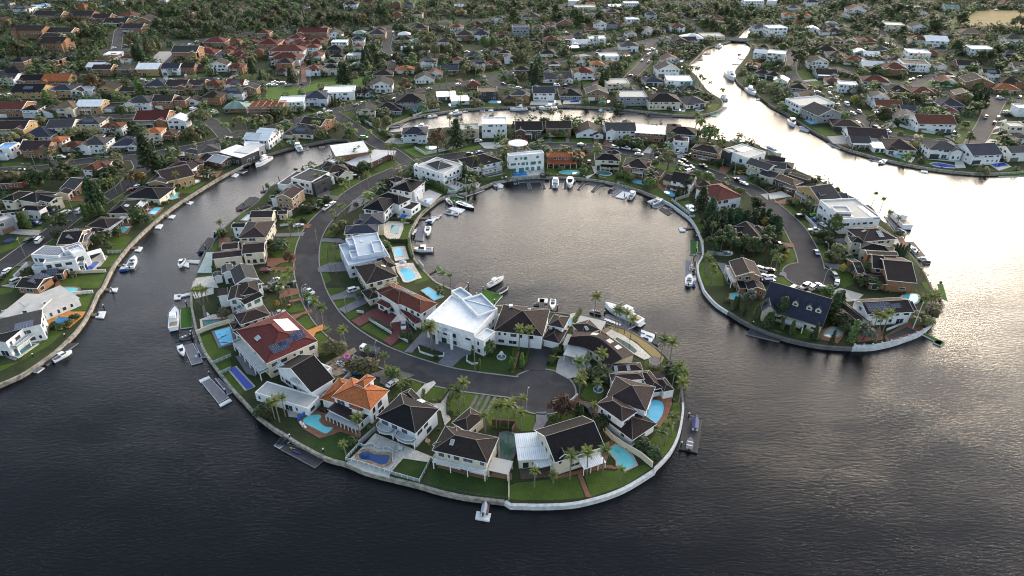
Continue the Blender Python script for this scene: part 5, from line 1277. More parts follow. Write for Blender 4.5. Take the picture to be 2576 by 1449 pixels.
H_("yellow cream house with classical columned portico and slate roofs",[("350,460 170,560 320,610",5.0,"hkc",dict(p=.35)),("480,500 340,555 510,585",5.2,"gkc",dict(p=.3)),("640,470 540,510 700,480",3.4,"xkc",dict(p=.4,gar=0)),("200,470 0,560 150,570",5.2,"hkc",dict(p=.35))],"")
H_("white house with black hip roofs behind a cypress hedge",[("240,610 170,660 360,690",5.0,"hkw",dict(p=.35)),("20,670 0,700 215,690",5.2,"gkw",dict(p=.35)),("330,625 270,680 400,640",4.2,"hkw",dict(p=.35))],"")
H_("grey brick flat-fronted house with two dark upper windows",[("-60,760 -40,800 110,730",5.8,"fcg",dict(par=.3,gar=0,gcol="timber_deck")),],"")
H_("brown-roofed brick house half hidden by olive trees",[("70,310 0,360 230,330",3.2,"hbr",dict(p=.4)),("-20,340 -40,400 160,420",3.2,"hbr",dict(p=.4))],"")
tile(0,2)
H_("pale flat-roofed house with timber louvred roof above an orange terrace",[("290,60 -30,290 370,290",3.2,"mcw",dict(fall=.2)),("480,60 250,240 590,60",3.3,"mcw",dict(fall=.2)),("250,140 170,265 360,270",4.0,"mcc",dict(fall=.1,z0=3))][:1]+[("330,110 190,260 360,265",3.9,"mcc",dict(fall=.1,z0=2.8)),("500,60 380,280 600,60",3.3,"mcw",dict(fall=.1))],"")
H_("modern house with angular dark framed roof over a glass gallery",[("30,300 -220,520 20,570",6.2,"mkw",dict(fall=.2)),("120,300 -40,470 390,300",6.4,"mgw",dict(fall=.3)),("250,440 210,470 390,400",3.0,"sww",dict(pw=.35,fall=.02))],"sol 1 1 .5 .4 9 3;bal 0 1 .1 .9 2 3 glass")
# ------------------------------------------------------------------ the suburb behind: rows of houses, each placed where it stands
house_row(0,0,"in the front row above the left bank street","130,1385,290,mgy2 370,1425,300,Bhc1 620,1372,260,ggc2 900,1335,255,ghc2s 1140,1372,215,rhw2 1530,1292,320,Rgb2 1555,1425,170,ohc2 1700,1408,130,rhb1 1790,1305,190,wxw2",4)
house_row(0,1,"on the road above the round lawn","720,80,200,rhw1 370,140,280,mgb2x 60,150,150,efw2 955,100,250,ghw2x 1270,65,270,Bhw1v 580,70,150,ohw2 150,60,130,kgb1",3)
house_row(0,0,"facing the crescent of clipped verges","110,1185,270,rgb2 320,1190,165,khw2 455,1190,190,kxw1 655,1175,235,thc2x 910,1150,250,wgy2 1130,1130,180,kfg1 1405,1115,250,ghw2 1645,1100,205,bgb2 1815,1090,130,mhb2 1940,1065,145,mxw1 2140,1055,200,bhb2x 2345,1005,230,ghW2s"+" 2365,1135,240,Ghb1",2)
house_row(0,0,"backing onto the crescent houses","285,1000,310,kgy2s 620,985,240,Bhy2 790,1000,120,mxw2 880,985,140,wgw2 1085,970,195,bxy2 1280,960,155,bgb1 1570,940,225,Bhb2v 1780,940,215,mgb2v 1970,930,190,mgb2v 2150,925,160,rhb2 2370,930,180,rgw2s 2520,970,150,bxb2",1)
house_row(0,0,"along the upper suburban street","80,860,190,ggw2 300,850,240,kgb1 550,855,270,ogb1 800,800,150,bgb1 1035,765,200,mgb2 1280,765,200,bmd2 1490,765,225,wgy2 1720,760,185,Bgw2 1890,745,150,bgb2 2010,725,80,bgb1 2200,725,190,bxw2 2380,742,160,rhb2x",1)
house_row(0,0,"between the upper street and main road","960,712,190,wgw1 1040,640,160,rhc1 1285,655,140,rhw2 1120,582,155,wmw1 540,672,150,khb2 500,702,120,khb1 185,690,150,khb2 110,770,215,khb1 1870,622,260,ggb3 60,740,120,khb1",0)
house_row(0,0,"beyond the main road among gum trees","290,392,330,bgb3 600,385,270,bgb2 520,475,190,bgb3 540,525,250,bgb3 480,212,300,bgb2 820,205,240,bgb2 1010,215,190,mgb1 1260,190,200,rhw1 1150,262,240,mgb1 1450,272,210,mxb2 1330,345,215,mgb2 30,250,90,bxb2 1880,240,120,khb1 440,440,120,bgb2",-4)
house_row(0,0,"near the top left corner","200,142,170,ghw2s 60,132,130,ghy2 370,108,140,wgw1 430,80,100,ehw1 240,62,90,khb1 40,62,120,ghc1 820,102,80,rhb2 1080,72,170,ghw1 1500,160,110,mhb1 1880,182,130,mhb2 1630,36,95,wfw2 2380,132,120,rhc1 2530,122,80,rhc1 820,30,130,wgw1 1180,20,100,ghw1 600,15,90,ghc1 1340,50,90,mhb1",0)
house_row(0,0,"in the red-roofed townhouse estate","2160,485,225,Rhb2 2080,572,195,Rhb1 2220,592,125,Rhc1s 2310,525,115,Rhb1 2400,585,155,Rhb1 2450,525,130,Rhb1 2500,460,150,Rhb1 1960,625,80,Rhb1 2270,560,110,Rhb1 2370,480,110,Rhb2 2440,630,120,Rhb1 2050,530,100,Rhb1",1)
house_row(1,0,"in the red-roofed townhouse estate","570,388,300,Rgb2 420,470,175,Rhb1 640,442,150,Rhb1 600,482,180,Rhb1 120,512,225,Rhb2 30,582,90,rhb2 310,582,355,rhw2 570,545,150,rhw2 600,625,150,rhw2 300,662,305,rhw2 580,765,150,rhw2x 80,395,130,Rhb2 100,450,150,Rhb1 400,420,160,Rhb1 530,400,80,rhb1 480,520,150,Rhb1 250,470,150,Rhb1 200,600,140,rhw1 520,470,120,Rhb1 640,570,110,rhw1",1)
house_row(1,0,"beside the townhouse estate","290,702,175,mhb2 255,755,130,mhb1 800,402,140,mxw2 840,492,150,wfw3 790,562,160,khk2 820,642,150,khc2 760,702,130,khc2 755,758,170,khc2x 1030,532,110,rhw2 1030,592,110,khw2 960,600,85,wfw1 1020,692,120,Ghc1 350,765,130,thc1 1040,372,140,Ghg1 1030,460,130,khw2",1)
house_row(1,0,"in the streets behind the tall cypresses","1220,402,175,Bhy2 1190,452,100,Bhb1 1245,332,110,rhb1 1490,382,130,whc1 1650,345,175,mhy2 1825,312,140,mhb1 2020,335,140,rhw2 2270,402,160,Bhw2 2220,332,115,Bhw1 2100,412,190,bhb2 1910,455,180,mhw1 2480,372,135,rhb1 1610,462,140,Ghc1 1480,432,190,khc1 2220,272,120,khb1 1520,560,120,wgw2 1690,540,110,mhw1",3)
house_row(1,0,"south of the playing field","1420,192,95,rhb3 1620,192,120,mhc2 1410,82,90,ghb2 1530,92,115,Bhg2 1110,72,110,mhb2 950,92,140,khw2 1760,142,80,rhb1 1900,152,100,mhb1 2060,152,110,ohw1 2040,92,90,wgw1 2340,122,105,mfb2 2440,232,90,ghw2 1870,80,90,Rhb1 500,90,80,ghw1 2440,100,80,ghw1 400,150,130,mhb1",0)
house_row(1,0,"above the waterfront road","2400,552,190,mhc1 2500,602,130,khb2 2200,602,190,Bhb1 2030,642,110,rhc1 1910,622,110,rhw1 1740,695,175,mhw2s 2240,702,150,khw2s 2390,685,165,rhb1 2545,645,70,Bxw2 1950,745,185,Bgb1 1500,745,190,ohw1 1280,795,205,khb1 1800,792,165,rxw1 1700,842,200,kxw1 1265,935,230,kxw2",5)
house_row(1,0,"between the green park and waterfront road","1080,975,200,khw1x 840,1015,310,wfw2 610,1068,240,BhW2 365,1115,245,wfw2",8)
house_row(1,0,"between waterfront road and the canal head","1110,1195,205,kxc2 1330,1155,285,khg1 1560,1105,300,khg2 560,1335,250,bgb2@-18 430,1395,310,ghc1s@-8 120,1435,220,wgw2@-10",8)
house_row(1,0,"on the far canal bank","2060,1055,190,wmw1@8 2330,1010,200,tfk2@3 2550,1040,120,ghb1 2190,900,150,rhb1 1920,1010,200,wmw1@8",4)
house_row(2,0,"on the far canal bank","80,1035,200,ghb2 320,1015,225,Bgw2 590,1005,235,khg1 855,1015,225,gxb2 1215,1065,280,cfg2 1530,1105,330,khc2 1850,1085,240,ghw1@12",0)
house_row(2,0,"near the roundabout end by the narrow channel","1065,925,230,cfc2 1430,865,200,BhW1 1680,895,250,wfw2@-4 1810,965,230,khd1 1570,775,235,gxw2 1590,665,180,Rxw2 1690,480,150,kxd2 1560,442,145,gxw1 1760,452,210,Bgb1 1830,422,210,whw1 2030,405,220,cfc1",3)
house_row(2,0,"on the street behind the far canal bank","470,835,285,ggw1 720,805,215,Rhw2x 860,725,145,ohw2 850,795,110,rhw1 100,775,160,khd2 360,745,100,khg1 420,685,125,mhw1 690,665,125,kxw1 1015,692,165,txw1 985,610,190,wfw1 1070,588,255,bmd1 1180,525,195,ghw2",4)
house_row(2,0,"in the middle streets above the canal","860,455,170,wfw2 700,478,195,wgw1 400,445,180,rhb1 540,425,195,bmg1 670,392,130,Bhb1 240,475,100,mhb1 360,575,155,khw1 620,515,115,wmk1 90,365,170,Bfg3 270,335,130,thc2 390,305,110,rhw2 190,225,190,ghy2 325,212,90,mhb2 530,265,170,bxb1 800,335,130,rhb1 890,305,125,Bxw2 1010,295,110,khg2 1110,275,100,Rhb1 1215,255,130,wfw2 1670,325,150,rhw2 1200,375,115,gxw1 1370,355,105,rxw2 1110,405,105,khw1 1270,330,100,khd1 1500,330,100,mhw1",3)
house_row(2,0,"in the upper streets at the top centre","1010,175,135,mhb2 1400,202,115,BhW2 1600,205,105,yhy2 800,185,105,BfW1 930,115,100,Bhw1 1040,85,140,wmw1 1200,85,150,wfw2 1350,115,90,rhw1 1460,135,105,Bhw1 740,105,220,cfc1 620,62,105,wfw2 790,62,90,ohw1 1700,175,90,Bhw1 1950,195,125,mhw1 2050,235,150,rhb2 1870,72,135,ghc1 2430,90,190,wfw3 1730,52,100,rhc1 2500,335,160,ghw2 60,60,90,mhb1 1500,40,90,rhc1 1620,30,80,khw1",0)
house_row(2,0,"on the east bank of the narrow channel","2520,505,100,khy1@-30 2490,600,150,wgw2@-30 2410,690,135,ohc1@-30 2510,775,150,khg1@-30",-30)
house_row(3,0,"on the east bank of the narrow channel","90,375,190,wfw3@5 60,645,170,wfw3@-25 40,800,150,khw1@-28 110,885,140,wxw2@-28 290,930,185,khg1@-25",-20)
house_row(3,0,"on the waterfront below the white van","400,1005,190,tgw1@20 480,1140,390,cfw2@14 610,1235,300,gxg2@18 790,1318,280,mhd1@-12 1000,1435,380,mgw1@-10",10)
house_row(2,1,"on the canal's near bank","1650,60,200,mhw2@-15",0)
house_row(2,0,"on the canal's near bank","170,1395,280,kgd2x 470,1380,260,bgb2 780,1390,285,bxw1x 1090,1405,310,ggw2x 1380,1430,300,wmb2@-10 1690,1440,300,khg2@-12",0)
house_row(1,0,"on the canal's near bank","1600,1440,260,BhW2 2130,1400,230,cfc2@4 2400,1390,250,wfw3@2",3)
house_row(3,0,"in the street with the white van","500,695,200,kxw2@-8 590,790,210,kgg1v@-8 650,858,150,rhc1@-12 790,935,175,wfw2@-14 1080,865,270,rhw1@-14 1310,965,235,khc1@-10 1560,985,240,rhb1@-12 1220,1130,265,rgw1@-8 1100,1065,190,gxw2@-16 1370,1235,230,gxc1@-24 1430,1155,190,Bgg1@-8 1830,1165,150,Rhd1@-8 1680,1335,380,rgw2@-4 1850,1110,250,Bhg1@-8 1950,1035,170,txb2@-15",-10)
house_row(3,0,"in the upper right streets","1800,875,195,rxw1 1790,795,155,mhw1 2110,905,260,kxb2 2230,815,160,kgw2s 2400,945,250,ohb1 2450,875,200,khg1 2000,695,190,kgr1 1740,705,100,mxw1 1480,725,255,gfw2 1270,765,235,rhb2 1060,705,235,wgw1 880,655,235,rhw1 700,605,195,mhw1 1300,645,165,mhw1 1200,625,100,rxw1 1040,595,155,wgw1 930,565,135,wxw1 890,515,120,rhc1 1130,535,165,ghc1 590,545,205,khw1 480,525,145,khg1 660,445,175,thd1 830,465,135,gxg1 1000,455,195,Rhb1 1510,605,205,wfw2 1650,565,115,rhb1 2530,730,150,tgc2 2560,900,120,rgb1",-12)
house_row(3,0,"below the dry sports field","1510,455,165,rhc2 1690,475,215,wgw2 2140,565,215,wfw2 2440,575,125,BhW1 2470,455,185,ghw2 2050,395,235,thy2 1810,365,100,thc1 1510,335,165,kxw2 1270,315,175,cfc2 670,345,130,mhw1 570,355,105,ghw1 450,325,125,wxw1 560,295,115,ghb1 640,265,115,Ghg1 740,300,90,khw1",-10)
house_row(3,0,"near the top right corner","370,215,115,ohw2 210,205,130,ohw2 310,245,120,ohb1 890,155,180,rxw2 960,105,135,rxw1 770,185,115,rxw1 1050,185,130,kxb1 260,105,115,Bhw1 440,65,125,mhw2 1560,155,90,kxw1 1850,115,145,Ggc1 2430,55,155,rhc1 2510,65,110,mhw1 560,30,130,rhw1 1480,100,120,cmc1 100,90,90,mhw1 40,60,90,wfw2",-8)
house_row(3,0,"beside the wide side street on the right","2550,1180,110,wfw2@-6 2490,1370,165,cfc2@-6 2560,1440,130,mhw1@-6",-6)
house_row(3,1,"on the far shore at the right","1130,88,150,wmw1@-6 1330,105,300,mhw1@-10 1760,150,310,ghw2x@-8 2180,205,330,Bgw2@6 2500,180,200,ggw2@6 930,40,200,ggg1",-5)
house_row(2,1,"behind the parked utes","1690,75,150,tfw2@-12",-12)

house_row(3,1,"behind the eastern point road","60,235,170,kgg1@-25 160,290,150,khg1@-25",-25)
build_far()
# the roofless brick shell in scaffolding
tile(1,0)
c=at(110,1165)
sh=root("building_site","building site",c);sh['label']="roofless orange brick shell in scaffolding beside the white cube house"
g=MB();t=math.radians(4)
for x0,y0,x1,y1 in [(-11,0,11,.3),(-11,13,11,13.3),(-11,0,-10.7,13),(10.7,0,11,13)]+[(-11+4.4*k,.3,-10.8+4.4*k,13) for k in range(1,5)]+[(-10.7,4.5,10.7,4.7),(-10.7,9,10.7,9.2)]:
 g.box(x0,y0,0,x1,y1,6.4-R.random()*.3)
ob("brick_wall",g.mesh("brick_wall","raw_brick"),sh,(0,0,0),t)
g=MB();g.box(-11.8,-1.6,2.9,11.8,-.1,3.05);g.box(-12,-1.6,5,12,-.1,5.1)
ob("scaffold_deck",g.mesh("scaffold_deck","steel"),sh,(0,0,0),t)
g=MB()
for k in range(11):
 for y in (-1.6,-.2):g.box(-11.8+k*2.35,y-.04,0,-11.72+k*2.35,y+.04,6.6)
ob("scaffold_pole",g.mesh("scaffold_pole","steel"),sh,(0,0,0),t)['kind']='stuff'
# green netting and poles round the white building by the channel
tile(2,0)
c=at(1720,905);q=at(1820,880)
a=math.atan2(q.y-c.y,q.x-c.x);L=(q-c).length
sc_=root("scaffold_screen","scaffolding",c,a);sc_['label']="scaffold hung with dark green netting round the white unfinished block"
g=MB();g.box(-2,-1.5,.5,L,-1.4,5.5);ob("netting",g.mesh("netting","net_green"),sc_)
g=MB()
for k in range(8):g.box(-2+k*(L+2)/7,-1.7,0,-1.9+k*(L+2)/7,-1.6,7.5)
ob("scaffold_pole",g.mesh("scaffold_pole","steel"),sc_)['kind']='stuff'
# ------------------------------------------------------------------ trees
RT=random.Random(5)
TM={}
def leaf_quads(mb,c,r,n,size,flat=1.0,up=.35):
 for _ in range(n):
  d=Vector((RT.gauss(0,1),RT.gauss(0,1),RT.gauss(0,1)))
  if d.length<1e-3:continue
  d.normalize()
  if d.z<-.5:d.z*=-.6
  p=Vector(c)+Vector((d.x*r,d.y*r,d.z*r*flat))*RT.uniform(.55,1.05)
  nrm=(d+Vector((RT.uniform(-.7,.7),RT.uniform(-.7,.7),RT.uniform(-.3,.7)+up))).normalized()
  t=nrm.cross(Vector((RT.uniform(-1,1),RT.uniform(-1,1),RT.uniform(-1,1))))
  if t.length<1e-3:continue
  t.normalize();b=nrm.cross(t)
  s=size*RT.uniform(.6,1.3)
  mb.poly(p-t*s-b*s*.6,p+t*s-b*s*.7,p+t*s*.8+b*s*.6,p-t*s*.7+b*s*.7)
def crown_mesh(kind,var,m):
 """crowns for a tree one metre... ten metres tall; scaled by height / 10"""
 k=(kind,var,m)
 if k in TM:return TM[k]
 RT.seed(hash((len(kind),var,7))%1000+var*13+len(m))
 mb=MB();tr=MB()
 bark="bark"
 if kind=='broad':
  for i in range(11):
   a=RT.uniform(0,6.28);d=RT.uniform(.3,3.1) if i else 0
   c=(d*math.cos(a),d*math.sin(a),RT.uniform(4.2,7.8)-d*.35)
   leaf_quads(mb,c,RT.uniform(1.3,2.2),95,.42,.8)
   tr.tube((0,0,2.4),(c[0]*.8,c[1]*.8,c[2]-.3),.16,.05,5,False)
  tr.tube((0,0,-.1),(.1,.05,3.2),.32,.2,7)
 elif kind=='gum':
  for i in range(12):
   a=RT.uniform(0,6.28);d=RT.uniform(.8,3.4)
   c=(d*math.cos(a),d*math.sin(a),RT.uniform(5.2,9.2)-d*.3)
   leaf_quads(mb,c,RT.uniform(.9,1.6),62,.36,.65)
   tr.tube((.1,0,3.3),(c[0],c[1],c[2]-.4),.15,.04,5,False)
  tr.tube((0,0,-.1),(.1,0,3.6),.28,.18,7)
 elif kind=='shrub':
  for i in range(6):
   a=RT.uniform(0,6.28);d=RT.uniform(0,2.6)
   leaf_quads(mb,(d*math.cos(a),d*math.sin(a),RT.uniform(3.2,6.0)),RT.uniform(2.4,3.6),80,.75,.95)
  tr.tube((0,0,-.3),(0,0,3),.5,.35,6)
 elif kind=='ball':
  leaf_quads(mb,(0,0,5.4),4.4,420,.65,1.0,.1)
  tr.tube((0,0,-.3),(0,0,4),.5,.4,6)
 elif kind=='cypress':
  for i in range(11):
   z=.8+i*.86
   leaf_quads(mb,(RT.uniform(-.1,.1),RT.uniform(-.1,.1),z),1.35*(1-(i/11.5)**2.2)+.18,58,.34,1.1,.5)
  tr.tube((0,0,-.1),(0,0,2),.18,.14,6)
 elif kind=='pine':
  tr.tube((0,0,-.1),(0,0,9.6),.26,.05,7)
  for i in range(13):
   z=1.6+i*.63;rr=2.5*(1-i/13.6)+.25;n=7
   for j in range(n):
    a=6.283*(j+.5*(i%2))/n+RT.uniform(-.15,.15)
    tip=Vector((rr*math.cos(a),rr*math.sin(a),z+.3))
    tr.tube((0,0,z),tip,.05,.02,4,False)
    for q in range(5):
     f=.3+.7*q/4
     leaf_quads(mb,(tip.x*f,tip.y*f,z+.3*f),.34,4,.30,.5,.8)
 elif kind=='conifer':
  tr.tube((0,0,-.1),(0,0,8.5),.3,.06,7)
  for i in range(12):
   z=1.1+i*.72;rr=2.7*(1-i/12.8)**.8+.25
   for j in range(6):
    a=RT.uniform(0,6.283);d=rr*RT.uniform(.35,.8)
    leaf_quads(mb,(d*math.cos(a),d*math.sin(a),z+RT.uniform(-.3,.3)),rr*.42+.25,20,.40,.7,.4)
 elif kind=='bare':
  bark="bare_bark"
  def br(p,d,l,r,n):
   q=p+d*l
   tr.tube(p,q,r,r*.6,4,False)
   if n==0:return
   for _ in range(3):
    e=(d+Vector((RT.uniform(-.8,.8),RT.uniform(-.8,.8),RT.uniform(-.2,.5)))).normalized()
    br(q,e,l*.68,r*.6,n-1)
  br(Vector((0,0,-.1)),Vector((0,0,1)),2.8,.26,5)
  leaf_quads(mb,(0,0,7),3,30,.2,.8)
 TM[k]=(tr.mesh("trunk",bark),mb.mesh("crown",m))
 return TM[k]
def frond_mesh(L,droop,leaf,m):
 k=('frond',L,droop,leaf,m)
 if k in TM:return TM[k]
 mb=MB();n=9;p0=Vector((0,0,0));ang=.75
 pts_=[p0]
 for i in range(n):
  pts_.append(pts_[-1]+Vector((math.cos(ang),0,math.sin(ang)))*(L/n));ang-=droop/n*(.6+.8*i/n)
 for i in range(1,n+1):
  a,b=pts_[i-1],pts_[i]
  mb.poly(a+Vector((0,-.035,0)),b+Vector((0,-.03,0)),b+Vector((0,.03,0)),a+Vector((0,.035,0)))
  w=leaf*math.sin(math.pi*min(1,(i+.8)/(n+1.6)))+.12
  for s in (1,-1):
   for h in (.15,.65):
    c=a.lerp(b,h);dn=Vector((RT.uniform(.1,.3),s*w,-w*RT.uniform(.35,.75)))
    e=(b-a)*.36
    mb.poly(c-e*.5,c+e*.6,c+dn+e*.9,c+dn+e*.2)
 TM[k]=mb.mesh("frond",m)
 return TM[k]
PT={}
def palm(x,y,h,where,near=True,kind='queen'):
 p=at(x,y)
 t=root("palm_tree","palm tree",p,RT.uniform(0,6.28),"palms")
 bend=RT.choice([-.25,-.1,.1,.3])
 key=(kind,round(h),bend)
 if key not in PT:
  mb=MB();r0,r1=(.2,.13) if kind=='queen' else (.42,.4)
  q=[Vector((bend*(i/5)**2,0,-.1+h*i/5)) for i in range(6)]
  for i in range(5):mb.tube(q[i],q[i+1],r0+(r1-r0)*i/5,r0+(r1-r0)*(i+1)/5,7,i==4)
  PT[key]=mb.mesh("trunk","palm_bark")
 ob("trunk",PT[key],t)
 m=RT.choice(["leaf_palm","leaf_palm","leaf_mid"]) if kind=='queen' else "leaf_palm"
 L,n=(2.7,15) if kind=='queen' else (3.3,30)
 sc=min(1.0,max(.62,h/9.0)) if kind=='queen' else 1
 wind=RT.uniform(0,6.28)
 for i in range(n):
  dr=(1.1,1.6,2.3)[i%3]
  a=6.283*i/n*1.0+RT.uniform(-.15,.15)
  f=ob("frond",frond_mesh(L,dr,.55,m),t)
  tilt=(-.55,-.15,.25)[i%3]+RT.uniform(-.1,.1)
  f.location=(bend,0,h-.05)
  f.rotation_euler=(0,tilt,a)
  f.scale=(sc,sc,sc)
 reg(t,{'queen':"%s palm"%("tall slender" if h>=8 else "slender" if h>=6 else "short"),'phoenix':"stout date palm"}[kind],where)
 return t
def far_palm(x,y,h,where):
 p=at(x,y);v=RT.randrange(3);k=('fp',v)
 if k not in TM:
  mb=MB();tr=MB();tr.tube((0,0,-.1),(.1,0,8),.2,.14,6)
  for i in range(14):
   a=6.283*i/14+RT.uniform(-.2,.2);ang=(.9,.45,.05)[i%3];q=Vector((.1,0,8));d=Vector((math.cos(a),math.sin(a),0));sd_=Vector((-d.y,d.x,0))
   for s in range(5):
    q2=q+(d*math.cos(ang)+Vector((0,0,math.sin(ang))))*.55;w=.5 if 0<s<4 else .25
    for e in (1,-1):mb.poly(q,q2,q2+sd_*e*w-Vector((0,0,w*.5)),q+sd_*e*w-Vector((0,0,w*.5)))
    q=q2;ang-=.42
  TM[k]=(tr.mesh("trunk","palm_bark"),mb.mesh("crown","leaf_palm"))
 s=h/8
 t=root("palm_tree","palm tree",p,RT.uniform(0,6.28),"palms",(s,s,s))
 ob("trunk",TM[k][0],t);ob("crown",TM[k][1],t)
 reg(t,"small distant palm",where)
KD=dict(broad="spreading tree",gum="open-crowned gum tree",shrub="rounded bush",ball="clipped round bush",cypress="columnar cypress",pine="tiered pine",conifer="dense conifer",bare="leafless tree")
MD=dict(leaf_dark="dark green",leaf_mid="green",leaf_olive="olive",leaf_bright="bright green",leaf_rust="rust-brown",leaf_pine="dark green",leaf_grey="grey-green",leaf_yellow="yellow",leaf_palm="green")
WIDE=dict(broad=1.0,gum=1.1,shrub=1.25,ball=1.0,cypress=1,pine=1,conifer=1,bare=1)
NTREE=[0]
def trees(kind,m,where,s):
 for e in s.split():
  a=list(map(float,e.split(',')))
  x,y,h=a
  p=at(x,y)
  tr,cr=crown_mesh(kind,RT.randrange(3),"leaf_"+m)
  k=h/10*RT.uniform(.95,1.08);w=k*WIDE[kind]*RT.uniform(.9,1.12)
  nm={'shrub':'bush','ball':'topiary_bush','cypress':'cypress_tree','pine':'pine_tree','conifer':'conifer_tree','bare':'bare_tree','gum':'gum_tree','broad':'broadleaf_tree'}[kind]
  t=root(nm,"bush" if kind in ('shrub','ball') else "tree",p,RT.uniform(0,6.28),None,(w,w,k))
  t['group']="bushes in the gardens" if kind in ('shrub','ball') else "trees of the suburb"
  ob("trunk",tr,t);ob("crown",cr,t)
  reg(t,(MD["leaf_"+m]+' ' if kind !='bare' else '')+KD[kind],where)
def palms(where,s,kind='queen'):
 for e in s.split():palm(*map(float,e.split(',')),where,True,kind)
def fpalms(where,s):
 for e in s.split():far_palm(*map(float,e.split(',')),where)
tile(*E_)
palms("on the near lawn by the kidney pool","1055,560,8 910,735,5");palms("in the yard of the half-demolished house","240,385,8 300,330,7 190,350,6");palms("beside the forked pale driveway","2030,280,8 2095,215,8.5 2052,290,6");palms("on the lawn above the green pool","2420,445,8 2455,415,8 2540,445,8.5 2305,492,6.5")
trees('shrub','dark',"by the pool fence of the near lawn","970,610,3.5 110,330,4 60,300,4");trees('ball','dark',"on the hedge lawn","1955,330,2.4")
tile(*F_)
palms("on the near lawn with the brick path","580,960,8.5 752,905,8 910,885,8 225,1040,6 412,998,3.5 1085,970,4");palms("on the lawn inside the white sea wall","1475,690,7.5 1540,600,7 1600,520,7");palms("by the round turning circle lawn","95,475,7 108,300,6 20,330,6");palms("by the forecourt of the purple-brown mansion","820,360,5.5")
trees('shrub','dark',"along the low wall at the tip","1300,640,4 1350,690,4 1400,720,4 1450,750,3.5");trees('shrub','mid',"on the lawn near the cul-de-sac","410,385,3");trees('ball','dark',"beside the cream gable house","880,455,5")
tile(2,2)
palms("around the fountain forecourt","670,1160,9 845,1125,6.5 875,895,9 665,985,9 745,870,6 700,1010,6");palms("on the yellow lawn above the jetty","1040,402,7.5 1065,432,8.5 1130,460,8.5 1190,522,8.5");palms("behind the flat white patio roof","825,300,9");palms("along the eastern tip by the round pool","1490,750,9 1580,795,9.5 1670,960,7 1695,1030,7 1670,1190,9 1610,1000,6");palms("by the black arched garage drive","70,625,8.5 168,612,7.5")
trees('broad','rust',"at the edge of the turning circle","490,1300,10");trees('cypress','dark',"near the turning circle","655,1280,5 690,1300,5.5");trees('cypress','bright',"by the brick footpath","100,795,5.5 10,830,4");trees('cypress','dark',"by the trampoline lawn","1540,855,5")
trees('shrub','dark',"under the palms of the tip","1620,870,6 1655,905,6 1600,900,5 900,930,6 940,950,5 820,920,4.5 780,900,4");trees('shrub','mid',"in the hedge of the arched garage drive","400,740,2.5 440,660,2.5 480,600,2.5");trees('ball','dark',"beside the brown mansion drive","600,1215,3")
trees('broad','grey',"beside the teal pool of the stone house","2380,170,7.5");trees('cypress','dark',"in the garden under the stone house","2230,225,6 2262,215,6 2440,320,6 2510,290,7 2335,270,5");trees('conifer','dark',"in front of the slate house","2565,390,6")
tile(1,2)
palms("beside the ring road verge","545,285,8.5 625,365,9.5 690,425,9");palms("near the bare sandy yard","748,570,6 905,602,7.5 870,590,6 1135,745,5");palms("by the white parked coupe","1308,860,7 1340,940,5 1470,1060,3.5");palms("in front of the white mansion","1775,622,9",'phoenix');palms("in the front gardens west of the ring road","290,130,7 260,160,6 330,60,7");
trees('shrub','olive',"in the overgrown front yard","770,650,6 830,640,5 730,630,4 1060,870,6 1140,865,6 1000,850,5.5");trees('cypress','dark',"in front of the white mansion","2250,625,4.5 2185,705,5 1560,530,5");trees('cypress','bright',"on the lawn with the white fountain","2250,815,4.5 2565,810,4.5");trees('ball','mid',"on the lawn with the white fountain","2345,655,5")
trees('ball','dark',"by the white low walls","1480,510,3 1310,260,1.6 1390,250,3");trees('shrub','mid',"by the forked gravel drive","1400,905,4.5 1350,900,3.5 1500,1015,4 1540,1005,3.5 1050,100,3.5");trees('ball','yellow',"beside the brick apron","210,195,3")
tile(1,1)
palms("along the upper ring road","1145,525,11 900,605,9 892,740,6 862,760,6.5 790,830,7 830,870,6");palms("behind the green pool","2215,292,8 2270,382,8 2480,332,7");palms("by the lawn at the bend","1370,192,9 1395,178,9 1340,165,8 1165,210,7");palms("on the small lawn by the bay pontoon","1490,875,4.5");palms("on the front lawns west of the ring road","350,935,7.5 380,880,5 200,1400,5 260,1410,5.5 340,1380,5 380,1430,6");palms("by the pale jetty west of the bay","1890,1440,6 1960,1449,5.5")
trees('gum','rust',"behind the white pool wall","1830,95,15");trees('pine','pine',"behind the white pool wall","2025,70,18");trees('shrub','dark',"by the long metal-roofed house","1080,280,7 1130,270,5.5");trees('ball','dark',"on the corner lawn of the ring road","1272,440,4.5 1325,422,4.5 865,420,4.5");trees('cypress','dark',"at the head of the bay","2495,225,7.5 2100,340,9");trees('shrub','mid',"at the head of the bay","2190,375,6 2540,335,5.5");trees('ball','rust',"on the brick drive west of the ring road","345,1195,5");trees('shrub','dark',"on the lawn west of the ring road","260,1075,6 190,1090,5 480,790,3 160,1030,4")
trees('bare','olive',"on the lawn by the pale grey mansion","800,1145,8 810,1310,6");trees('shrub','dark',"along the terraced rock garden","560,600,3 610,630,3 650,600,3 730,580,3.5 480,690,5 540,690,5");trees('shrub','olive',"in the planted verges inside the bend","800,900,5 880,860,5 1010,640,3");trees('broad','mid',"by the dead-end inlet","130,470,5 400,280,2.5")
tile(2,1)
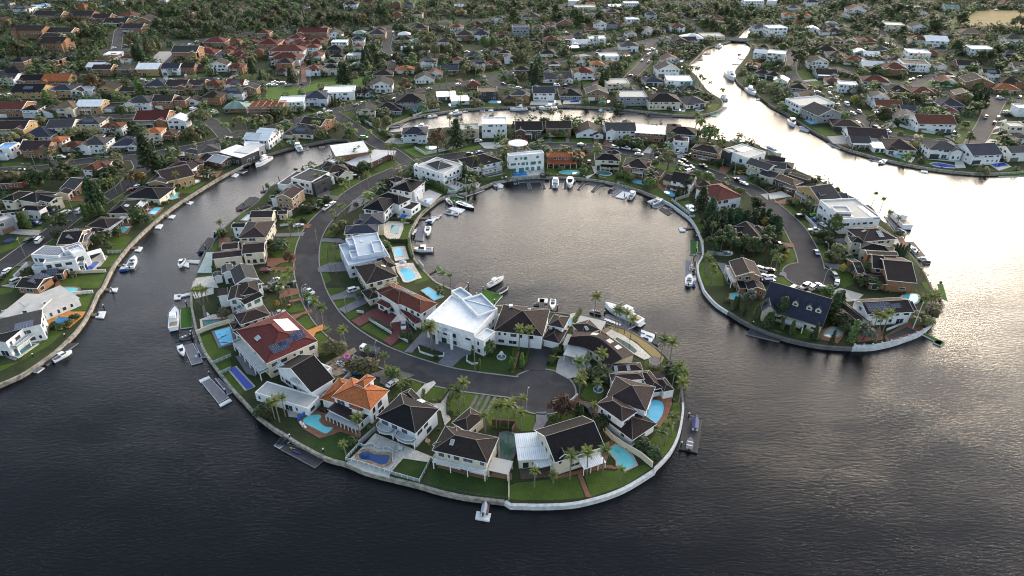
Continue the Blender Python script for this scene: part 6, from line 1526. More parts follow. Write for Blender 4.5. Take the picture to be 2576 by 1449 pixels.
trees('pine','pine',"in front of the bright red roof","1890,725,15 1985,800,13");trees('conifer','pine',"in the dark grove of the eastern point","2010,900,11 1955,930,9 2100,860,11 2180,840,10.5 2260,835,10 2340,840,10 2420,830,9 2500,810,8.5 2565,800,8 2080,880,11");trees('broad','dark',"in the dark grove of the eastern point","2130,1015,11 2060,1055,10 2200,1065,10 2020,1095,9 2330,1085,9 2430,1105,9 2520,1085,9 2570,1005,9");trees('broad','dark',"beside the bright red roof","2180,640,5.5 2430,650,7.5 2470,670,7");trees('shrub','yellow',"at the edge of the dark grove","2500,800,6")
trees('gum','olive',"on the verge with parked utes","1565,255,13");trees('ball','mid',"by the curved sea wall of the bay head","1380,465,7.5");trees('conifer','dark',"between the tudor and red-roofed houses","1740,490,7 1665,540,6");trees('shrub','mid',"in the gardens at the bay head","1440,225,4.5 1190,372,5 1085,332,4.5 720,255,4 712,305,4 1960,372,6 1870,332,4.5 1990,375,5.5 2290,500,3.5 580,62,3 500,270,2.5 1700,290,4");trees('shrub','dark',"along the upper ring road gardens","1080,25,6 1130,22,6 1210,40,5 2080,215,5 2290,285,5 2240,260,5 2530,430,4 2470,410,4 1250,20,6")
palms("near the tudor house","1790,515,8");palms("beside the parked white cars","1410,195,9 1300,125,6 2065,155,9 1390,150,7");palms("beside the brown brick house","1090,292,5");palms("on the lawn below the dark grove","1945,1315,7.5 1962,1340,7.5 2000,1400,7.5 2010,1440,6.5 1935,1290,7");palms("in the dark grove","2040,900,8 2000,960,7 2095,1100,7")
tile(3,1)
trees('broad','mid',"by the white rooftop solar house","660,905,10");trees('broad','olive',"on the verge east of the cul-de-sac","690,1185,9");trees('shrub','dark',"in the gardens east of the point road","560,965,6 600,1015,5 640,1175,6 820,1195,5 900,1310,5 950,1425,6 1040,1440,5 500,960,5");trees('conifer','dark',"beside the grey-brown rambling house","970,1335,7.5");trees('cypress','pine',"in the row behind the rambling house","1270,1112,5.5 1300,1122,5.5 1330,1132,5.5 1358,1150,6 1385,1122,6");trees('conifer','pine',"at the left kerb of the point road","20,905,10 75,915,10");trees('ball','dark',"in the front garden by the cul-de-sac","65,1095,4 105,1175,3.5 30,1165,4");trees('ball','yellow',"in the layered topiary garden","740,1290,3.5 165,1170,2.5 180,1130,2.5");trees('bare','grey',"at the outer end of the point","1530,1310,7 1545,1395,6");trees('shrub','mid',"along the outer sea wall of the point","40,185,5.5 690,480,3 1310,930,3 270,620,3.5 210,600,3")
palms("beside the moored white yacht","1042,625,6.5 1122,695,7 1185,835,7 1280,865,5.5");palms("left of the cul-de-sac","60,1335,8 20,1250,7");palms("by the green sports car","500,830,4.5 420,700,5")
tile(3,2)
trees('conifer','dark',"in front of the slate-roofed dormer house","120,315,10 650,255,10 685,240,9");trees('cypress','dark',"along the shore of the dormer house","20,385,6 230,465,6 460,515,6.5 640,555,5.5 130,425,5.5");trees('broad','mid',"behind the slate-roofed dormer house","580,112,7 550,105,5");trees('shrub','dark',"between the dormer house and white gables","730,375,7 700,330,5 770,440,4");trees('cypress','mid',"at the corner of the panelled white wall","830,545,9 850,540,8");trees('broad','grey',"in the gardens of the point","960,520,8");trees('shrub','olive',"by the flagpole","1470,380,4.5 1560,385,5 1620,300,6 1650,270,6 1520,330,4")
palms("in the garden of the white gabled house","1070,535,10 1140,480,9 1030,495,9");palms("at the end of the point","1570,330,10 1610,280,9 1500,310,8.5")
tile(0,1)
trees('pine','pine',"at the junction of the left roads","1530,285,21");trees('conifer','pine',"at the junction of the left roads","1595,260,12");trees('conifer','pine',"beside the left bank street","965,615,15 1020,620,13");trees('cypress','mid',"in the tall hedge beside the left bank street","860,745,8 895,745,8 930,742,7.5 970,735,7 1010,725,7 1042,718,6.5");trees('cypress','mid',"beside the blue ute","230,835,8 265,842,8 300,848,8");trees('ball','dark',"behind the white louvred roof","1405,785,9");trees('cypress','mid',"beside the small square brick house","1660,235,7 1735,190,9 1790,75,6");trees('ball','dark',"beside the small square brick house","1715,175,5")
trees('broad','grey',"along the left road","545,275,10");trees('broad','dark',"in the thick garden left of the hip roof","660,310,8 420,415,9 540,415,10 625,405,9 350,405,9 700,300,7");trees('gum','olive',"at the far left gardens","200,435,10 240,430,9 30,440,10");trees('broad','dark',"at the grassy bend","1010,385,8 1075,378,8 1150,345,9 1110,365,8 1200,280,6");trees('gum','rust',"at the grassy bend","1335,425,9");trees('ball','yellow',"at the grassy bend","1430,390,6");trees('gum','dark',"beside the parked white van","500,850,8 570,890,8 640,870,9 690,875,8");trees('shrub','dark',"around the left bank lawns","620,955,4.5 1085,1070,4.5 1030,1005,6 1200,925,4.5 300,1312,3.5 1490,800,5 1380,800,3 480,660,4 540,670,4 2240,930,4 570,940,4")
palms("around the left bank street","1110,505,7 1180,505,7 1240,492,7.5 1150,480,6 765,235,6.5 680,100,5 540,90,5 1020,290,5.5");palms("beside the kidney pool","1800,445,7.5");palms("on the channel bank by the black pontoon","2250,925,6.5 2220,960,4");palms("beside the brick pool terrace","1490,660,4.5")
tile(0,2)
palms("in the cluster above the turf pontoon","2020,170,6 2060,180,6.5 2100,160,6 2050,130,6 1990,150,5.5");trees('shrub','dark',"along the left bank wall","560,400,3 620,420,3 700,380,3 760,320,3");trees('shrub','olive',"beside the teal backyard pool","2270,300,4")
tile(0,0)
trees('gum','dark',"in the gum belt along the main road","80,565,14 200,565,15 300,545,14 350,600,13 640,465,11 760,485,14 880,435,15 990,425,16 1060,435,15 930,440,14 840,605,10 930,600,11");trees('broad','olive',"in the gum belt along the main road","140,575,13 260,570,12 1300,475,10 820,440,12");trees('broad','dark',"in the wooded block at upper left","1640,195,15 1700,205,16 1780,195,15 1600,295,13 1680,305,13 1760,335,12 1850,335,13 1950,315,13 2030,335,14 2100,355,13 1980,155,14 2060,255,15 2180,125,13 2250,235,14 2450,325,14 2520,305,13 2200,335,12 2540,205,13");trees('broad','olive',"in the wooded block at upper left","1900,205,13 2120,240,13 2340,260,13 1660,120,12");trees('broad','olive',"near the top left roofs","620,145,10 760,125,11 950,135,13 1100,155,11 1200,105,13 1330,95,12 1440,105,13 780,305,13 860,315,12 100,305,12 300,205,10 2300,65,14 2420,55,14 1580,60,12");trees('bare','grey',"in the wooded block at upper left","2340,395,14")
trees('pine','pine',"beside the gravel yard","1390,645,16 1440,640,14");trees('conifer','olive',"beside the gravel yard","1505,565,14 1560,525,12 1600,500,11");trees('gum','rust',"in the rows of left houses","965,965,15 1020,950,13");trees('conifer','mid',"in the rows of left houses","1420,965,13 1450,970,10 490,1060,11");trees('conifer','dark',"beside the rust-roofed house front","1340,1375,10");trees('broad','olive',"where the left roads meet","1945,1425,11 2060,1265,11 1950,1255,9 2010,1400,9");trees('bare','grey',"where the left roads meet","1800,1440,9");trees('ball','dark',"in the rows of left houses","1285,865,6 760,735,6 830,695,7 1240,1185,9 100,1065,7 590,625,9 1680,435,5");trees('cypress','dark',"in the rows of left houses","2080,940,9 560,1190,6 590,1220,7 440,1190,5 2150,770,6 2180,765,7 2130,765,6");trees('shrub','olive',"in the front gardens of left houses","760,1385,7 900,1385,7 150,1445,8 1830,1265,6 300,1449,7 960,1395,7 420,1260,6 730,820,5 1200,1000,6 1150,1000,6 1580,970,5 690,860,4");trees('pine','pine',"beside the red garage house","2545,765,15");fpalms("among the left houses","1350,1205,8 1380,1200,7 2085,665,7 1510,1449,8 400,700,8 2260,1360,7 2300,1380,8 2380,1330,8 2440,1330,9 2490,1330,8 1660,1200,6 1830,1200,7 2255,930,7 2420,950,7")
tile(1,0)
trees('broad','dark',"in the tree belt along the main road","230,175,14 160,285,12 330,245,13 420,255,12 520,255,11 650,245,14 750,245,13 830,255,13 900,255,14 960,255,13 1040,265,13 1120,205,12 100,185,13");trees('broad','rust',"in the tree belt along the main road","200,230,13 1000,250,12 1080,240,12 90,250,12");trees('broad','dark',"near the top of the photo","1250,185,16 1300,195,15 580,125,12 40,125,12 300,105,12 700,110,12 450,60,12 1150,60,10");trees('ball','dark',"beside the main road junction","605,305,10 1410,335,9 1470,325,8 405,350,6");trees('broad','dark',"behind the red townhouses","60,375,10 220,475,12 120,470,9");trees('pine','pine',"at the edge of the green park","880,875,19 915,870,18 365,865,14");trees('pine','pine',"beyond the green park","1100,705,16 1120,640,14");trees('broad','dark',"beyond the green park","1190,565,12 1225,645,11 1300,655,12 1415,645,11 1445,685,10 1500,565,9 1540,560,10");trees('broad','olive',"in the central line of street trees","1720,565,12 1800,585,13 1865,565,12 1950,575,13 2040,565,13 1620,575,12 1720,475,12 1680,445,10 1990,500,11");trees('gum','dark',"standing tall below the playing field","2170,215,20 2460,130,14");trees('broad','mid',"in the streets below the playing field","1820,225,9 1990,235,9 2300,485,12 2380,485,11 2480,80,11 1780,60,9 1650,80,9");trees('gum','rust',"by the waterfront road","1500,955,14");trees('broad','olive',"by the waterfront road","2110,765,10 1645,745,8 1930,795,9 310,1185,9 380,1235,8 1225,1335,11 1330,1275,9 1160,1100,4");trees('cypress','dark',"by the white modern houses","775,1065,7 805,1070,7.5 990,1000,6 1005,995,5.5 1085,860,5 1105,860,5 55,800,7");trees('shrub','mid',"by the canal head","1300,1385,6 1220,1085,5.5 690,1225,6 580,1220,6 960,1370,6 440,1130,4 1590,910,4 1900,740,5 1590,690,7 2080,660,5 2230,790,4 1430,1400,4");fpalms("by the waterfront road","1070,985,8 890,1165,8 960,1145,8 1845,885,7 1490,980,7 1780,930,7 2060,1055,8 2150,1065,8.5 2240,1055,8.5 1950,1000,7 880,1180,6 1160,770,8 130,860,8 2280,680,7");fpalms("around the road to the ring","90,1345,8 270,1430,9 250,1400,8 600,1335,7 640,1340,7 720,1265,8 780,1295,8 700,1290,7 900,1385,8 960,1375,8 1010,1420,7 1150,1455,8 1950,1300,8 1040,1340,7 820,1350,7 560,1290,6 1340,1230,7")
tile(2,0)
trees('broad','dark',"in the top centre gardens","310,145,14 440,155,14 420,235,12 480,225,12 700,255,11 750,235,10 870,205,11 20,90,12 60,280,12");trees('ball','dark',"in the top centre gardens","640,235,17 20,210,14 350,300,6");trees('pine','pine',"on the street behind the canal","240,865,17 270,810,18 200,830,15");trees('conifer','dark',"beside the curving street","940,880,13 900,870,10");trees('gum','olive',"beside the curving street","1060,755,12 1000,750,10 110,645,12 40,655,11 530,565,10");trees('broad','mid',"beside the curving street","1135,735,9 1420,645,9 1030,435,10 1170,665,9 600,325,9 920,640,8 770,690,7 590,670,8");trees('cypress','mid',"on the canal street lawns","700,905,7.5 300,415,7 345,495,8");trees('broad','dark',"in the upper streets at the top centre","1260,145,12 1320,165,10 1620,185,9 1760,205,10 1845,195,10 1280,355,10 1570,100,9 1160,210,8");trees('broad','dark',"in the wood beside the creek","1960,285,12 2020,305,13 2100,185,14 2160,175,15 2200,205,13 2230,325,13 2260,355,12 2180,285,12 2290,235,13 2380,165,13 2350,225,12 2050,120,12 2250,120,12 2400,110,10");trees('shrub','dark',"in the clipped block above the channel","1800,535,7 1850,540,7 1900,515,7 1830,510,7");trees('bare','grey',"in front of the long grey roof","520,840,9");trees('ball','mid',"on the canal's near bank","1970,1435,11 1150,1449,6 1600,1455,7 1860,1400,6");trees('shrub','mid',"along the canal banks","740,1065,6 650,860,5 1300,890,5 1480,700,5 990,850,5 440,1385,6 510,1385,6 610,1330,7 320,1270,7 330,1390,4 1020,1120,3 2450,405,8 1590,905,5");fpalms("along the canal banks","1030,1055,9 1365,1065,10 290,1250,8 370,1245,9 400,1255,8 480,1245,8 1840,1335,12 1868,1430,13 160,235,9 640,810,8 840,485,10 1250,255,9 1300,275,9 1340,270,9 1790,795,9 1850,805,9 1885,885,9 1920,900,8 1980,925,7 2100,1015,8 1740,760,8 450,1120,5 540,1010,6 1050,1040,8 380,640,7 590,700,7 720,330,8")
tile(3,0)
trees('broad','dark',"near the top right roofs","760,105,14 850,115,12 650,125,13 540,135,10 330,235,12 420,265,10 1300,155,14 1400,165,14 1220,205,13 1180,165,12 1460,235,12 1690,345,16 1640,335,14 1000,275,10 1060,305,11 1120,325,11 900,345,11 850,335,10 1350,355,10 940,60,11 1050,50,10 60,160,9");trees('gum','dark',"beside the dry sports field","1915,295,18");trees('broad','olive',"beside the dry sports field","2450,285,10 2540,295,14 2490,265,13 2250,345,10 2320,345,10 2530,160,10");trees('gum','dark',"in the first street east of the channel","310,695,15 260,645,13 450,605,12");trees('shrub','mid',"in the first street east of the channel","200,485,9 130,515,9 170,745,8 290,865,5 380,500,6 600,640,5 520,1000,5 410,910,4");trees('broad','grey',"in the street with the white van","900,1000,12");trees('ball','yellow',"in the street with the white van","860,1045,6 1350,1005,5 960,450,6");trees('broad','olive',"in the street with the white van","1020,1265,9 940,1085,6 1180,1195,9 1150,1160,8 1310,1400,7 2010,1449,9");trees('broad','dark',"in the upper right gardens","2130,635,12 2200,625,12 2280,585,13 1880,525,12 1340,375,12 2240,610,11 2440,640,8 1430,720,6");trees('conifer','dark',"beside the wide side street","2080,1025,9 2110,1025,8 2180,1035,9 2050,1010,7");trees('shrub','mid',"in the upper right gardens","1480,1015,6 1380,1005,6 1250,1005,5 1540,970,5 1780,875,6 1900,905,7 2100,905,7 2370,975,6 1170,765,6 1340,785,6 980,765,6 930,745,6 680,605,6 2070,1135,8 2130,1130,8 1650,1190,7 1720,1165,7 1980,1285,5 2350,1435,5 1110,725,7 2000,860,6 1690,870,5 2250,900,6 730,990,4");fpalms("in the upper right gardens","1230,1185,8 1560,1195,7 770,705,7 810,705,7 860,735,7 780,545,8 1500,565,8 1560,565,8 1790,565,8 100,950,8 50,950,8 150,960,8 560,990,7 620,985,7 660,960,6 1600,1190,7 2120,900,7 1700,690,7 530,1225,6 110,1000,7 90,870,7")
# ------------------------------------------------------------------ undergrowth: what nobody could count
GX0,GX1,GY0,GY1=-640,720,60,1000
GW=GX1-GX0
occ=bytearray(GW*(GY1-GY0))
def mark(x,y):
 i,j=int(x)-GX0,int(y)-GY0
 if 0<=i<GW and 0<=j<GY1-GY0:occ[j*GW+i]=1
for O,ex,ey,L,W,z in HOUSE_RECTS:
 for i in range(-1,int(L)+2):
  for j in range(-1,int(W)+2):
   q=O+ex*i+ey*j;mark(math.floor(q.x),math.floor(q.y))
for j,l in enumerate(RIB):
 r=int(WID[j]/2+3)
 for q in l:
  for a in range(-r,r+1):
   for b in range(-r,r+1):
    if a*a+b*b<=r*r:mark(math.floor(q.x)+a,math.floor(q.y)+b)
for c,r in BULBS:
 for a in range(-13,14):
  for b in range(-13,14):mark(math.floor(c.x)+a,math.floor(c.y)+b)
for p in FLATS:
 xs=[q.x for q in p];ys=[q.y for q in p]
 for i in range(int(min(xs))-1,int(max(xs))+2):
  for j in range(int(min(ys))-1,int(max(ys))+2):
   if inside((i+.5,j+.5),p):mark(i,j)
# which cells are land, by scan lines
for j in range(GY1-GY0):
 y=GY0+j+.5
 xs=[]
 for k in range(len(land_poly)):
  a,b=land_poly[k],land_poly[(k+1)%len(land_poly)]
  if (a.y>y) !=(b.y>y):xs.append(a.x+(b.x-a.x)*(y-a.y)/(b.y-a.y))
 xs.sort()
 row=j*GW;cur=GX0
 for k in range(0,len(xs)-1,2):
  l0,l1=int(max(GX0,xs[k]+2.5)),int(min(GX1,xs[k+1]-2.5))
  for i in range(max(cur,GX0),min(l0,GX1)):occ[row+i-GX0]=1
  cur=max(cur,l1)
 for i in range(max(cur,GX0),GX1):occ[row+i-GX0]=1
RS=random.Random(21)
bush=[MB() for _ in range(5)]
def blob(mb,x,y,r,h,n,size):
 for _ in range(n):
  a=RS.uniform(0,6.283);t=RS.uniform(0,1)
  cz=t;rr=r*math.sqrt(max(0,1-(t*.9)**2))*RS.uniform(.6,1)
  p=Vector((x+rr*math.cos(a),y+rr*math.sin(a),LAND+h*cz))
  nrm=Vector((math.cos(a)*(1-t)+RS.uniform(-.5,.5),math.sin(a)*(1-t)+RS.uniform(-.5,.5),t+RS.uniform(0,.6))).normalized()
  tt=nrm.cross(Vector((RS.uniform(-1,1),RS.uniform(-1,1),RS.uniform(-1,1)))).normalized();b=nrm.cross(tt)
  s=size*RS.uniform(.6,1.3)
  mb.poly(p-tt*s-b*s*.6,p+tt*s-b*s*.7,p+tt*s*.8+b*s*.6,p-tt*s*.7+b*s*.7)
cnt=0
while cnt<30000:
 x,y=RS.uniform(GX0,GX1),RS.uniform(GY0,GY1)
 i,j=int(math.floor(x))-GX0,int(math.floor(y))-GY0
 cnt+=1
 if occ[j*GW+i]:continue
 fx,fy=frame_xy((x,y,LAND))
 if not (-120<fx<2700 and-60<fy<1500):continue
 clump=math.sin(x*.045+1)+math.sin(y*.05+x*.02)
 if (clump<-.9 or fy>560) and RS.random()<.72:continue
 big=RS.random()<(.75 if fy<190 else .5 if fy<480 else .06 if fy<760 else 0)
 r=RS.uniform(1.8,4.6) if big else RS.uniform(.7,1.9)
 h=r*RS.uniform(1.2,2.2) if big else r*RS.uniform(.8,1.5)
 blob(bush[RS.randrange(5)],x,y,r,h,int(20+r*9),.30+r*.14)
for O,ex,ey,L,W,z in HOUSE_RECTS:
 c=O+ex*L/2+ey*W/2
 if (c-Vector((0,0,0))).length>420:continue
 for _ in range(int((L+W)*.45)):
  u,v=(RS.uniform(0,L),RS.choice([-1.1,W+1.1])) if RS.random()<.5 else (RS.choice([-1.1,L+1.1]),RS.uniform(0,W))
  q=O+ex*u+ey*v
  if any(0<(q-h[0]).dot(h[1])<h[3] and 0<(q-h[0]).dot(h[2])<h[4] for h in HOUSE_RECTS if (h[0]-q).length<30):continue
  if any(inside((q.x,q.y),f) for f in FLATS if abs(f[0].x-q.x)<30 and abs(f[0].y-q.y)<30):continue
  if on_road(q,.5):continue
  r=RS.uniform(.4,1.1)
  blob(bush[RS.randrange(5)],q.x,q.y,r,r*RS.uniform(.8,1.8),22,.2)
for b,m in zip(bush,("leaf_dark","leaf_mid","leaf_olive","leaf_pine","leaf_dark")):
 o=ob("undergrowth",b.mesh("undergrowth",m));o['kind']='stuff'
# ------------------------------------------------------------------ cars
CARM={}
def car_meshes(kind,col):
 k=(kind,col)
 if k in CARM:return CARM[k]
 L,Wd,H,hood,cab0,cab1,z1={'sedan':(4.7,.9,1.42,.95,.26,.84,.98),'hatch':(4.2,.88,1.48,.95,.28,.97,.98),'suv':(4.8,.95,1.75,1.08,.24,.97,1.1),'ute':(5.3,.95,1.78,1.1,.22,.62,1.1),'van':(5.0,.98,2.05,1.25,.12,.98,1.35),'coupe':(4.4,.9,1.28,.88,.3,.88,.88)}[kind]
 def ring(x,z,w):return [(x,-w,z),(x,w,z)]
 b=MB()
 # body: side profile swept across, narrower at the top
 prof=[(0,.35),(0,.75),(.03,hood-.12),(cab0,hood),(cab1 if kind !='ute' else 1,z1),(.985,z1-.05),(1,.75),(1,.35)]
 n=len(prof);vs=[]
 for s in (-1,1):
  for i,(x,z) in enumerate(prof):
   w=Wd*(1 if .4<z<.9 else .95)*(.92 if x<.02 or x>.98 else 1)
   vs.append((L/2-x*L,s*w,z))
 fs=[(i,(i+1)%n,n+(i+1)%n,n+i) for i in range(n)]
 b.add(vs,fs+[tuple(range(n-1,-1,-1)),tuple(range(n,2*n))])
 # cabin
 x0,x1=L/2-cab0*L,L/2-cab1*L
 rk0,rk1=(.55,.35) if kind not in ('van',) else (.5,.08)
 if kind in ('suv','hatch'):rk1=.2
 g=MB()
 w0,w1=Wd*.93,Wd*.76
 zb,zt=hood-.03,H-.06
 lo=[(x0,-w0,zb),(x0,w0,zb),(x1,w0,zb),(x1,-w0,zb)]
 hi=[(x0-rk0,-w1,zt),(x0-rk0,w1,zt),(x1+rk1,w1,zt),(x1+rk1,-w1,zt)]
 g.add(lo+hi,[(0,1,5,4),(1,2,6,5),(2,3,7,6),(3,0,4,7)])
 r=MB()
 up=[(x,y*1.02,z+.06) for x,y,z in hi]
 r.add(hi+up,[(0,1,5,4),(1,2,6,5),(2,3,7,6),(3,0,4,7),(4,5,6,7)])
 for f in (0,.5,1):     # pillars
  for s in (-1,1):
   a=Vector((x0+(x1-x0)*f,s*(w0+.01),zb));c=Vector((x0-rk0+(x1+rk1-x0+rk0)*f,s*(w1+.01),zt))
   r.beam(a,c,.07,.07)
 if kind=='van':r.box(x1+.1,-w0*1.0,hood,x0-1.6,w0*1.0,H-.3)
 bed=None
 if kind=='ute':
  bed=MB();bed.box(-L/2+.12,-Wd+.12,z1-.1,x1-.12,Wd-.12,z1+.012)
 wh=MB();wh.tube((0,-.11,0),(0,.11,0),.34,n=12);wh.mi=1;wh.tube((0,-.115,0),(0,.115,0),.2,n=10)
 lt=MB();lt.box(-.03,-.17,-.07,.03,.17,.07)
 P="paint_"+col
 CARM[k]=(b.mesh("body",P),g.mesh("windows","car_glass"),r.mesh("roof",P),bed and bed.mesh("tray","paint_black"),wh.mesh("wheel",["tyre","metal_grey"]),lt.mesh("headlight","lamp_clear"),lt.mesh("taillight","lamp_red"),L,Wd)
 return CARM[k]
def car(x,y,ang,kind,col,where,lift=.17):
 p=at(x,y);p.z=LAND+lift
 a=ang_at(x,y,ang)
 t=root("car" if kind !='van' else "van",{'ute':'ute','van':'van'}.get(kind,'car'),p,a,"parked cars")
 b,g,r,bed,wh,hl,tl,L,Wd=car_meshes(kind,col)
 ob("body",b,t);ob("windows",g,t);ob("roof",r,t)
 if bed:ob("tray",bed,t)
 for sx in (.31,-.3):
  for s in (1,-1):ob("wheel",wh,t,(L*sx,s*(Wd-.08),.34))
 for s in (1,-1):
  ob("headlight",hl,t,(L/2-.02,s*Wd*.62,.72));ob("taillight",tl,t,(-L/2+.02,s*Wd*.66,.8))
 reg(t,"%s %s"%(col,{'sedan':'sedan','hatch':'hatchback','suv':'four-wheel drive','ute':'pickup','van':'van','coupe':'coupe'}[kind]),where)
KC=dict(s='sedan',h='hatch',f='suv',u='ute',v='van',c='coupe');CC=dict(w='white',s='silver',g='grey',k='black',r='red',b='blue',a='aqua',G='green',y='yellow',m='maroon')
def cars(where,s):
 for e in s.split():
  x,y,a,c=e.split(',')
  car(float(x),float(y),float(a),KC[c[0]],CC[c[1]],where)
tile(1,2)
cars("driving up the ring road","535,50,-28,uw");cars("on the ring road by the palms","540,140,-60,ca");cars("in the grey drive of the red-tiled house","985,35,15,fw");cars("under the shade sail","1488,390,-92,fw");cars("in the weedy drive","1375,975,35,cw");cars("on the brick drives west of the ring road","230,275,15,us 230,315,20,sk 215,25,8,us 100,20,5,sg");
tile(2,2)
cars("under the white carport","650,735,70,fw");cars("beside the white carport","725,765,35,ss");cars("in the mansion forecourt","760,1235,-40,fk")
tile(1,1)
cars("on the ring road below the sandstone house","712,655,35,uw 770,612,35,cw");cars("in front of the sandstone house","475,650,-10,uw 590,655,-5,sk");cars("in the brick drive by the covered boat","432,835,10,ss");cars("in the brick drive near the slate arches","105,1290,5,fm");cars("near the white modern house","1005,335,10,sk 875,370,5,fG");cars("on the ring road at the top","2250,95,12,sb 2150,110,5,hk");cars("by the charcoal solar roof","1270,475,5,fk 1620,230,30,fw");cars("in the lower drives west of the ring road","190,1395,30,us 345,1420,20,sk")
tile(2,1)
cars("on the upper ring road","698,18,-8,sw 1035,45,-10,fw 1145,55,-12,uw 1255,75,-12,ss 1275,115,-5,sw 1475,112,-15,fg 1490,160,-10,uw 1700,212,-20,fw 1735,185,-15,fk 1790,245,-15,us 1920,235,-20,uk 1985,315,-15,hw 2265,375,-25,uk 2335,410,-20,cw");cars("in the drives off the upper ring road","1775,290,20,vw 1675,100,30,hw 1800,120,20,sk 1740,140,25,uk 1850,125,10,hb 1920,165,-10,sw 2150,220,-30,sk 2245,230,25,sw 2315,300,8,fy 775,190,80,sk 2490,630,-60,fw");cars("left of the cul-de-sac under the palms","2510,1280,-20,fw 2555,1360,-15,fw 2570,1395,-10,sb")
tile(3,1)
cars("on the point road","485,1105,-55,cb 665,1345,-50,fg 690,1405,80,sw");cars("in the cul-de-sac","390,1435,25,fw 480,1445,25,uw");cars("by the white rooftop solar house","320,740,10,fk 465,725,8,cG 460,880,0,uw 545,825,-30,cw 475,765,40,hb");cars("in the brick drive opposite the solar house","70,1010,-5,fk");cars("left of the turning circle","15,1290,0,fk 15,1360,10,fw 10,1395,5,fb")
tile(3,2)
cars("in front of the slate-roofed house","245,30,35,vw 450,10,35,fw 375,0,20,uw 555,15,-10,hw")
tile(0,1)
cars("along the left road","240,280,5,fk 35,300,15,sk 1710,65,10,sk");cars("on the brick drive in the left gardens","620,145,0,fw 710,125,30,sk 520,140,0,hs");cars("on the left bank street","670,705,25,fw 815,690,30,vs 405,985,45,vw 300,975,20,sk");cars("beside the clipped cypresses","360,815,0,ub");cars("at the bottom left kerb","75,1290,40,cw 25,1350,50,sk 175,1390,25,fs");cars("near the big tiered pine","1330,470,20,sr 1385,440,35,hw 1600,20,5,fk 1720,200,30,sk 1410,325,30,uw")
tile(0,0)
cars("along the main road","730,580,0,sw 1145,490,10,sw 1270,470,-5,hb 1745,465,12,sw 1910,455,15,sw 1980,425,15,sw 1960,460,5,ck");cars("beyond the main road","1060,225,5,sw 1235,210,-5,hw 1295,207,0,ss 70,190,5,sw 1105,680,20,sw 1105,115,0,sw");cars("on the upper suburban street","1725,810,0,ss 1960,818,5,sb 2180,800,-10,us 2255,820,10,uw 2480,838,5,sw 1480,830,5,sk 1440,810,5,hw 1560,815,0,hw 1870,770,60,sw");cars("on the crescent street","1045,1215,-5,vw 1095,1240,10,sw 1610,1175,0,fw 1790,1100,-40,sw 1945,1105,15,fw 2000,1075,20,sk 2110,1125,5,uw 2160,1150,10,vw 300,1285,10,ss");cars("on the left edge drives","30,975,0,fw 110,965,20,fw 340,1255,-5,sw 2300,1400,5,sk")
tile(1,0)
cars("at the green park kerb","190,838,5,uw 265,840,5,sw 190,865,5,sw 140,862,5,sw 325,862,8,fw");cars("on the waterfront road","1400,1010,12,fw 1085,1047,10,fw 1015,1068,10,sk 735,1132,8,sw 650,1150,5,sw 2035,862,12,fw 2175,826,12,ss 2490,850,-20,sk 1745,905,10,sg 290,1240,8,sb");cars("in the drives above the waterfront road","1180,980,-15,sw 1220,980,-20,sw 1530,900,15,fw 705,1065,10,sk 750,1062,15,sr 690,1110,80,hw");cars("on the main road","1145,300,8,sw 1180,285,10,sw 1505,275,5,sw 470,105,80,ck");cars("in the streets below the playing field","1375,580,-85,vw 1380,622,-30,sw 1320,580,-50,sw 1510,675,5,sw 1380,330,70,sw 1390,370,75,ss 2275,525,10,sw 2125,530,0,sk 1465,110,70,sw 1490,215,80,sw 1420,210,85,fw 1440,205,85,fw 1950,365,80,sw 485,105,80,hw");cars("by the canal head","1500,1410,5,fw 1090,1395,0,fG 2235,1430,10,fw")
tile(2,0)
cars("on the canal street","450,870,-5,vw 540,868,0,sk 65,895,5,fw 345,840,0,vw 600,840,70,vw 825,815,60,sb 1360,905,-20,fk 1430,915,-15,fk 1555,910,0,hw 1640,935,5,ss 1000,1425,60,hw 20,755,-30,hw");cars("on the short steep street","1310,615,50,sw 1375,630,55,us 1190,768,5,sm 1370,560,30,fw 1385,545,40,sk 1370,512,0,sw 1412,500,-10,sw 1455,535,-80,uw 1475,560,-60,us");cars("in the middle streets above the canal","140,695,5,sw 220,400,5,sw 265,390,0,sg 540,335,0,uw 980,460,-10,uw 875,520,5,sk 855,545,5,sr 440,580,-10,fk 1165,415,10,sw 1140,420,20,sw 1045,212,0,sw 215,115,0,sr 1840,205,5,sw")
tile(3,0)
cars("in the street with the white van","790,1060,-35,vw 675,995,-30,fw 700,1065,-30,sm 400,885,0,fw 915,1135,-30,fs 850,1155,-20,fs 1095,1155,5,fs 1195,1330,-20,uw 1085,1295,-15,fk 880,1245,0,uw 585,860,10,sw 630,890,5,sk 495,935,-5,sw 620,950,-40,hw");cars("on the upper right cross street","1430,815,15,sk 1460,805,15,ss 1530,780,5,sk 1250,460,-5,sw 2330,995,-5,fw 1190,450,0,hw 690,630,5,sw 640,630,5,sk 185,520,60,sw 2515,645,0,sw 1360,575,10,hw");cars("on the wide side street","2190,1190,65,ug 2275,1245,65,sr 2315,1190,65,ss 2390,1140,5,fw 2430,1275,0,fw 2385,1330,10,fw 2360,1340,5,fw 1865,1360,-70,vw 2530,985,70,ss");cars("beside the sports field","2160,100,20,sw 2295,105,5,sw 2510,95,0,sk 1090,235,5,sw 1165,230,5,vw")
tile(0,0)
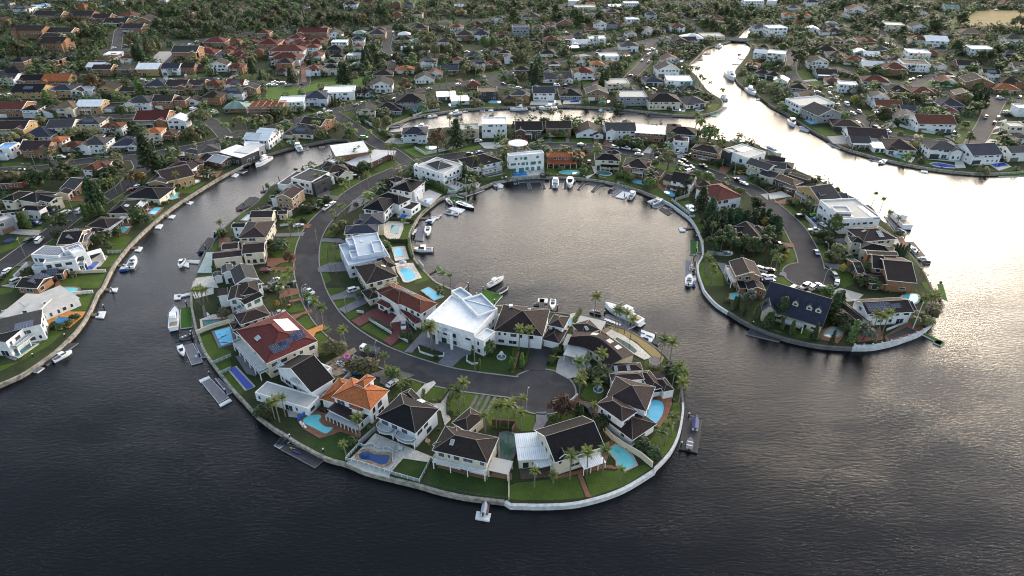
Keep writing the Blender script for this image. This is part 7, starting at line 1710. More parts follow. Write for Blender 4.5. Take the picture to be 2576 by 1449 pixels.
# tip truck on the ring road
tile(1,2)
c=at(1150,655);a=ang_at(1150,655,163)
t=root("tipper_truck","truck",(c.x,c.y,LAND+.17),a);t['label']="white cab tipper truck with black covered tray on the ring road"
g=MB();g.box(1.7,-1.05,.55,3.3,1.05,2.3);ob("cab",g.mesh("cab","paint_white"),t)
g=MB();g.poly((3.32,-.95,1.35),(3.32,.95,1.35),(3.32,.95,2.15),(3.32,-.95,2.15));g.box(2.2,-1.07,1.4,3.1,1.07,2.1);ob("windscreen",g.mesh("windscreen","car_glass"),t)
g=MB();g.box(-3.4,-1.15,.9,1.55,1.15,1.0);g.box(-3.4,-1.2,1.0,1.55,-1.1,2.3);g.box(-3.4,1.1,1.0,1.55,1.2,2.3);g.box(-3.4,-1.1,1,-3.3,1.1,2.3);g.box(1.45,-1.1,1,1.55,1.1,2.5);ob("tray",g.mesh("tray","paint_grey"),t)
g=MB();g.box(-3.25,-1.05,2.1,1.4,1.05,2.22);ob("tray_cover",g.mesh("tray_cover","paint_black"),t)
wh=car_meshes('suv','white')[4]
for x in (2.5,-1.3,-2.4):
 for s in (-1,1):ob("wheel",wh,t,(x,s*.98,.45),0,(1.3,1.3,1.3))
J=dict(rim="deck_timber",nm="jetty")
DW,DG,DK,DT,BD,BW,TW,FW="deck_white deck_grey deck_black deck_timber boat_dark boat_white trim_white fabric_white".split()
# ------------------------------------------------------------------ pontoons and jetties
def pile(t,p,h=2.2,cap=True):
 k=('pile',round(h,1),cap)
 if k not in POSTS:
  g=MB();g.tube((0,0,-1.2),(0,0,h),.2,n=9);POSTS[k]=g.mesh("pile","pile_black")
  g=MB();g.lathe([(.24,0),(.26,.14),(.16,.3),(.03,.38)],9);POSTS[('cap',)]=g.mesh("pile_cap",FW)
 o=ob("pile",POSTS[k],t,p)
 if cap:ob("pile_cap",POSTS[('cap',)],o,(0,0,h))
def pontoon(s,m,label,piles="",gang="",rim=DW,group="pontoons and jetties",nm="pontoon",z=.42):
 p=pts(s,z);c=sum(p,Vector())/len(p);c.z=0
 t=root(nm,"pontoon" if nm=='pontoon' else "jetty",c);t['label']=label;t['group']=group
 q=[Vector((a.x-c.x,a.y-c.y,0)) for a in p]
 if m==DK and rim==DW:rim="metal_grey"
 g=MB();g.prism(q,-.3,z-.06);ob("float",g.mesh("float",rim),t)
 g=MB();g.prism(offset_poly(q,-.14),z-.07,z);ob("deck",g.mesh("deck",m),t)
 for e in piles.split():
  x,y=map(float,e.split(','));a=at(x,y,.3)-c;pile(t,(a.x,a.y,0))
 if gang:
  a,b=[at(*map(float,e.split(',')),.9)-c for e in gang.split()]
  a.z,b.z=LAND+.05,z+.1
  g=MB();g.beam(a,b,1.2,.14);ob("gangway",g.mesh("gangway","metal_grey"),t)
  d=(b-a).normalized();sd_=Vector((-d.y,d.x,0)).normalized()*.56
  g=MB()
  for s_ in (1,-1):
   g.beam(a+sd_*s_+Vector((0,0,.95)),b+sd_*s_+Vector((0,0,.95)),.06,.06)
   for k in range(5):f=a.lerp(b,k/4)+sd_*s_;g.box(f.x-.03,f.y-.03,f.z,f.x+.03,f.y+.03,f.z+.95)
  ob("handrail",g.mesh("handrail","metal_grey"),t)
 return t
tile(*E_)
pontoon("245,655 300,590 715,735 590,840",DK,"black pontoon carrying a striped kayak below the near lawn","345,560 683,705")
pontoon("180,615 270,540 340,580 235,645",DG,"grey jet-ski float at the end of the black kayak pontoon")
pontoon("2220,1275 2365,1300 2345,1380 2205,1355",DW,"white pontoon at the foot of the timber boat slip","","")
pontoon("2285,1150 2362,1150 2335,1310 2255,1300",DT,"narrow timber slip under the covered lilac boat",**J,z=.75)
tile(*F_)
pontoon("1735,340 1910,362 1865,695 1680,655",DK,"long black pontoon with two boats at the lower tip","1775,345 1700,635","",rim="pile_black")
tile(2,2)
pontoon("2415,395 2576,420 2720,470 2690,540 2360,462",DK,"dark pontoon in front of the slate-roofed house","2420,385 2690,440")
pontoon("275,105 330,110 320,230 265,215",DK,"dark walkway jetty between the two small white boats",rim="pile_black");pontoon("262,100 362,105 355,150 258,140",DW,"white cross float at the head of the dark walkway");pontoon("365,150 465,140 445,235 350,215",DT,"boat lift dock under the black-covered runabout","455,215",rim="pile_black")
pontoon("900,310 960,260 1180,330 1260,370 1200,400 1150,420",DG,"long grey pontoon beside the large white yacht","930,275 1190,385","1090,385 930,300");pontoon("1300,415 1450,470 1400,545 1290,510",DW,"pale float with a blue jet ski below the palms");pontoon("1400,545 1450,470 1530,500 1470,575",DK,"black floating dock end with timber rails","1440,500")
tile(1,2)
pontoon("2215,100 2300,10 2480,75 2390,180","turf","turf-topped pontoon under the big cruiser on its lift","2220,95 2285,30 2400,160")
tile(1,1)
pontoon("1715,1285 1790,1245 1810,1270 1735,1310",DT,"timber jetty leading to the turf-topped float",**J);pontoon("1800,1240 1840,1225 1882,1268 1830,1290","turf","small turf-topped float off the cream terrace")
pontoon("1625,830 1702,828 1680,970 1595,960",DG,"grey pontoon beside the black-topped runabout","1628,835 1600,935","1580,920 1610,850");pontoon("1765,715 1870,710 1830,750 1770,740",DW,"white float with orange kayak");pontoon("1700,775 1770,730 1815,745 1770,795",DW,"white float with blue jet-ski cover")
pontoon("1645,735 1770,740 1765,758 1650,755",DT,"timber walkway to the white jet-ski floats",**J);pontoon("1930,650 1975,630 2105,655 2060,695",DW,"slatted white pontoon nearest the sailing yacht");pontoon("1890,690 1930,668 2050,690 2020,718",DW,"white float with two jet skis on it")
pontoon("1905,575 1990,530 2180,600 2160,615 2010,600","turf","weedy green dock behind the sailing yacht","1995,610 1910,600");pontoon("2060,500 2240,430 2300,462 2110,525",DG,"grey pontoon along the white mansion terrace","2230,432");pontoon("2370,390 2420,375 2490,410 2480,440 2420,440",DW,"white float with a dinghy at the bay head","")
pontoon("450,240 500,215 560,235 500,255",DW,"white float on the inlet shore of the brown-roofed house");pontoon("40,475 110,455 115,470 45,485",DK,"black cross dock with piles by the sandstone house","75,450 232,360","170,400 115,460");pontoon("2000,1440 2060,1385 2135,1415 2080,1470",DT,"timber jetty with white rim near the moored big cruiser","2135,1440")
tile(2,1)
pontoon("10,365 65,360 70,395 20,400",DW,"pale twin jet-ski ramp at the left of the bay head");pontoon("65,350 330,350 330,375 70,385",DK,"black T-shaped pontoon at the bay head, left part","65,335");pontoon("145,385 175,382 200,450 165,455",DK,"first black finger of the left bay-head pontoon","");pontoon("285,378 320,372 340,440 308,445",DK,"second black finger of the left bay-head pontoon","390,335")
pontoon("375,360 405,355 405,435 375,440",DK,"black finger left of the two moored boats");pontoon("405,345 640,345 640,372 405,375",DK,"black pontoon behind the two moored boats","600,330 455,345");pontoon("522,375 550,372 548,440 520,445",DK,"black finger between the two moored boats")
pontoon("715,365 940,390 920,420 740,395",DK,"black pontoon right of the two moored boats","722,355 932,375");pontoon("715,368 750,385 685,455 655,452",DK,"left slanted finger of the right black pontoon");pontoon("845,405 900,410 830,475 795,470",DK,"right slanted finger of the right black pontoon")
pontoon("1020,420 1245,460 1235,495 1000,445",DG,"grey pontoon with steel gangways","1165,385 1195,392","1060,395 1210,440");pontoon("1000,510 1060,455 1095,470 1020,525",DG,"grey finger by the covered jet ski");pontoon("1040,530 1110,475 1195,490 1125,550",DW,"wide pale dry-dock float","1130,535");pontoon("965,470 1010,445 1060,450 1010,490",DK,"black float of the covered jet ski")
pontoon("1360,575 1470,535 1500,550 1400,595",DW,"white rimmed float behind the centre-console boat");pontoon("1410,625 1530,585 1545,600 1460,640",DG,"grey-blue float below the centre-console boat");pontoon("1480,650 1515,632 1610,690 1575,712",DK,"black floating dock with white rim off the east sea wall");pontoon("1545,660 1630,630 1660,640 1580,672",DK,"black ramp to the floating dock off the east sea wall")
pontoon("1675,840 1700,835 1750,860 1745,880 1690,875",DW,"white end of the timber jetty on the east bay shore");pontoon("1715,848 1838,828 1842,845 1740,862",DT,"timber jetty on the east bay shore",**J);pontoon("1790,965 1855,975 1860,1105 1790,1105","turf","big turf-topped pontoon with round lights","1850,960 1855,1085");pontoon("1865,975 1900,980 1908,1085 1868,1085","turf","narrow turf-topped pontoon beside the sea wall")
pontoon("1740,1170 1812,1175 1805,1340 1738,1335",DG,"long grey pontoon below the lawn with palms","1828,1160 1825,1295");pontoon("1740,1340 1855,1345 1850,1425 1742,1415",DW,"slatted float under the open boat and blue jet ski");pontoon("1820,1180 1860,1180 1850,1300 1822,1300",DK,"narrow dark walkway beside the long grey pontoon")
tile(3,2)
pontoon("1545,462 1570,448 1785,545 1740,580 1665,545 1668,525","turf","mossy jetty jutting from the panelled white wall",nm="jetty");pontoon("1665,545 1700,520 1760,540 1735,575",DW,"white floating end of the mossy jetty")
tile(3,1)
pontoon("1365,985 1465,980 1590,1130 1500,1140",DT,"brown pontoon outside the stone mansion","1365,970 1500,1100");pontoon("1495,1135 1590,1130 1640,1165 1640,1195 1570,1190",DW,"pale floats with two jet skis by the brown pontoon");pontoon("1270,850 1340,845 1400,900 1330,915",DW,"float with a blue-green jet ski below the white yacht");pontoon("1170,720 1230,760 1320,850 1280,860",DG,"grey dock beside the moored white yacht","1290,835")
pontoon("175,205 215,188 265,215 225,228",DG,"small grey dock on the channel side of the point");pontoon("565,385 600,375 660,395 610,405",DW,"white float on the channel side of the yellow brick house");pontoon("600,-10 640,-10 745,35 720,45",DG,"grey float by the concrete ramp across the channel");pontoon("1020,150 1050,135 1140,150 1110,175",DG,"grey float by the pile on the far shore","885,130");pontoon("1120,185 1165,158 1195,165 1175,200",DW,"white end float beside the grey far-shore float");pontoon("1540,262 1610,270 1605,290 1538,280",DW,"white end of the far-shore timber jetty");pontoon("1560,235 1600,235 1600,268 1560,265",DT,"timber jetty on the far shore by the blue pools",**J);pontoon("2315,290 2600,275 2600,320 2320,325","turf","weedy dock at the far right shore","")
tile(0,1)
for i,(a,b,nn) in enumerate([("1815,575 1905,570 1905,595 1820,590","1870,595 1900,575 1948,580 1912,608","green timber jetty by the rockery pool"),("1620,715 1700,705 1730,722 1640,735","1685,740 1720,710 1765,715 1735,748","sandy timber jetty by the white louvred roof"),("1500,820 1530,795 1620,800 1560,830","1555,845 1590,805 1640,808 1612,850","timber jetty with rails below the dark round tree"),("1265,1050 1285,1035 1400,1030 1380,1062","1350,1075 1385,1030 1435,1035 1405,1080","pale jetty above the speedboat"),("1130,1225 1145,1212 1260,1215 1245,1235","1200,1255 1240,1205 1300,1210 1260,1265","narrow jetty beside the speedboat"),("2290,300 2310,285 2370,290 2340,320","2325,325 2360,290 2405,300 2370,332","short dark jetty near the inlet lawns")]):
 pontoon(a,DT,"timber walkway of the "+nn,**J);pontoon(b,DW,"white end float of the "+nn)
pontoon("2370,640 2510,530 2576,530 2650,560 2450,645",DK,"black pontoon by the red kayak on the channel","2457,625");pontoon("1975,1085 2085,940 2165,945 2060,1090",DK,"black pontoon with a blue jet ski on the channel","2070,1060 2165,920");pontoon("1845,1225 1880,1165 1900,1175 1900,1240",DW,"white float of the steel gangway");pontoon("1880,1190 1890,1165 2020,1165 2000,1200","metal_grey","steel railed gangway to the half-cabin boat",nm="jetty");pontoon("2360,275 2400,255 2490,265 2440,290",DG,"grey jet-ski dock at the inlet mouth")
tile(0,2)
pontoon("400,740 600,560 790,550 470,775",DK,"black pontoon with a moored white cabin cruiser at lower left","345,710 665,510");pontoon("285,830 330,785 445,800 375,850",DG,"half-sunk grey ramp at the lower left");pontoon("865,275 880,250 1005,250 985,285",DT,"brown timber jetty by the blue six-sided pool",**J);pontoon("955,295 990,235 1065,230 1040,300",DW,"white end float of the brown timber jetty","1052,215");pontoon("990,20 1000,0 1115,5 1110,28",DT,"long pale jetty by the round lawn",**J);pontoon("1100,35 1120,0 1185,-5 1170,35",DW,"white end float of the long pale jetty","1130,40")
pontoon("1785,75 1920,40 1920,65 1790,95",DW,"pale jetty on the east side of the channel",nm="jetty");pontoon("1748,115 1750,65 1822,55 1815,110",DW,"white end float on the east side of the channel");pontoon("1815,210 1930,185 1935,390 1815,405","turf","green turf pontoon beside the long white cruiser","1880,180 1930,480");pontoon("1800,465 1930,410 1950,500 1820,520",DK,"black slipway for the aluminium dinghy","1928,510");pontoon("1842,580 1940,550 2040,735 1925,768",DG,"grey-brown pontoon with a plastic chair","2010,695");pontoon("1960,560 2000,560 2070,690 2030,700",DG,"side walkway of the pontoon with the plastic chair")
pontoon("2030,950 2120,910 2300,1095 2195,1155",DG,"big grey pontoon with white drive-on ramps","2115,890 2275,1065");pontoon("2000,925 2105,880 2120,905 2015,950",DW,"upper white drive-on ramp of the big grey pontoon");pontoon("2200,1170 2310,1110 2332,1130 2215,1192",DW,"lower white drive-on ramp of the big grey pontoon");pontoon("2160,905 2200,905 2340,1040 2290,1070",DG,"wall-side strip of the big grey pontoon")
tile(2,0)
for s,m,l in [("870,1110 890,1090 915,1095 900,1120",DW,"small pale float on the far bank"),("900,1110 930,1080 960,1090 940,1122",DG,"first grey ramp on the far bank"),("975,1125 995,1085 1020,1090 1015,1125",DG,"second grey ramp on the far bank"),("1065,1110 1140,1095 1270,1115 1265,1140 1080,1130",DK,"black pontoon before the glass flat house"),("1380,1145 1420,1130 1610,1160 1605,1180 1400,1165",DK,"black pontoon before the octagon house"),("2000,1165 2030,1125 2085,1130 2055,1170","net_green","bright green float at the tip of the far bank"),("2060,1120 2130,1070 2170,1080 2090,1140",DG,"grey jetty at the tip of the far bank"),("190,1085 230,1070 240,1100 200,1105",DW,"small dock left of the far bank cruiser"),("2210,640 2240,630 2290,640 2280,648",DW,"thin jetty high on the channel east bank"),("1920,540 1960,525 2005,540 1960,548",DT,"timber jetty high on the channel west bank"),("1790,655 1830,640 1885,655 1840,670",DW,"white jetty on the channel west bank"),("1850,600 1880,588 1930,600 1900,608",DT,"lower timber jetty on the channel west bank"),("2270,840 2320,835 2390,885 2350,890",DT,"brown dock on the channel east bank"),("2455,1000 2490,985 2500,1000 2470,1005",DW,"white float at the channel east bank"),("2270,580 2320,578 2330,590 2290,592",DW,"pale jetty below the creek mouth")]:pontoon(s,m,l)
tile(1,0)
for s,m,l in [("1375,1260 1450,1235 1525,1240 1470,1270",DT,"timber dock at the closed canal end"),("1900,1135 1960,1120 1990,1130 1930,1150",DK,"dark dock beside the far bank sport boat"),("2250,1115 2270,1090 2305,1095 2300,1125",DG,"grey ramp right of the canal sport boat"),("2335,1110 2350,1090 2390,1100 2385,1120",DW,"white float right of the canal sport boat"),("2380,1130 2390,1130 2392,1134 2382,1134",DK,"lone dark pile float in the canal")]:pontoon(s,m,l)
tile(1,1);pontoon("450,10 500,-10 535,50 470,65",DT,"timber float in the inlet head beside a white cruiser");pontoon("635,25 690,20 692,32 640,38",DT,"small timber float in the inlet")
# ------------------------------------------------------------------ boats
BM={}
def hull(L,W,H,m,transom=.9,sh=.35,n=9,cover=None,name="hull"):
 """lofted hull, bow at +x; returns mesh"""
 g=MB();rows=[]
 for i in range(n+1):
  t=i/n;x=-L/2+L*t
  w=W/2*(transom+(1-transom)*min(1,t*3))*(1 if t<.55 else max(.02,1-((t-.55)/.45)**2.1))
  zs=H*(1+sh*t*t);zk=-.25+(.0 if t<.7 else (t-.7)*H*1.6)
  rows.append([(x,-w,zs),(x,-w*.82,zk*.2),(x,0,zk-.1),(x,w*.82,zk*.2),(x,w,zs)])
 vs=[v for r in rows for v in r];fs=[]
 for i in range(n):
  for j in range(4):a=i*5+j;fs.append((a,a+1,a+6,a+5))
 fs.append((0,1,2,3,4));g.add(vs,fs)
 deck=MB()
 for i in range(n):
  a,b=rows[i],rows[i+1]
  if cover is None:deck.poly(a[0],a[4],b[4],b[0])
  else:
   ca,cb=(a[0][0],0,a[0][2]+cover*min(1,2.5*(1-abs(i/n-.45)))),(b[0][0],0,b[0][2]+cover*min(1,2.5*(1-abs((i+1)/n-.45))))
   deck.poly(a[0],ca,cb,b[0]);deck.poly(ca,a[4],b[4],cb)
 return g.mesh(name,m,smooth=False),deck,rows
def loft(g,secs):
 n=len(secs[0]);vs=[v for s in secs for v in s];fs=[]
 for i in range(len(secs)-1):
  for j in range(n):fs.append((i*n+j,i*n+(j+1)%n,(i+1)*n+(j+1)%n,(i+1)*n+j))
 fs.append(tuple(range(n-1,-1,-1)));fs.append(tuple(range((len(secs)-1)*n,len(secs)*n)));g.add(vs,fs)
def cabin(x0,x1,w0,w1,z0,z1,r0,r1):
 return [[(x0,-w0,z0),(x0,w0,z0),(x1,w1,z0),(x1,-w1,z0)],[(x0+r0,-w0*.86,z1),(x0+r0,w0*.86,z1),(x1-r1,w1*.75,z1),(x1-r1,-w1*.75,z1)]]
def boat_parts(kind,L,col=BW):
 k=(kind,round(L*2)/2,col)
 if k in BM:return BM[k]
 L=k[1];out=[]
 if kind in ('cruiser','cabin','open','covered','console','dinghy'):
  W={'cruiser':.27,'cabin':.34,'open':.37,'covered':.37,'console':.36,'dinghy':.40}[kind]*L
  H={'cruiser':.11,'cabin':.13,'open':.13,'covered':.14,'console':.13,'dinghy':.11}[kind]*L
  hm,deck,rows=hull(L,W,H,BW if kind !='dinghy' else "metal_grey",cover=.09*L if kind=='covered' else None)
  out.append(("hull",hm))
  if kind=='covered':out.append(("cover",deck.mesh("cover",col)))
  else:out.append(("deck",deck.mesh("deck",BW if kind !='dinghy' else DG)))
  z=H+.02
  if kind=='cruiser':
   g=MB();loft(g,cabin(-.20*L,.24*L,.36*W,.22*W,z,z+.085*L,.01*L,.12*L));out.append(("cabin",g.mesh("cabin",BW)))
   g=MB();loft(g,cabin(-.17*L,.20*L,.365*W,.235*W,z+.035*L,z+.07*L,.01*L,.06*L));out.append(("cabin_window",g.mesh("cabin_window","boat_glass")))
   g=MB();loft(g,cabin(-.24*L,.06*L,.31*W,.24*W,z+.086*L,z+.12*L,.0,.05*L));out.append(("flybridge",g.mesh("flybridge",BW)))
   g=MB();g.box(-.22*L,-.26*W,z+.17*L,-.02*L,.26*W,z+.178*L)
   for s in (-1,1):g.tube((-.2*L,s*.24*W,z+.11*L),(-.2*L,s*.24*W,z+.17*L),.05);g.tube((-.04*L,s*.2*W,z+.11*L),(-.05*L,s*.22*W,z+.17*L),.05)
   out.append(("hardtop",g.mesh("hardtop",BW)))
   g=MB();g.box(-.45*L,-.36*W,z+.005,-.25*L,.36*W,z+.03);out.append(("cockpit",g.mesh("cockpit","boat_tan")))
   g=MB();g.box(-.55*L,-.38*W,.25,-.5*L,.38*W,.35);out.append(("swim_platform",g.mesh("swim_platform",DW)))
   g=MB()
   for i in range(6):a,b=rows[4+(i if i<5 else 5)],None
   for s in (0,4):
    for i in range(4,9):p,q=Vector(rows[i][s]),Vector(rows[i+1][s]);g.beam(p+Vector((0,0,.7)),q+Vector((0,0,.7)),.06,.06);g.beam(p,p+Vector((0,0,.7)),.05,.05)
   out.append(("bow_rail",g.mesh("bow_rail","metal_grey")))
  elif kind=='cabin':
   g=MB();loft(g,cabin(-.08*L,.32*L,.36*W,.18*W,z,z+.10*L,0,.16*L));out.append(("cabin",g.mesh("cabin",BW)))
   g=MB();loft(g,cabin(-.06*L,.24*L,.37*W,.22*W,z+.05*L,z+.16*L,0,.10*L));out.append(("windscreen",g.mesh("windscreen","boat_glass")))
   g=MB();g.box(-.16*L,-.33*W,z+.165*L,.12*L,.33*W,z+.18*L);out.append(("hardtop",g.mesh("hardtop",BW)))
   g=MB();g.box(-.44*L,-.36*W,z+.004,-.1*L,.36*W,z+.03);out.append(("cockpit",g.mesh("cockpit",DG)))
  elif kind in ('open','console'):
   g=MB();g.prism([(-.42*L,-.36*W),(-.42*L,.36*W),(.05*L,.36*W),(.3*L,.2*W),(.36*L,0),(.3*L,-.2*W),(.05*L,-.36*W)],z+.0,z+.03);out.append(("cockpit",g.mesh("cockpit",BD if kind=='open' else DG)))
   g=MB();loft(g,cabin(.0,.1*L,.34*W,.3*W,z+.03,z+.09*L,-.06*L,.05*L));out.append(("windscreen",g.mesh("windscreen","boat_glass")))
   g=MB()
   for s in (-1,1):g.box(-.12*L,s*.2*W-.25,z+.03,-.04*L,s*.2*W+.25,z+.5)
   out.append(("seat",g.mesh("seat",BW)))
   if kind=='console':
    g=MB();g.box(-.2*L,-.28*W,z+1.4,.08*L,.28*W,z+1.46)
    for x in (-.18,.06):
     for s in (-1,1):g.tube((x*L,s*.25*W,z),(x*L,s*.25*W,z+1.4),.04)
    out.append(("canopy",g.mesh("canopy",col if col !='boat_white' else BD)))
  elif kind=='dinghy':
   g=MB()
   for x in (-.2,.1):g.box(x*L-.15,-.42*W,z,x*L+.15,.42*W,z+.06)
   out.append(("bench",g.mesh("bench",BW)))
  if kind !='cruiser':
   g=MB();g.box(-.5*L-.45,-.22,z-.35,-.5*L+.02,.22,z+.45);g.box(-.5*L-.3,-.08,-.4,-.5*L-.12,.08,z-.3);out.append(("outboard",g.mesh("outboard",BD)))
 elif kind=='jetski':
  W=.38*L;hm,deck,rows=hull(L,W,.35,col,transom=.8,sh=.5);out+=[("hull",hm),("deck",deck.mesh("deck",BD))]
  g=MB();loft(g,cabin(-.42*L,.08*L,.2*W,.2*W,.36,.72,.05,.1));out.append(("seat",g.mesh("seat",BD)))
  g=MB();loft(g,cabin(.0,.36*L,.3*W,.15*W,.38,.85,.1,.5));g.beam((.08*L,-.4,.98),(.08*L,.4,.98),.06,.06);out.append(("cowl",g.mesh("cowl",col)))
 elif kind=='kayak':
  W=.17*L;hm,deck,rows=hull(L,W,.2,col,transom=.15,sh=.1);out+=[("hull",hm),("deck",deck.mesh("deck",col))]
  g=MB();g.prism([(-.12*L+.28*math.cos(a)*1.4,.18*math.sin(a)) for a in [6.283*i/10 for i in range(10)]],.2,.24);out.append(("cockpit",g.mesh("cockpit",BD)))
 elif kind=='sail':
  W=.27*L;hm,deck,rows=hull(L,W,.085*L,BD,transom=.7,sh=.15,n=11);out+=[("hull",hm),("deck",deck.mesh("deck",BW))]
  g=MB();loft(g,cabin(-.08*L,.2*L,.24*W,.14*W,.09*L,.13*L,.01,.1*L));out.append(("cabin",g.mesh("cabin",BW)))
  g=MB();g.tube((.08*L,0,.09*L),(.08*L,0,1.35*L),.1,.06,8)
  for zz in (.6,.95):g.beam((.08*L,-.1*L,zz*L),(.08*L,.1*L,zz*L),.05,.05)
  out.append(("mast",g.mesh("mast","pole_metal")))
  g=MB();g.tube((.07*L,0,.2*L),(-.3*L,0,.2*L),.16,.12,8);out.append(("boom",g.mesh("boom","sail_cloth")))
  g=MB();g.box(-.4*L,-.2*W,.09*L,-.12*L,.2*W,.093*L);out.append(("cockpit",g.mesh("cockpit",DG)))
 BM[k]=(out,k[1])
 return BM[k]
NB=dict(cruiser="motor_yacht",cabin="cabin_boat",open="runabout",covered="covered_boat",console="fishing_boat",dinghy="dinghy",jetski="jet_ski",kayak="kayak",sail="sailing_yacht")
def boat(kind,s,label,z=0.0,col=BW):
 """bow and stern on the map"""
 a,b=pts(s,z+.3);L=(a-b).length
 c=(a+b)/2;c.z=z
 out,L1=boat_parts(kind,L,col)
 k=L/L1
 t=root(NB[kind],"jet ski" if kind=='jetski' else "kayak" if kind=='kayak' else "boat",c,math.atan2(a.y-b.y,a.x-b.x),"boats",(k,k,k))
 t['label']=label
 for n,me in out:ob(n,me,t)
 return t
tile(*E_)
boat('covered',"2312,1185 2285,1310","narrow boat under a lilac-grey cover on the timber slip",.78,"boat_grey")
boat('jetski',"275,535 215,600","black jet ski on the grey float",.45,BD);boat('jetski',"325,560 250,605","second black jet ski beside the white post",.45,BD);boat('kayak',"355,660 460,700","blue and white kayak on the black pontoon",.45,"boat_blue");boat('kayak',"335,635 395,645","short yellow kayak on the black pontoon",.45,"toy_yellow");boat('kayak',"620,745 655,705","small pale tender near the white pile",.45,"boat_tan")
tile(*F_)
boat('covered',"1845,330 1840,460","boat under a deep blue cover on the black tip pontoon",.5,"boat_blue");boat('dinghy',"1800,540 1780,660","open white sailing dinghy on the black tip pontoon",.45)
tile(2,2)
boat('cruiser',"935,185 1300,365","largest white motor yacht, moored behind the palm-fringed yellow lawn");boat('open',"405,215 415,120","black-topped white runabout on the lift dock",.5);boat('jetski',"215,165 275,165","grey covered jet ski beside the dark walkway",.3,"boat_grey");boat('jetski',"780,225 900,255","white jet ski behind the tall palm",.3);boat('jetski',"1300,500 1375,520","blue-covered jet ski on the pale float",.45,"tarp_blue");boat('kayak',"1350,465 1415,490","green kayak on the pale float",.45,"net_green");boat('kayak',"1290,440 1340,455","blue kayak on the pale float",.45,"tarp_blue")
tile(1,1)
boat('cruiser',"2490,1345 2340,1430","white cruiser with a flat hardtop raised beside the turf pontoon",.5);boat('covered',"2540,1440 2440,1500","dark covered hull behind the turf pontoon",.3,BD)
boat('sail',"2195,655 2020,590","dark-hulled sailing yacht with a tall mast");boat('open',"1725,920 1735,840","black-topped white runabout beside the grey pontoon",.1);boat('cabin',"1585,1070 1780,1070","white half-cabin fishing boat beside the orange kayak");boat('kayak',"1580,1030 1650,1040","orange kayak on the dock by the half-cabin boat",.5,"toy_yellow");boat('jetski',"1710,785 1775,780","royal blue covered jet ski on the white float",.45,"tarp_blue");boat('kayak',"1770,712 1860,720","tan kayak on the white float",.45,"boat_tan");boat('jetski',"1905,680 1970,685","left jet ski on the white float",.45,"boat_grey");boat('jetski',"1980,695 2035,700","right jet ski on the white float",.45);boat('dinghy',"2385,395 2420,440","dark inflatable dinghy at the bay head float",.1);boat('console',"1915,555 1960,600","white dinghy on the weedy green dock",.4)
boat('covered',"2010,515 2090,535","black covered tender by the terrace pontoon",.3,BD);boat('cruiser',"0,235 150,145","white sport cruiser moored in the narrow inlet");boat('cabin',"405,10 445,70","white fishing boat in the inlet head");boat('open',"900,310 975,295","white runabout parked on the grass by the green jeep",LAND+.5);boat('covered',"240,820 330,805","silver covered boat on a trailer by the brick drive",LAND+.5,"boat_grey")
tile(2,1)
boat('cabin',"440,355 435,435","white fishing boat in the first bay-head berth",.1);boat('cabin',"580,440 585,355","white cruiser with a blue canopy in the second berth");boat('dinghy',"620,345 625,380","grey inflatable at the berth end",.2);boat('jetski',"965,470 1010,455","dark jet ski on its float beside the grey finger",.4,"boat_blue");boat('cabin',"1235,490 1180,555","white centre-cabin boat beside the wide pale float");boat('console',"1515,565 1410,605","white console boat with a dark canopy",.4);boat('jetski',"25,365 30,395","left jet ski on the pale ramp",.4,"boat_grey");boat('jetski',"50,362 55,392","right jet ski on the pale ramp",.4,"boat_blue");boat('kayak',"1930,985 1925,955","orange kayak by the sea wall lights",LAND+.1,"toy_yellow");boat('open',"1790,1325 1775,1420","white open boat with black cockpit on the slatted float",.45);boat('jetski',"1845,1375 1830,1420","turquoise jet ski on the slatted float",.45,"tarp_blue");boat('jetski',"1810,1210 1800,1265","white covered jet ski on the long grey pontoon",.45,FW)
tile(3,1)
boat('cruiser',"130,125 -60,40","big white cruiser moored at the channel corner");boat('cruiser',"1215,665 1400,850","white twin-deck yacht moored by the palms");boat('jetski',"1285,855 1390,890","long blue-green jet ski below the yacht",.45,"tarp_blue");boat('jetski',"1500,1145 1600,1160","white jet ski on the outer float",.45);boat('jetski',"1560,1180 1640,1185","dark jet ski on the outer float",.45,BD);boat('open',"1430,1030 1500,1095","black runabout on the brown pontoon",.45);boat('jetski',"1030,145 1070,150","blue jet ski on the far shore float",.45,"boat_blue");boat('open',"1195,165 1130,190","pale tender at the far shore float",.3);boat('dinghy',"1735,1365 1745,1385","tiny dark dinghy at the outer turf jetty",.2)
tile(0,1)
boat('open',"1365,1145 1310,1255","white speedboat with black bow cover beside the narrow jetty");boat('jetski',"1195,1275 1280,1265","blue covered jet ski under the narrow jetty",.2,"tarp_blue");boat('cabin',"1805,1245 1850,1165","white half-cabin boat at the railed gangway");boat('jetski',"1985,1090 2060,1080","blue jet ski on the black channel pontoon",.45,"boat_blue");boat('jetski',"2145,920 2180,900","blue jet ski at the upper channel pontoon",.3,"tarp_blue");boat('kayak',"2370,655 2440,648","red kayak at the tip of the black pontoon",.4,"boat_red");boat('jetski',"2410,265 2490,260","black jet ski at the inlet dock",.45,BD);boat('jetski',"2450,235 2500,210","second black jet ski at the inlet dock",.3,BD)
tile(0,2)
boat('cabin',"725,640 535,740","white cabin cruiser moored at the lower left pontoon");boat('cruiser',"1770,220 1750,420","long white sport cruiser moored beside green turf");boat('dinghy',"1800,510 1895,470","aluminium dinghy with outboard on the black slipway",.3);boat('cabin',"1845,680 1810,585","small white cabin boat beside the plastic chair");boat('kayak',"520,310 640,265","long yellow kayak on the orange terrace",LAND+.2,"toy_yellow");boat('open',"70,215 0,255","white-hulled boat parked behind the pale flat house",LAND+.4);boat('kayak',"2080,240 2110,300","upright white canoe beside the stepped pool",LAND+.2,FW)
tile(2,0)
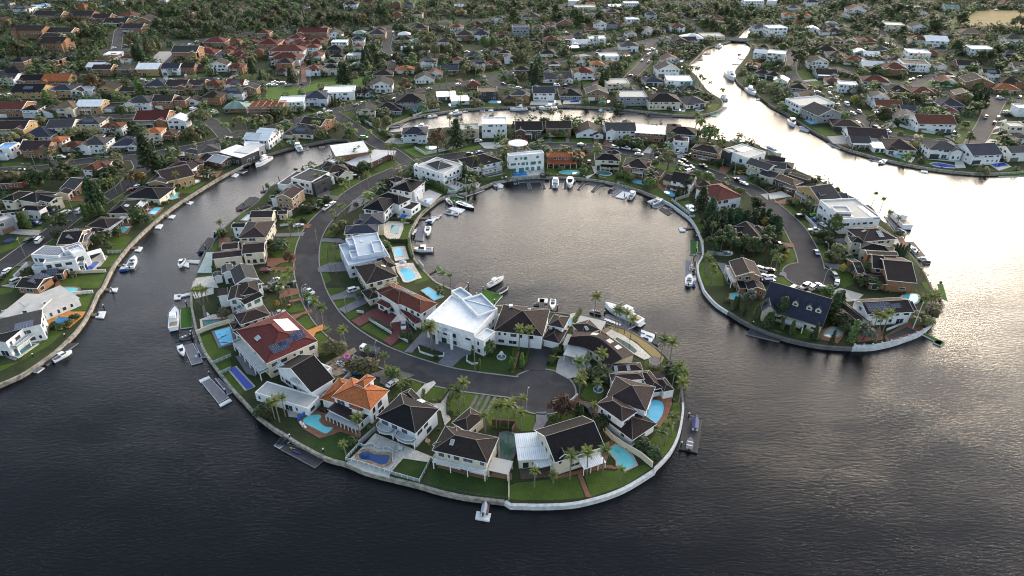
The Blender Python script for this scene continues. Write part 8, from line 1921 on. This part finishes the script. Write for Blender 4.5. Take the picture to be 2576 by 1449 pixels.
for s,k,l in [("-20,1105 150,1100",'cruiser',"white fishing cruiser on the far bank at the left"),("270,1095 450,1090",'cruiser',"white sport cruiser on the far bank"),("205,1065 215,1105",'dinghy',"grey inflatable beside the far bank cruiser"),("2235,815 2160,740",'cruiser',"white twin-deck yacht moored in the narrow channel"),("2450,960 2360,900",'cruiser',"white cruiser against the channel east bank"),("2100,970 2155,1010",'cabin',"white boat at the tip of the far bank"),("1345,1130 1365,1145",'jetski',"blue jet ski on the octagon house dock"),("1385,1125 1395,1150",'kayak',"white kayak on the octagon house dock"),("2115,465 2060,480",'cabin',"white boat below the footbridge"),("2310,540 2280,550",'dinghy',"small dinghy in the upper channel"),("440,1225 500,1222",'cabin',"boat behind the near bank palms"),("770,1245 840,1240",'cabin',"boat behind the cross-gabled near bank house"),("1060,1255 1150,1250",'cabin',"boat behind the grey gable near bank house"),("2330,1440 2200,1410",'cruiser',"white cruiser moored at the canal mouth")]:boat(k,s,l)
tile(3,0)
boat('cabin',"260,1275 220,1215","white boat in front of the lawn with the bright pool");boat('open',"310,1275 380,1285","dark runabout below the bright pool");boat('covered',"320,1295 410,1325","white covered boat by the waterfront curve",0,"boat_grey")
tile(1,0)
for s,k,l in [("1655,1165 1715,1170",'open',"small white boat at the canal head"),("1725,1180 1820,1165",'open',"white speedboat at the canal head"),("1940,1155 2070,1135",'cruiser',"white sport fishing boat on the far canal bank"),("2080,1125 2130,1125",'open',"small boat right of the sport fishing boat"),("1590,1285 1725,1270",'cruiser',"dark-windowed cruiser at the closed canal end"),("1360,1280 1440,1270",'covered',"covered boat at the canal end dock")]:boat(k,s,l,0,BD)
# ------------------------------------------------------------------ poles, lamps, cables
def lamp(x,y,h,ang,where):
 t=root("street_lamp","street lamp",at(x,y),ang_at(x,y,ang),"street lamps")
 if 'lamp' not in POSTS:
  g=MB();g.tube((0,0,-.1),(0,0,6.6),.09,.06,7);POSTS['lamp']=g.mesh("pole","pole_metal")
  g=MB();g.tube((0,0,6.6),(.7,0,7.5),.05,.04,6);g.tube((.7,0,7.5),(1.7,0,7.6),.04,.04,6);POSTS['arm']=g.mesh("arm","pole_metal")
  g=MB();g.lathe([(.06,7.5),(.22,7.52),(.24,7.62),(.08,7.72)],9,1.9,0);POSTS['head']=g.mesh("lamp_head","lamp_clear")
 t.scale=(h/7.6,)*3
 for n,k in (("pole",'lamp'),("arm",'arm'),("lamp_head",'head')):ob(n,POSTS[k],t)
 reg(t,"grey street lamp with a bent arm",where)
def upole(x,y,where,h=9.5):
 t=root("utility_pole","utility pole",at(x,y),R.uniform(0,3),"utility poles")
 if 'up' not in POSTS:
  g=MB();g.tube((0,0,-.1),(0,0,9.5),.17,.11,7);POSTS['up']=g.mesh("pole","pole_wood")
  g=MB();g.box(-1.1,-.06,8.7,1.1,.06,8.85);POSTS['ua']=g.mesh("crossarm","pole_wood")
  g=MB();g.lathe([(.05,0),(.08,.1),(.03,.2)],6);POSTS['ui']=g.mesh("insulator","lamp_clear")
 t.scale=(h/9.5,)*3
 ob("pole",POSTS['up'],t);ob("crossarm",POSTS['ua'],t)
 for x_ in (-1,-.4,.4,1):ob("insulator",POSTS['ui'],t,(x_,0,8.85))
 reg(t,"timber utility pole",where);return t
def cable(ts,label):
 g=MB();c=ts[0].location
 for a,b in zip(ts,ts[1:]):
  for off in (-.8,.8):
   p,q=a.location+Vector((off,0,8.9)),b.location+Vector((off,0,8.9));prev=p
   for k in range(1,9):
    f=k/8;r=p.lerp(q,f)-Vector((0,0,4*f*(1-f)*.9));g.tube(prev-c,r-c,.022,n=3,cap=False);prev=r
 o=ob("power_cable",g.mesh("power_cable","pile_black"),None,c);o['category']='power cable';o['label']=label
tile(1,2);lamp(1215,735,7,60,"beside the bare sandy yard");lamp(485,155,7.6,20,"by the turquoise coupe");u1=upole(920,300,"beside the red concrete drive");u2=upole(2205,845,"on the lawn with the white fountain");u0=upole(375,175,"on the verge west of the ring road",8.5)
tile(2,2);lamp(148,1240,7.6,70,"at the turning circle lawn")
tile(1,1);u3=upole(628,1055,"inside the bend of the ring road");lamp(440,958,7.6,-10,"west of the ring road bend");lamp(950,452,7.6,5,"opposite the sandstone house");u4=upole(1060,500,"by the upper ring road");upole(845,430,"on the white modern house's lawn",8);lamp(1885,110,7.6,30,"by the white pool wall")
cable([u4,u3,u1,u2],"thin power cables along the inside of the ring road")
tile(0,1);a=upole(765,752,"beside the parked racing-white ute");b=upole(262,1145,"near the white parked van");c_=upole(1290,420,"on the grassy bend");upole(378,280,"along the left road");lamp(1585,130,8,60,"beside the big tiered pine");cable([c_,a,b],"power cables along the left bank street")
tile(2,1);upole(2215,440,"on the verge of the upper ring road");lamp(2230,330,7.6,150,"by the yellow car");lamp(2110,250,5,100,"by the brick drive with the black sedan");upole(300,60,"beside the saucer-topped house",8);lamp(1410,200,7.5,160,"under the big gum")
tile(3,1);lamp(572,1170,7.6,150,"on the verge by the blue hatchback");lamp(545,1440,7.6,20,"in the eastern cul-de-sac");lamp(155,630,7.6,60,"by the black hedge of the yellow brick house")
tile(1,0)
for x,y,w in [(195,305,"along the main road at the tree belt"),(335,315,"along the main road at the tree belt"),(485,290,"along the main road at the tree belt"),(535,300,"along the main road at the tree belt"),(685,300,"along the main road at the tree belt"),(980,280,"along the main road at the tree belt"),(1045,315,"along the main road at the tree belt"),(1197,270,"along the main road at the tree belt"),(1920,880,"on the waterfront road"),(2210,790,"on the waterfront road"),(645,800,"at the edge of the townhouses"),(1310,470,"in the streets below the playing field"),(870,1200,"on the corner lawn of the waterfront road"),(1570,240,"in the streets below the playing field")]:upole(x,y,w,13 if y<320 else 9.5)
tile(0,0)
for x,y,w in [(1095,500,"along the main road, left part"),(1425,450,"along the main road, left part"),(1590,420,"along the main road, left part"),(85,620,"along the main road, left part"),(2080,1420,"where the left roads meet"),(790,870,"on the upper suburban street"),(2510,830,"on the upper suburban street"),(2145,780,"on the upper suburban street"),(720,590,"along the main road, left part"),(470,590,"along the main road, left part")]:upole(x,y,w,11)
tile(2,0)
for x,y,w in [(1080,460,"on the short steep street"),(420,870,"on the canal street"),(800,280,"in the middle streets"),(165,150,"near the top centre"),(600,330,"in the middle streets"),(1965,290,"by the creek wood")]:upole(x,y,w,10)
tile(3,0)
for x,y,w in [(730,1030,"in the street with the white van"),(1970,910,"in the upper right streets"),(2480,1045,"by the wide side street"),(2400,1060,"by the wide side street"),(1090,790,"in the upper right streets"),(1450,760,"in the upper right streets"),(335,380,"in the first street east of the channel"),(525,390,"in the first street east of the channel"),(195,490,"in the first street east of the channel"),(2225,730,"in the upper right streets")]:upole(x,y,w,10)
for x,y,h in ((1790,200,18),(2095,110,18)):
 t=root("floodlight_mast","floodlight mast",at(x,y));reg(t,"tall pale floodlight mast","beside the dry sports field")
 g=MB();g.tube((0,0,0),(0,0,h),.22,.12,8);ob("mast",g.mesh("mast","net_green"),t);g=MB();g.box(-1,-.15,h-.4,1,.15,h);ob("lamp_bank",g.mesh("lamp_bank","lamp_clear"),t)
for x,y,w in ((2515,142,"far"),(2165,285,"near")):
 p=at(x,y);t=root("goal_post","goal",p,-.25);t['label']="white football goal at the %s end of the dry field"%w
 g=MB();g.tube((-3.6,0,0),(-3.6,0,2.5),.07);g.tube((3.6,0,0),(3.6,0,2.5),.07);ob("upright",g.mesh("upright",TW),t)
 g=MB();g.tube((-3.6,0,2.5),(3.6,0,2.5),.07);g.tube((-3.6,0,2.5),(-3.6,1.5,0),.04);g.tube((3.6,0,2.5),(3.6,1.5,0),.04);ob("crossbar",g.mesh("crossbar",TW),t)
tile(3,2);p=at(1455,412);t=root("flagpole","flagpole",p);t['label']="tall bare white flagpole on the point"
g=MB();g.tube((0,0,0),(0,0,11),.13,.08,8);ob("pole",g.mesh("pole",TW),t);g=MB();g.lathe([(.05,11),(.16,11.12),(.04,11.28)],8);ob("finial",g.mesh("finial",TW),t)
# footbridge over the creek mouth
tile(2,0);a,b=at(2215,400),at(2345,405);t=root("road_bridge","bridge",(a+b)/2,math.atan2(b.y-a.y,b.x-a.x));t['label']="low concrete bridge across the head of the narrow channel";L=(b-a).length+6
g=MB();g.box(-L/2,-4.2,-.5,L/2,4.2,.25);ob("deck",g.mesh("deck","dark_concrete"),t)
for s in (-1,1):
 g=MB();g.box(-L/2,s*4.1-.08,.25,L/2,s*4.1+.08,1.2);ob("parapet",g.mesh("parapet","concrete"),t)
# ------------------------------------------------------------------ garden walls, fences, hedges
def wall(s,h,w,m,label,cat="wall",name="garden_wall"):
 p=pts(s);c=p[0].copy();t=root(name,cat,c);t['label']=label
 ns=normals2(p);g=MB();k=MB()
 for i in range(len(p)-1):
  o,q=p[i]-c,p[i+1]-c;n0,n1=ns[i]*w/2,ns[i+1]*w/2
  g.prism([o+n0,o-n0,q-n1,q+n1],-.1,h);k.prism([o+n0*1.4,o-n0*1.4,q-n1*1.4,q+n1*1.4],h,h+.08)
 ob("wall_body",g.mesh("wall_body",m),t);ob("wall_cap",k.mesh("wall_cap",m),t)
def fence(s,h,label,step=1.6,panel="clear_railing",m=TW):
 p=pts(s);c=p[0].copy();t=root("fence","fence",c);t['label']=label
 r=MB();k=('fp',h,m)
 if k not in POSTS:g=MB();g.box(-.05,-.05,-.1,.05,.05,h);POSTS[k]=g.mesh("post",m)
 for i in range(len(p)-1):
  a,b=p[i]-c,p[i+1]-c;n=max(1,round((b-a).length/step))
  r.beam(a+Vector((0,0,h)),b+Vector((0,0,h)),.07,.07)
  for j in range(n):
   q0,q1=a.lerp(b,j/n),a.lerp(b,(j+1)/n);ob("post",POSTS[k],t,q0)
   if panel:
    g=MB();g.poly((0,0,.1),q1-q0+Vector((0,0,.1)),q1-q0+Vector((0,0,h-.1)),(0,0,h-.1));ob("panel",g.mesh("panel",panel),t,q0)
 ob("rail",r.mesh("rail",m),t)
def hedge(s,h,w,m,label):
 p=pts(s);c=p[0].copy();t=root("hedge","hedge",c);t['label']=label;t['group']="clipped hedges"
 g=MB();ns=normals2(p);k=MB()
 for i in range(len(p)-1):
  o,q=p[i]-c,p[i+1]-c;ln=(q-o).length
  k.prism([o+ns[i]*w*.4,o-ns[i]*w*.4,q-ns[i+1]*w*.4,q+ns[i+1]*w*.4],-.1,h*.88)
  for _ in range(int(ln*(h*2+w)*7)):
   f=RS.random();e=RS.uniform(-1,1);top=RS.random()<w/(w+2*h)
   nn=ns[i];b=o.lerp(q,f)
   pos=b+nn*(w/2*(e if top else (1 if e>0 else-1)))+Vector((0,0,h if top else RS.uniform(0,h)))
   nr=(Vector((0,0,1)) if top else nn*(1 if e>0 else-1))+Vector((RS.uniform(-.6,.6),RS.uniform(-.6,.6),RS.uniform(-.2,.6)))
   nr.normalize();tt=nr.cross(Vector((RS.uniform(-1,1),RS.uniform(-1,1),RS.uniform(-1,1)))).normalized();bb=nr.cross(tt);z=RS.uniform(.14,.28)
   g.poly(pos-tt*z-bb*z*.6,pos+tt*z-bb*z*.6,pos+tt*z+bb*z*.6,pos-tt*z+bb*z*.6)
 ob("stem_mass",k.mesh("stem_mass",m),t);ob("foliage",g.mesh("foliage",m),t)
tile(*E_)
fence("905,770 1085,815 1350,905 1645,990 1765,760",1.2,"pale glass pool fence round the kidney pool terrace and square lawn");fence("910,760 1035,620 1100,640 1160,620 1230,665 1340,660 1385,690 1375,790 1395,820 1340,900",1.1,"white picket fence winding round the cloud-shaped pool",1.2);wall("1035,620 1205,470",1.6,.2,"grey_render","grey side wall between the aqua pool lawn and the black-roofed house");fence("1690,1010 2000,1085 2300,1145 2520,1165",.9,"thin black fence along the near lawn edge",2.2,None,"trim_dark");wall("2545,860 2545,1170",1.2,.18,"cream_render","low cream wall between the two near lawns")
wall("420,375 520,300 600,250 655,155",1.5,.06,"tarp_blue","blue tarpaulin fence beside the building rubble","fence","tarpaulin_fence");hedge("1690,70 1680,140 1720,180 1800,190 1860,170 1960,30",1.1,.9,"leaf_mid","low clipped hedge round the little lawn between pale drives");hedge("1990,50 1930,190 1930,300",1.2,.8,"leaf_dark","clipped hedge along the curved pale drive")
tile(*F_)
wall("915,470 1000,555 1120,640 1290,740 1410,840",2.0,.25,"cream_render","long cream boundary wall above the angular pool");wall("0,490 40,420 -200,400",1.8,.2,"dark_brick","brown brick wall behind the green pool")
tile(2,2);hedge("395,770 430,690 480,620 500,580",1.4,1.2,"leaf_bright","yellow-green hedge beside the black arched drive");hedge("130,790 165,650",1.2,.8,"leaf_bright","small hedge by the brick path");hedge("620,350 690,250",2,1.0,"leaf_mid","tall hedge beside the white arched house");wall("660,1090 560,1180",1.0,.3,"white_wall","short white entry wall at the mansion drive")
tile(1,2)
wall("1140,325 1250,395 1365,465",1.0,.25,"white_wall","white picketed low wall inside the red drive");wall("1015,245 1085,255",.9,.25,"white_wall","short white wall stub at the red drive");wall("1440,500 1530,550",.9,.25,"white_wall","short white wall right of the red drive");hedge("1150,320 1370,440",1.1,1.2,"leaf_dark","clipped hedge inside the red drive");wall("1635,600 1650,650 1740,680 1810,700 1890,690 1890,660",.5,.3,"white_wall","wavy white edging of the palm bed");wall("2125,690 2120,740 2170,770 2240,765",.5,.3,"white_wall","curved white edging of the shrub bed");wall("590,1170 700,1100 850,990 960,880",1.8,.2,"cream_render","cream boundary wall behind the orange-roofed house");wall("900,880 1060,870",1.7,.06,"tarp_blue","blue tarpaulin along the rubble yard","fence","tarpaulin_fence");wall("2200,640 2300,640 2310,660",.6,.25,"white_wall","low wall at the white mansion's side gate")
tile(1,1)
hedge("1345,770 1590,790",1.6,1.2,"leaf_dark","dark hedge across the top of the bay lawn");hedge("1750,400 1910,470 1920,500",2.4,1.8,"leaf_mid","tall clipped hedge by the emerald pool");hedge("1540,970 1545,1060 1575,1150",1.6,1.0,"leaf_mid","hedge along the sea wall by the square pool");hedge("1310,985 1530,985",1.5,.8,"leaf_dark","flowering hedge above the square pool");wall("1630,590 1690,620 1755,640",2.0,.25,"white_wall","white wall with a lifebuoy by the dark blue pool");wall("1600,50 1700,110 1850,80 2080,30",1.5,.2,"white_wall","white garden wall round the turquoise corner pool");hedge("710,440 780,400",1.2,1.0,"leaf_mid","hedge beside the white modern house's garage");wall("1690,1260 1640,1200",1.6,.3,"concrete","concrete post wall by the cream terrace");fence("715,1040 720,1200 760,1310",1.4,"dark fence in front of the grey flat mansion",2.0,None,"trim_dark");fence("1830,420 1930,500 2000,500 2100,440 2240,400",1.1,"glass fence round the emerald pool terrace")
tile(2,1);fence("1605,575 1700,650 1790,720",1.4,"white railing on the sea wall below the red roof",1.6,"clear_railing");wall("1640,575 1780,530",1.5,.25,"concrete","cream wall beside the turquoise pool");wall("1780,740 1840,735",1.0,.3,"white_wall","white wall corner by the railing");wall("1960,1105 2130,1125",1.4,.3,"grey_render","grey retaining wall under the dark grove");wall("315,60 330,300",1.5,.2,"dark_brick","dark boundary fence left of the orange roof","fence","boundary_fence");fence("0,345 330,325",1.0,"glass fence in front of the saucer-topped house")
tile(3,1);wall("375,745 480,850",1.3,.25,"white_wall","white street wall by the green sports car");hedge("195,570 260,620",1.3,1.2,"leaf_dark","dark hedge at the yellow brick house");hedge("145,1180 200,1080",1.2,1.2,"leaf_yellow","yellow clipped hedge by the brick drive");wall("0,470 70,440 130,465 10,500",1.2,.25,"dark_brick","brick planter by the pale drive","planter","brick_planter");hedge("770,1150 860,1165",1.6,1.4,"leaf_dark","dark hedge beside the bushy verge tree")
tile(3,2);hedge("330,420 420,490",1.2,1.0,"leaf_bright","bright green hedge on the dormer house lawn");wall("1190,430 1400,350 1280,320",.8,.25,"white_wall","low white edging in the point garden")
p_=pts("868,590 960,592 1050,588 1140,572 1235,552 1325,528 1410,500 1490,468 1555,438 1610,395 1655,350 1690,290")
t=root("balustrade_wall","wall",p_[0]);t['label']="long white balustrade wall curving round the eastern point"
for i in range(len(p_)-1):
 a,b=p_[i]-p_[0],p_[i+1]-p_[0]
 g=MB();g.beam(a+Vector((0,0,.4)),b+Vector((0,0,.4)),.22,.8);ob("panel",g.mesh("panel","white_wall"),t)
 g=MB();g.box(a.x-.22,a.y-.22,-.1,a.x+.22,a.y+.22,1.25);ob("pillar",g.mesh("pillar","white_wall"),t)
tile(0,1);wall("605,1310 1070,1290",1.3,.25,"cream_render","cream wall below the royal blue pool");wall("150,1360 285,1225",1.6,.3,"white_wall","white wall beside the bottom left kerb");hedge("415,650 590,650",1.8,3,"leaf_dark","large rounded hedge on the front lawn");hedge("1120,125 1430,80",.9,1.4,"leaf_grey","grey-green low hedge along the left road");hedge("1500,620 1700,600",1.2,1.2,"leaf_mid","hedge by the stone rockery");fence("1090,1100 1225,1100",1.2,"grey fence across the lawn corner",2.0,"grey_render")
tile(0,2);wall("595,80 940,50",1.2,.3,"white_wall","long white garden wall below the freeform pool");wall("1980,470 2120,410 2320,350",1.6,.25,"cream_render","cream wall between the stepped and dolphin pools");fence("2140,770 2330,690",1.2,"glass fence across the lawn above the lap pool");fence("2220,870 2330,820",1.2,"second glass fence beside the lap pool");wall("400,410 500,400",.9,.3,"white_wall","short white wall by the six-sided pool")
tile(1,0);fence("1580,1175 1700,1130 1850,1110",1.2,"white balustrade on the canal head sea wall",2.0,"clear_railing");wall("1235,1320 1390,1385",1.6,.25,"white_wall","white boundary wall by the corner road");hedge("520,1090 600,1130",1.4,1.6,"leaf_mid","hedge beside the white cube house");wall("1080,1220 1200,1290",1.6,.2,"white_wall","white wall under the cream gabled house");wall("2100,960 2300,1060",1.8,.2,"concrete","sloping white wall right of the scaffolded house")
tile(3,0);wall("1320,1270 1480,1320 1680,1350",1.4,.3,"white_wall","long wavy white wall before the red-tiled villa");wall("1550,1060 1750,1100 1950,1130",1.8,.15,"green_sheet","green metal fence behind the yards","fence","metal_fence");wall("700,740 900,790",1.8,.15,"dark_brick","dark red fence along the cross street","fence","boundary_fence")
# ------------------------------------------------------------------ small things in the gardens
def thing(nm,cat,label,x,y,parts,rz=0.0,z=LAND):
 t=root(nm,cat,at(x,y,z),rz);t['label']=label
 for n,f,m in parts:g=MB();f(g);ob(n,g.mesh(n,m),t)
 return t
def fountain(x,y,label,s=1.0):
 t=thing("fountain","fountain",label,x,y,[("basin",lambda g:g.lathe([(1.5,-.05),(1.6,.45),(1.35,.5),(1.3,.3),(.3,.3)],16),"white_wall"),("basin_water",lambda g:g.lathe([(1.3,.31),(.2,.33)],16),"pool_teal"),("pedestal",lambda g:g.lathe([(.3,.3),(.18,1.0),(.3,1.3),(.12,1.35),(.12,2.1)],10),"white_wall"),("bowl",lambda g:g.lathe([(.2,1.3),(.8,1.5),(.85,1.6),(.1,1.45)],14),"white_wall"),("upper_bowl",lambda g:g.lathe([(.1,2.0),(.4,2.15),(.45,2.25),(.08,2.4),(.02,2.8)],12),"white_wall")])
 t.scale=(s,s,s)
tile(1,2);fountain(2470,700,"white tiered fountain on the dark lawn")
tile(2,2);fountain(868,1030,"white tiered fountain in the round forecourt bed")
def trampoline(x,y,label):
 thing("trampoline","trampoline",label,x,y,[("mat",lambda g:g.lathe([(1.6,.78),(.05,.8)],18),BD),("frame",lambda g:(g.lathe([(1.6,.74),(2.0,.76),(2.0,.84),(1.6,.82)],18),[g.tube((1.9*math.cos(a),1.9*math.sin(a),0),(1.9*math.cos(a),1.9*math.sin(a),.76),.05) for a in (0,1.05,2.1,3.14,4.2,5.24)]),"boat_blue")])
tile(0,1);trampoline(522,695,"blue-rimmed trampoline on the lawn by the ute");trampoline(98,985,"blue-rimmed trampoline at the lower left lawn")
tile(2,2)
thing("trampoline","trampoline","netted trampoline on the dry lawn at the tip",1430,790,[("mat",lambda g:g.lathe([(1.9,.78),(.05,.8)],18),BD),("net",lambda g:[g.tube((2*math.cos(a),2*math.sin(a),0),(2*math.cos(a),2*math.sin(a),2.5),.05) for a in [6.283*i/10 for i in range(10)]],BD),("rim",lambda g:g.lathe([(1.9,2.4),(2.05,2.42),(2.05,2.5),(1.9,2.48)],18),BD)])
def table_set(x,y,label,n=4,col=FW,par=None):
 t=thing("garden_table","table",label,x,y,[("top",lambda g:g.lathe([(.02,.7),(.75,.7),(.75,.75),(.02,.76)],14),col),("stem",lambda g:g.lathe([(.35,-.05),(.35,.05),(.06,.1),(.06,.7)],8),col)])
 if par:g=MB();g.lathe([(1.6,2.1),(.9,2.5),(.03,2.75)],10);ob("parasol",g.mesh("parasol",par),t);g=MB();g.tube((0,0,.7),(0,0,2.6),.03);ob("parasol_pole",g.mesh("parasol_pole",TW),t)
 k=('chair',col)
 if k not in POSTS:
  g=MB();g.box(-.25,-.25,.42,.25,.25,.47);POSTS[k]=g.mesh("seat",col);g=MB();g.box(-.25,.2,.47,.25,.26,.95);POSTS[k+(1,)]=g.mesh("backrest",col);g=MB();g.box(-.03,-.03,-.05,.03,.03,.42);POSTS[k+(2,)]=g.mesh("leg",col)
 for i in range(n):
  a=6.283*i/n+.4;c=t.location+Vector((1.25*math.sin(a)*-1,1.25*math.cos(a),0))
  h=root("garden_chair","chair",c,a,"garden chairs");reg(h,"garden chair at the",label)
  ob("seat",POSTS[k],h);ob("backrest",POSTS[k+(1,)],h)
  for sx in (-.2,.2):
   for sy in (-.2,.2):ob("leg",POSTS[k+(2,)],h,(sx,sy,0))
tile(*E_);table_set(1455,660,"white table on the kidney pool terrace",3);table_set(1730,590,"pale table beside the black-roofed house",2,"boat_tan")
tile(1,1);table_set(1480,1235,"white table above the freeform pool",4,FW,"boat_grey");table_set(2350,270,"white table on the bay head terrace",3)
tile(0,1);table_set(1490,670,"white table on the louvred patio",4);table_set(1130,870,"white table under the pale verandah",2)
def lounger(x,y,ang,label,col=FW):
 a=ang_at(x,y,ang);thing("sun_lounger","sun lounger",label,x,y,[("frame",lambda g:(g.box(-1,-.32,.28,.9,.32,.36),[g.box(sx-.04,sy-.04,-.05,sx+.04,sy+.04,.28) for sx in (-.85,.75) for sy in (-.27,.27)]),col),("backrest",lambda g:g.beam((.35,0,.38),(1.0,0,.85),.62,.07),col)],a)['group']="sun loungers"
tile(*E_);lounger(465,415,130,"left white lounger beside the kidney-bent aqua pool");lounger(490,430,130,"right white lounger beside the kidney-bent aqua pool")
tile(1,1);lounger(1425,705,20,"upper lounger beside the dark blue pool","boat_tan");lounger(1430,720,20,"lower lounger beside the dark blue pool","boat_tan");[lounger(2000+30*i,405+12*i,60,"%s dark lounger on the mansion terrace"%ORD[i],BD) for i in range(4)]
tile(2,1);[lounger(165+8*i,262+10*i,110,"%s grey lounger by the saucer-topped house"%ORD[i],"boat_grey") for i in range(4)]
def bins(x,y,where):
 k='bin'
 if k not in POSTS:
  g=MB();g.box(-.28,-.33,.06,.28,.33,.95);POSTS['bin']=g.mesh("bin_body","bin_green")
  for c in ("red","yellow","green"):g=MB();g.box(-.31,-.36,.95,.31,.36,1.06);POSTS['lid'+c]=g.mesh("lid","bin_"+c)
  g=MB();g.tube((-.3,.36,.12),(.3,.36,.12),.12,n=8);POSTS['binw']=g.mesh("wheel","tyre")
 for i,c in enumerate(("red","yellow")):
  p=at(x+14*i,y-4*i);t=root("wheelie_bin","bin",p,R.uniform(-.4,.4),"wheelie bins");t['label']="dark wheelie bin with a %s lid %s"%(c,where);ob("bin_body",POSTS['bin'],t);ob("lid",POSTS['lid'+c],t);ob("wheel",POSTS['binw'],t)
tile(1,2);bins(1625,425,"by the arched red-tiled house");bins(325,195,"on the west verge");bins(1225,755,"by the sandy yard lamp");bins(2375,470,"beside the white mansion")
tile(2,2);bins(450,720,"beside the carport drive");tile(1,1);bins(690,540,"by the rock garden drive");bins(885,350,"by the green jeep")
tile(1,2)
a,b,c=at(1355,350,LAND+2.5),at(1440,250,LAND+4.2),at(1525,325,LAND+3)
t=root("shade_sail","shade sail",(b.x,b.y,LAND));t['label']="cream triangular shade sail over the red drive"
g=MB();o=Vector((b.x,b.y,LAND));m_=(a+b+c)/3-Vector((0,0,.5));[g.poly(p-o,q-o,m_-o) for p,q in ((a,b),(b,c),(c,a))];ob("sail",g.mesh("sail","sail_cloth"),t)
g=MB();[g.tube((p.x-o.x,p.y-o.y,-.1),(p.x-o.x,p.y-o.y,p.z-LAND),.06) for p in (a,b,c)];ob("pole",g.mesh("pole",TW),t)
# heap of demolition rubble, its bits too many to count; and the pink ring lying on it
RB=random.Random(3);g=MB()
for m_i,mm in enumerate(("dry_dirt","steel",TW,"trim_dark")):pass
c=at(900,770)
for i in range(150):
 a_,d_=RB.uniform(0,6.28),RB.uniform(0,4.5);q=Matrix.Translation((d_*math.cos(a_)*1.2,d_*math.sin(a_),.15+(4.5-d_)*.12)) @ Matrix.Rotation(RB.uniform(0,3),4,'Z') @ Matrix.Rotation(RB.uniform(-.5,.5),4,'X')
 s_=RB.uniform(.1,.8);g.mi=RB.randrange(4);g.box(-s_,-.18,-.06,s_,.18,.06,q)
o=ob("demolition_rubble",g.mesh("demolition_rubble",["dry_dirt","steel",TW,"trim_dark"]),None,c);o['kind']='stuff'
thing("swim_ring","pool toy","pink inflatable ring on the rubble heap",915,715,[("ring",lambda g:[g.tube((.9*math.cos(k*.524),.9*math.sin(k*.524),.9),(.9*math.cos(k*.524+.524),.9*math.sin(k*.524+.524),.9),.3,n=8) for k in range(12)],"toy_pink"),("valve",lambda g:g.tube((.9,0,1.15),(.9,0,1.28),.06),"toy_pink")])
# saucer canopy on the roof of the tall white house
tile(2,1)
thing("roof_canopy","roof canopy","round white saucer canopy on the flat white roof",60,205,[("disc",lambda g:g.lathe([(.5,11.4),(5.0,11.9),(5.2,12.2),(1.5,12.6),(.02,12.7)],28),"white_render"),("column",lambda g:g.tube((0,0,9),(0,0,11.5),1.6,n=16),"window_glass")])
# painted dolphins on the square pool
tile(0,2)
for x,y,s_,l in ((2250,490,1.5,"large upper"),(2255,550,1.4,"large lower"),(2212,468,.5,"small")):
 a_=ang_at(x,y,25 if s_>1 and y<500 else-5)
 thing("pool_decal","painted dolphin","%s dark dolphin shape painted in the square pool"%l,x,y,[("dolphin",lambda g:g.add([(1.2*s_,.05*s_,0),(.6*s_,.28*s_,0),(-.1*s_,.3*s_,0),(-.3*s_,.55*s_,0),(-.4*s_,.25*s_,0),(-1*s_,0,0),(-1.4*s_,.2*s_,0),(-1.25*s_,-.1*s_,0),(-1.4*s_,-.4*s_,0),(-.9*s_,-.12*s_,0),(0,-.1*s_,0),(.6*s_,-.02*s_,0)],[tuple(range(11,-1,-1))]),"boat_blue")],a_,LAND+.27)
# thin sandy boom and a glinting ripple mark are left out; terrace furniture of the black pontoon
thing("plastic_chair","chair","white plastic chair on the grey-brown pontoon",1975,700,[("seat",lambda g:g.box(-.28,-.28,.42,.28,.28,.47),FW),("backrest",lambda g:g.box(-.28,.22,.47,.28,.28,1),FW),("leg",lambda g:[g.box(x-.03,y-.03,0,x+.03,y+.03,.42) for x in (-.22,.22) for y in (-.22,.22)],FW)],.5,.42)
tile(1,2)
write_labels()
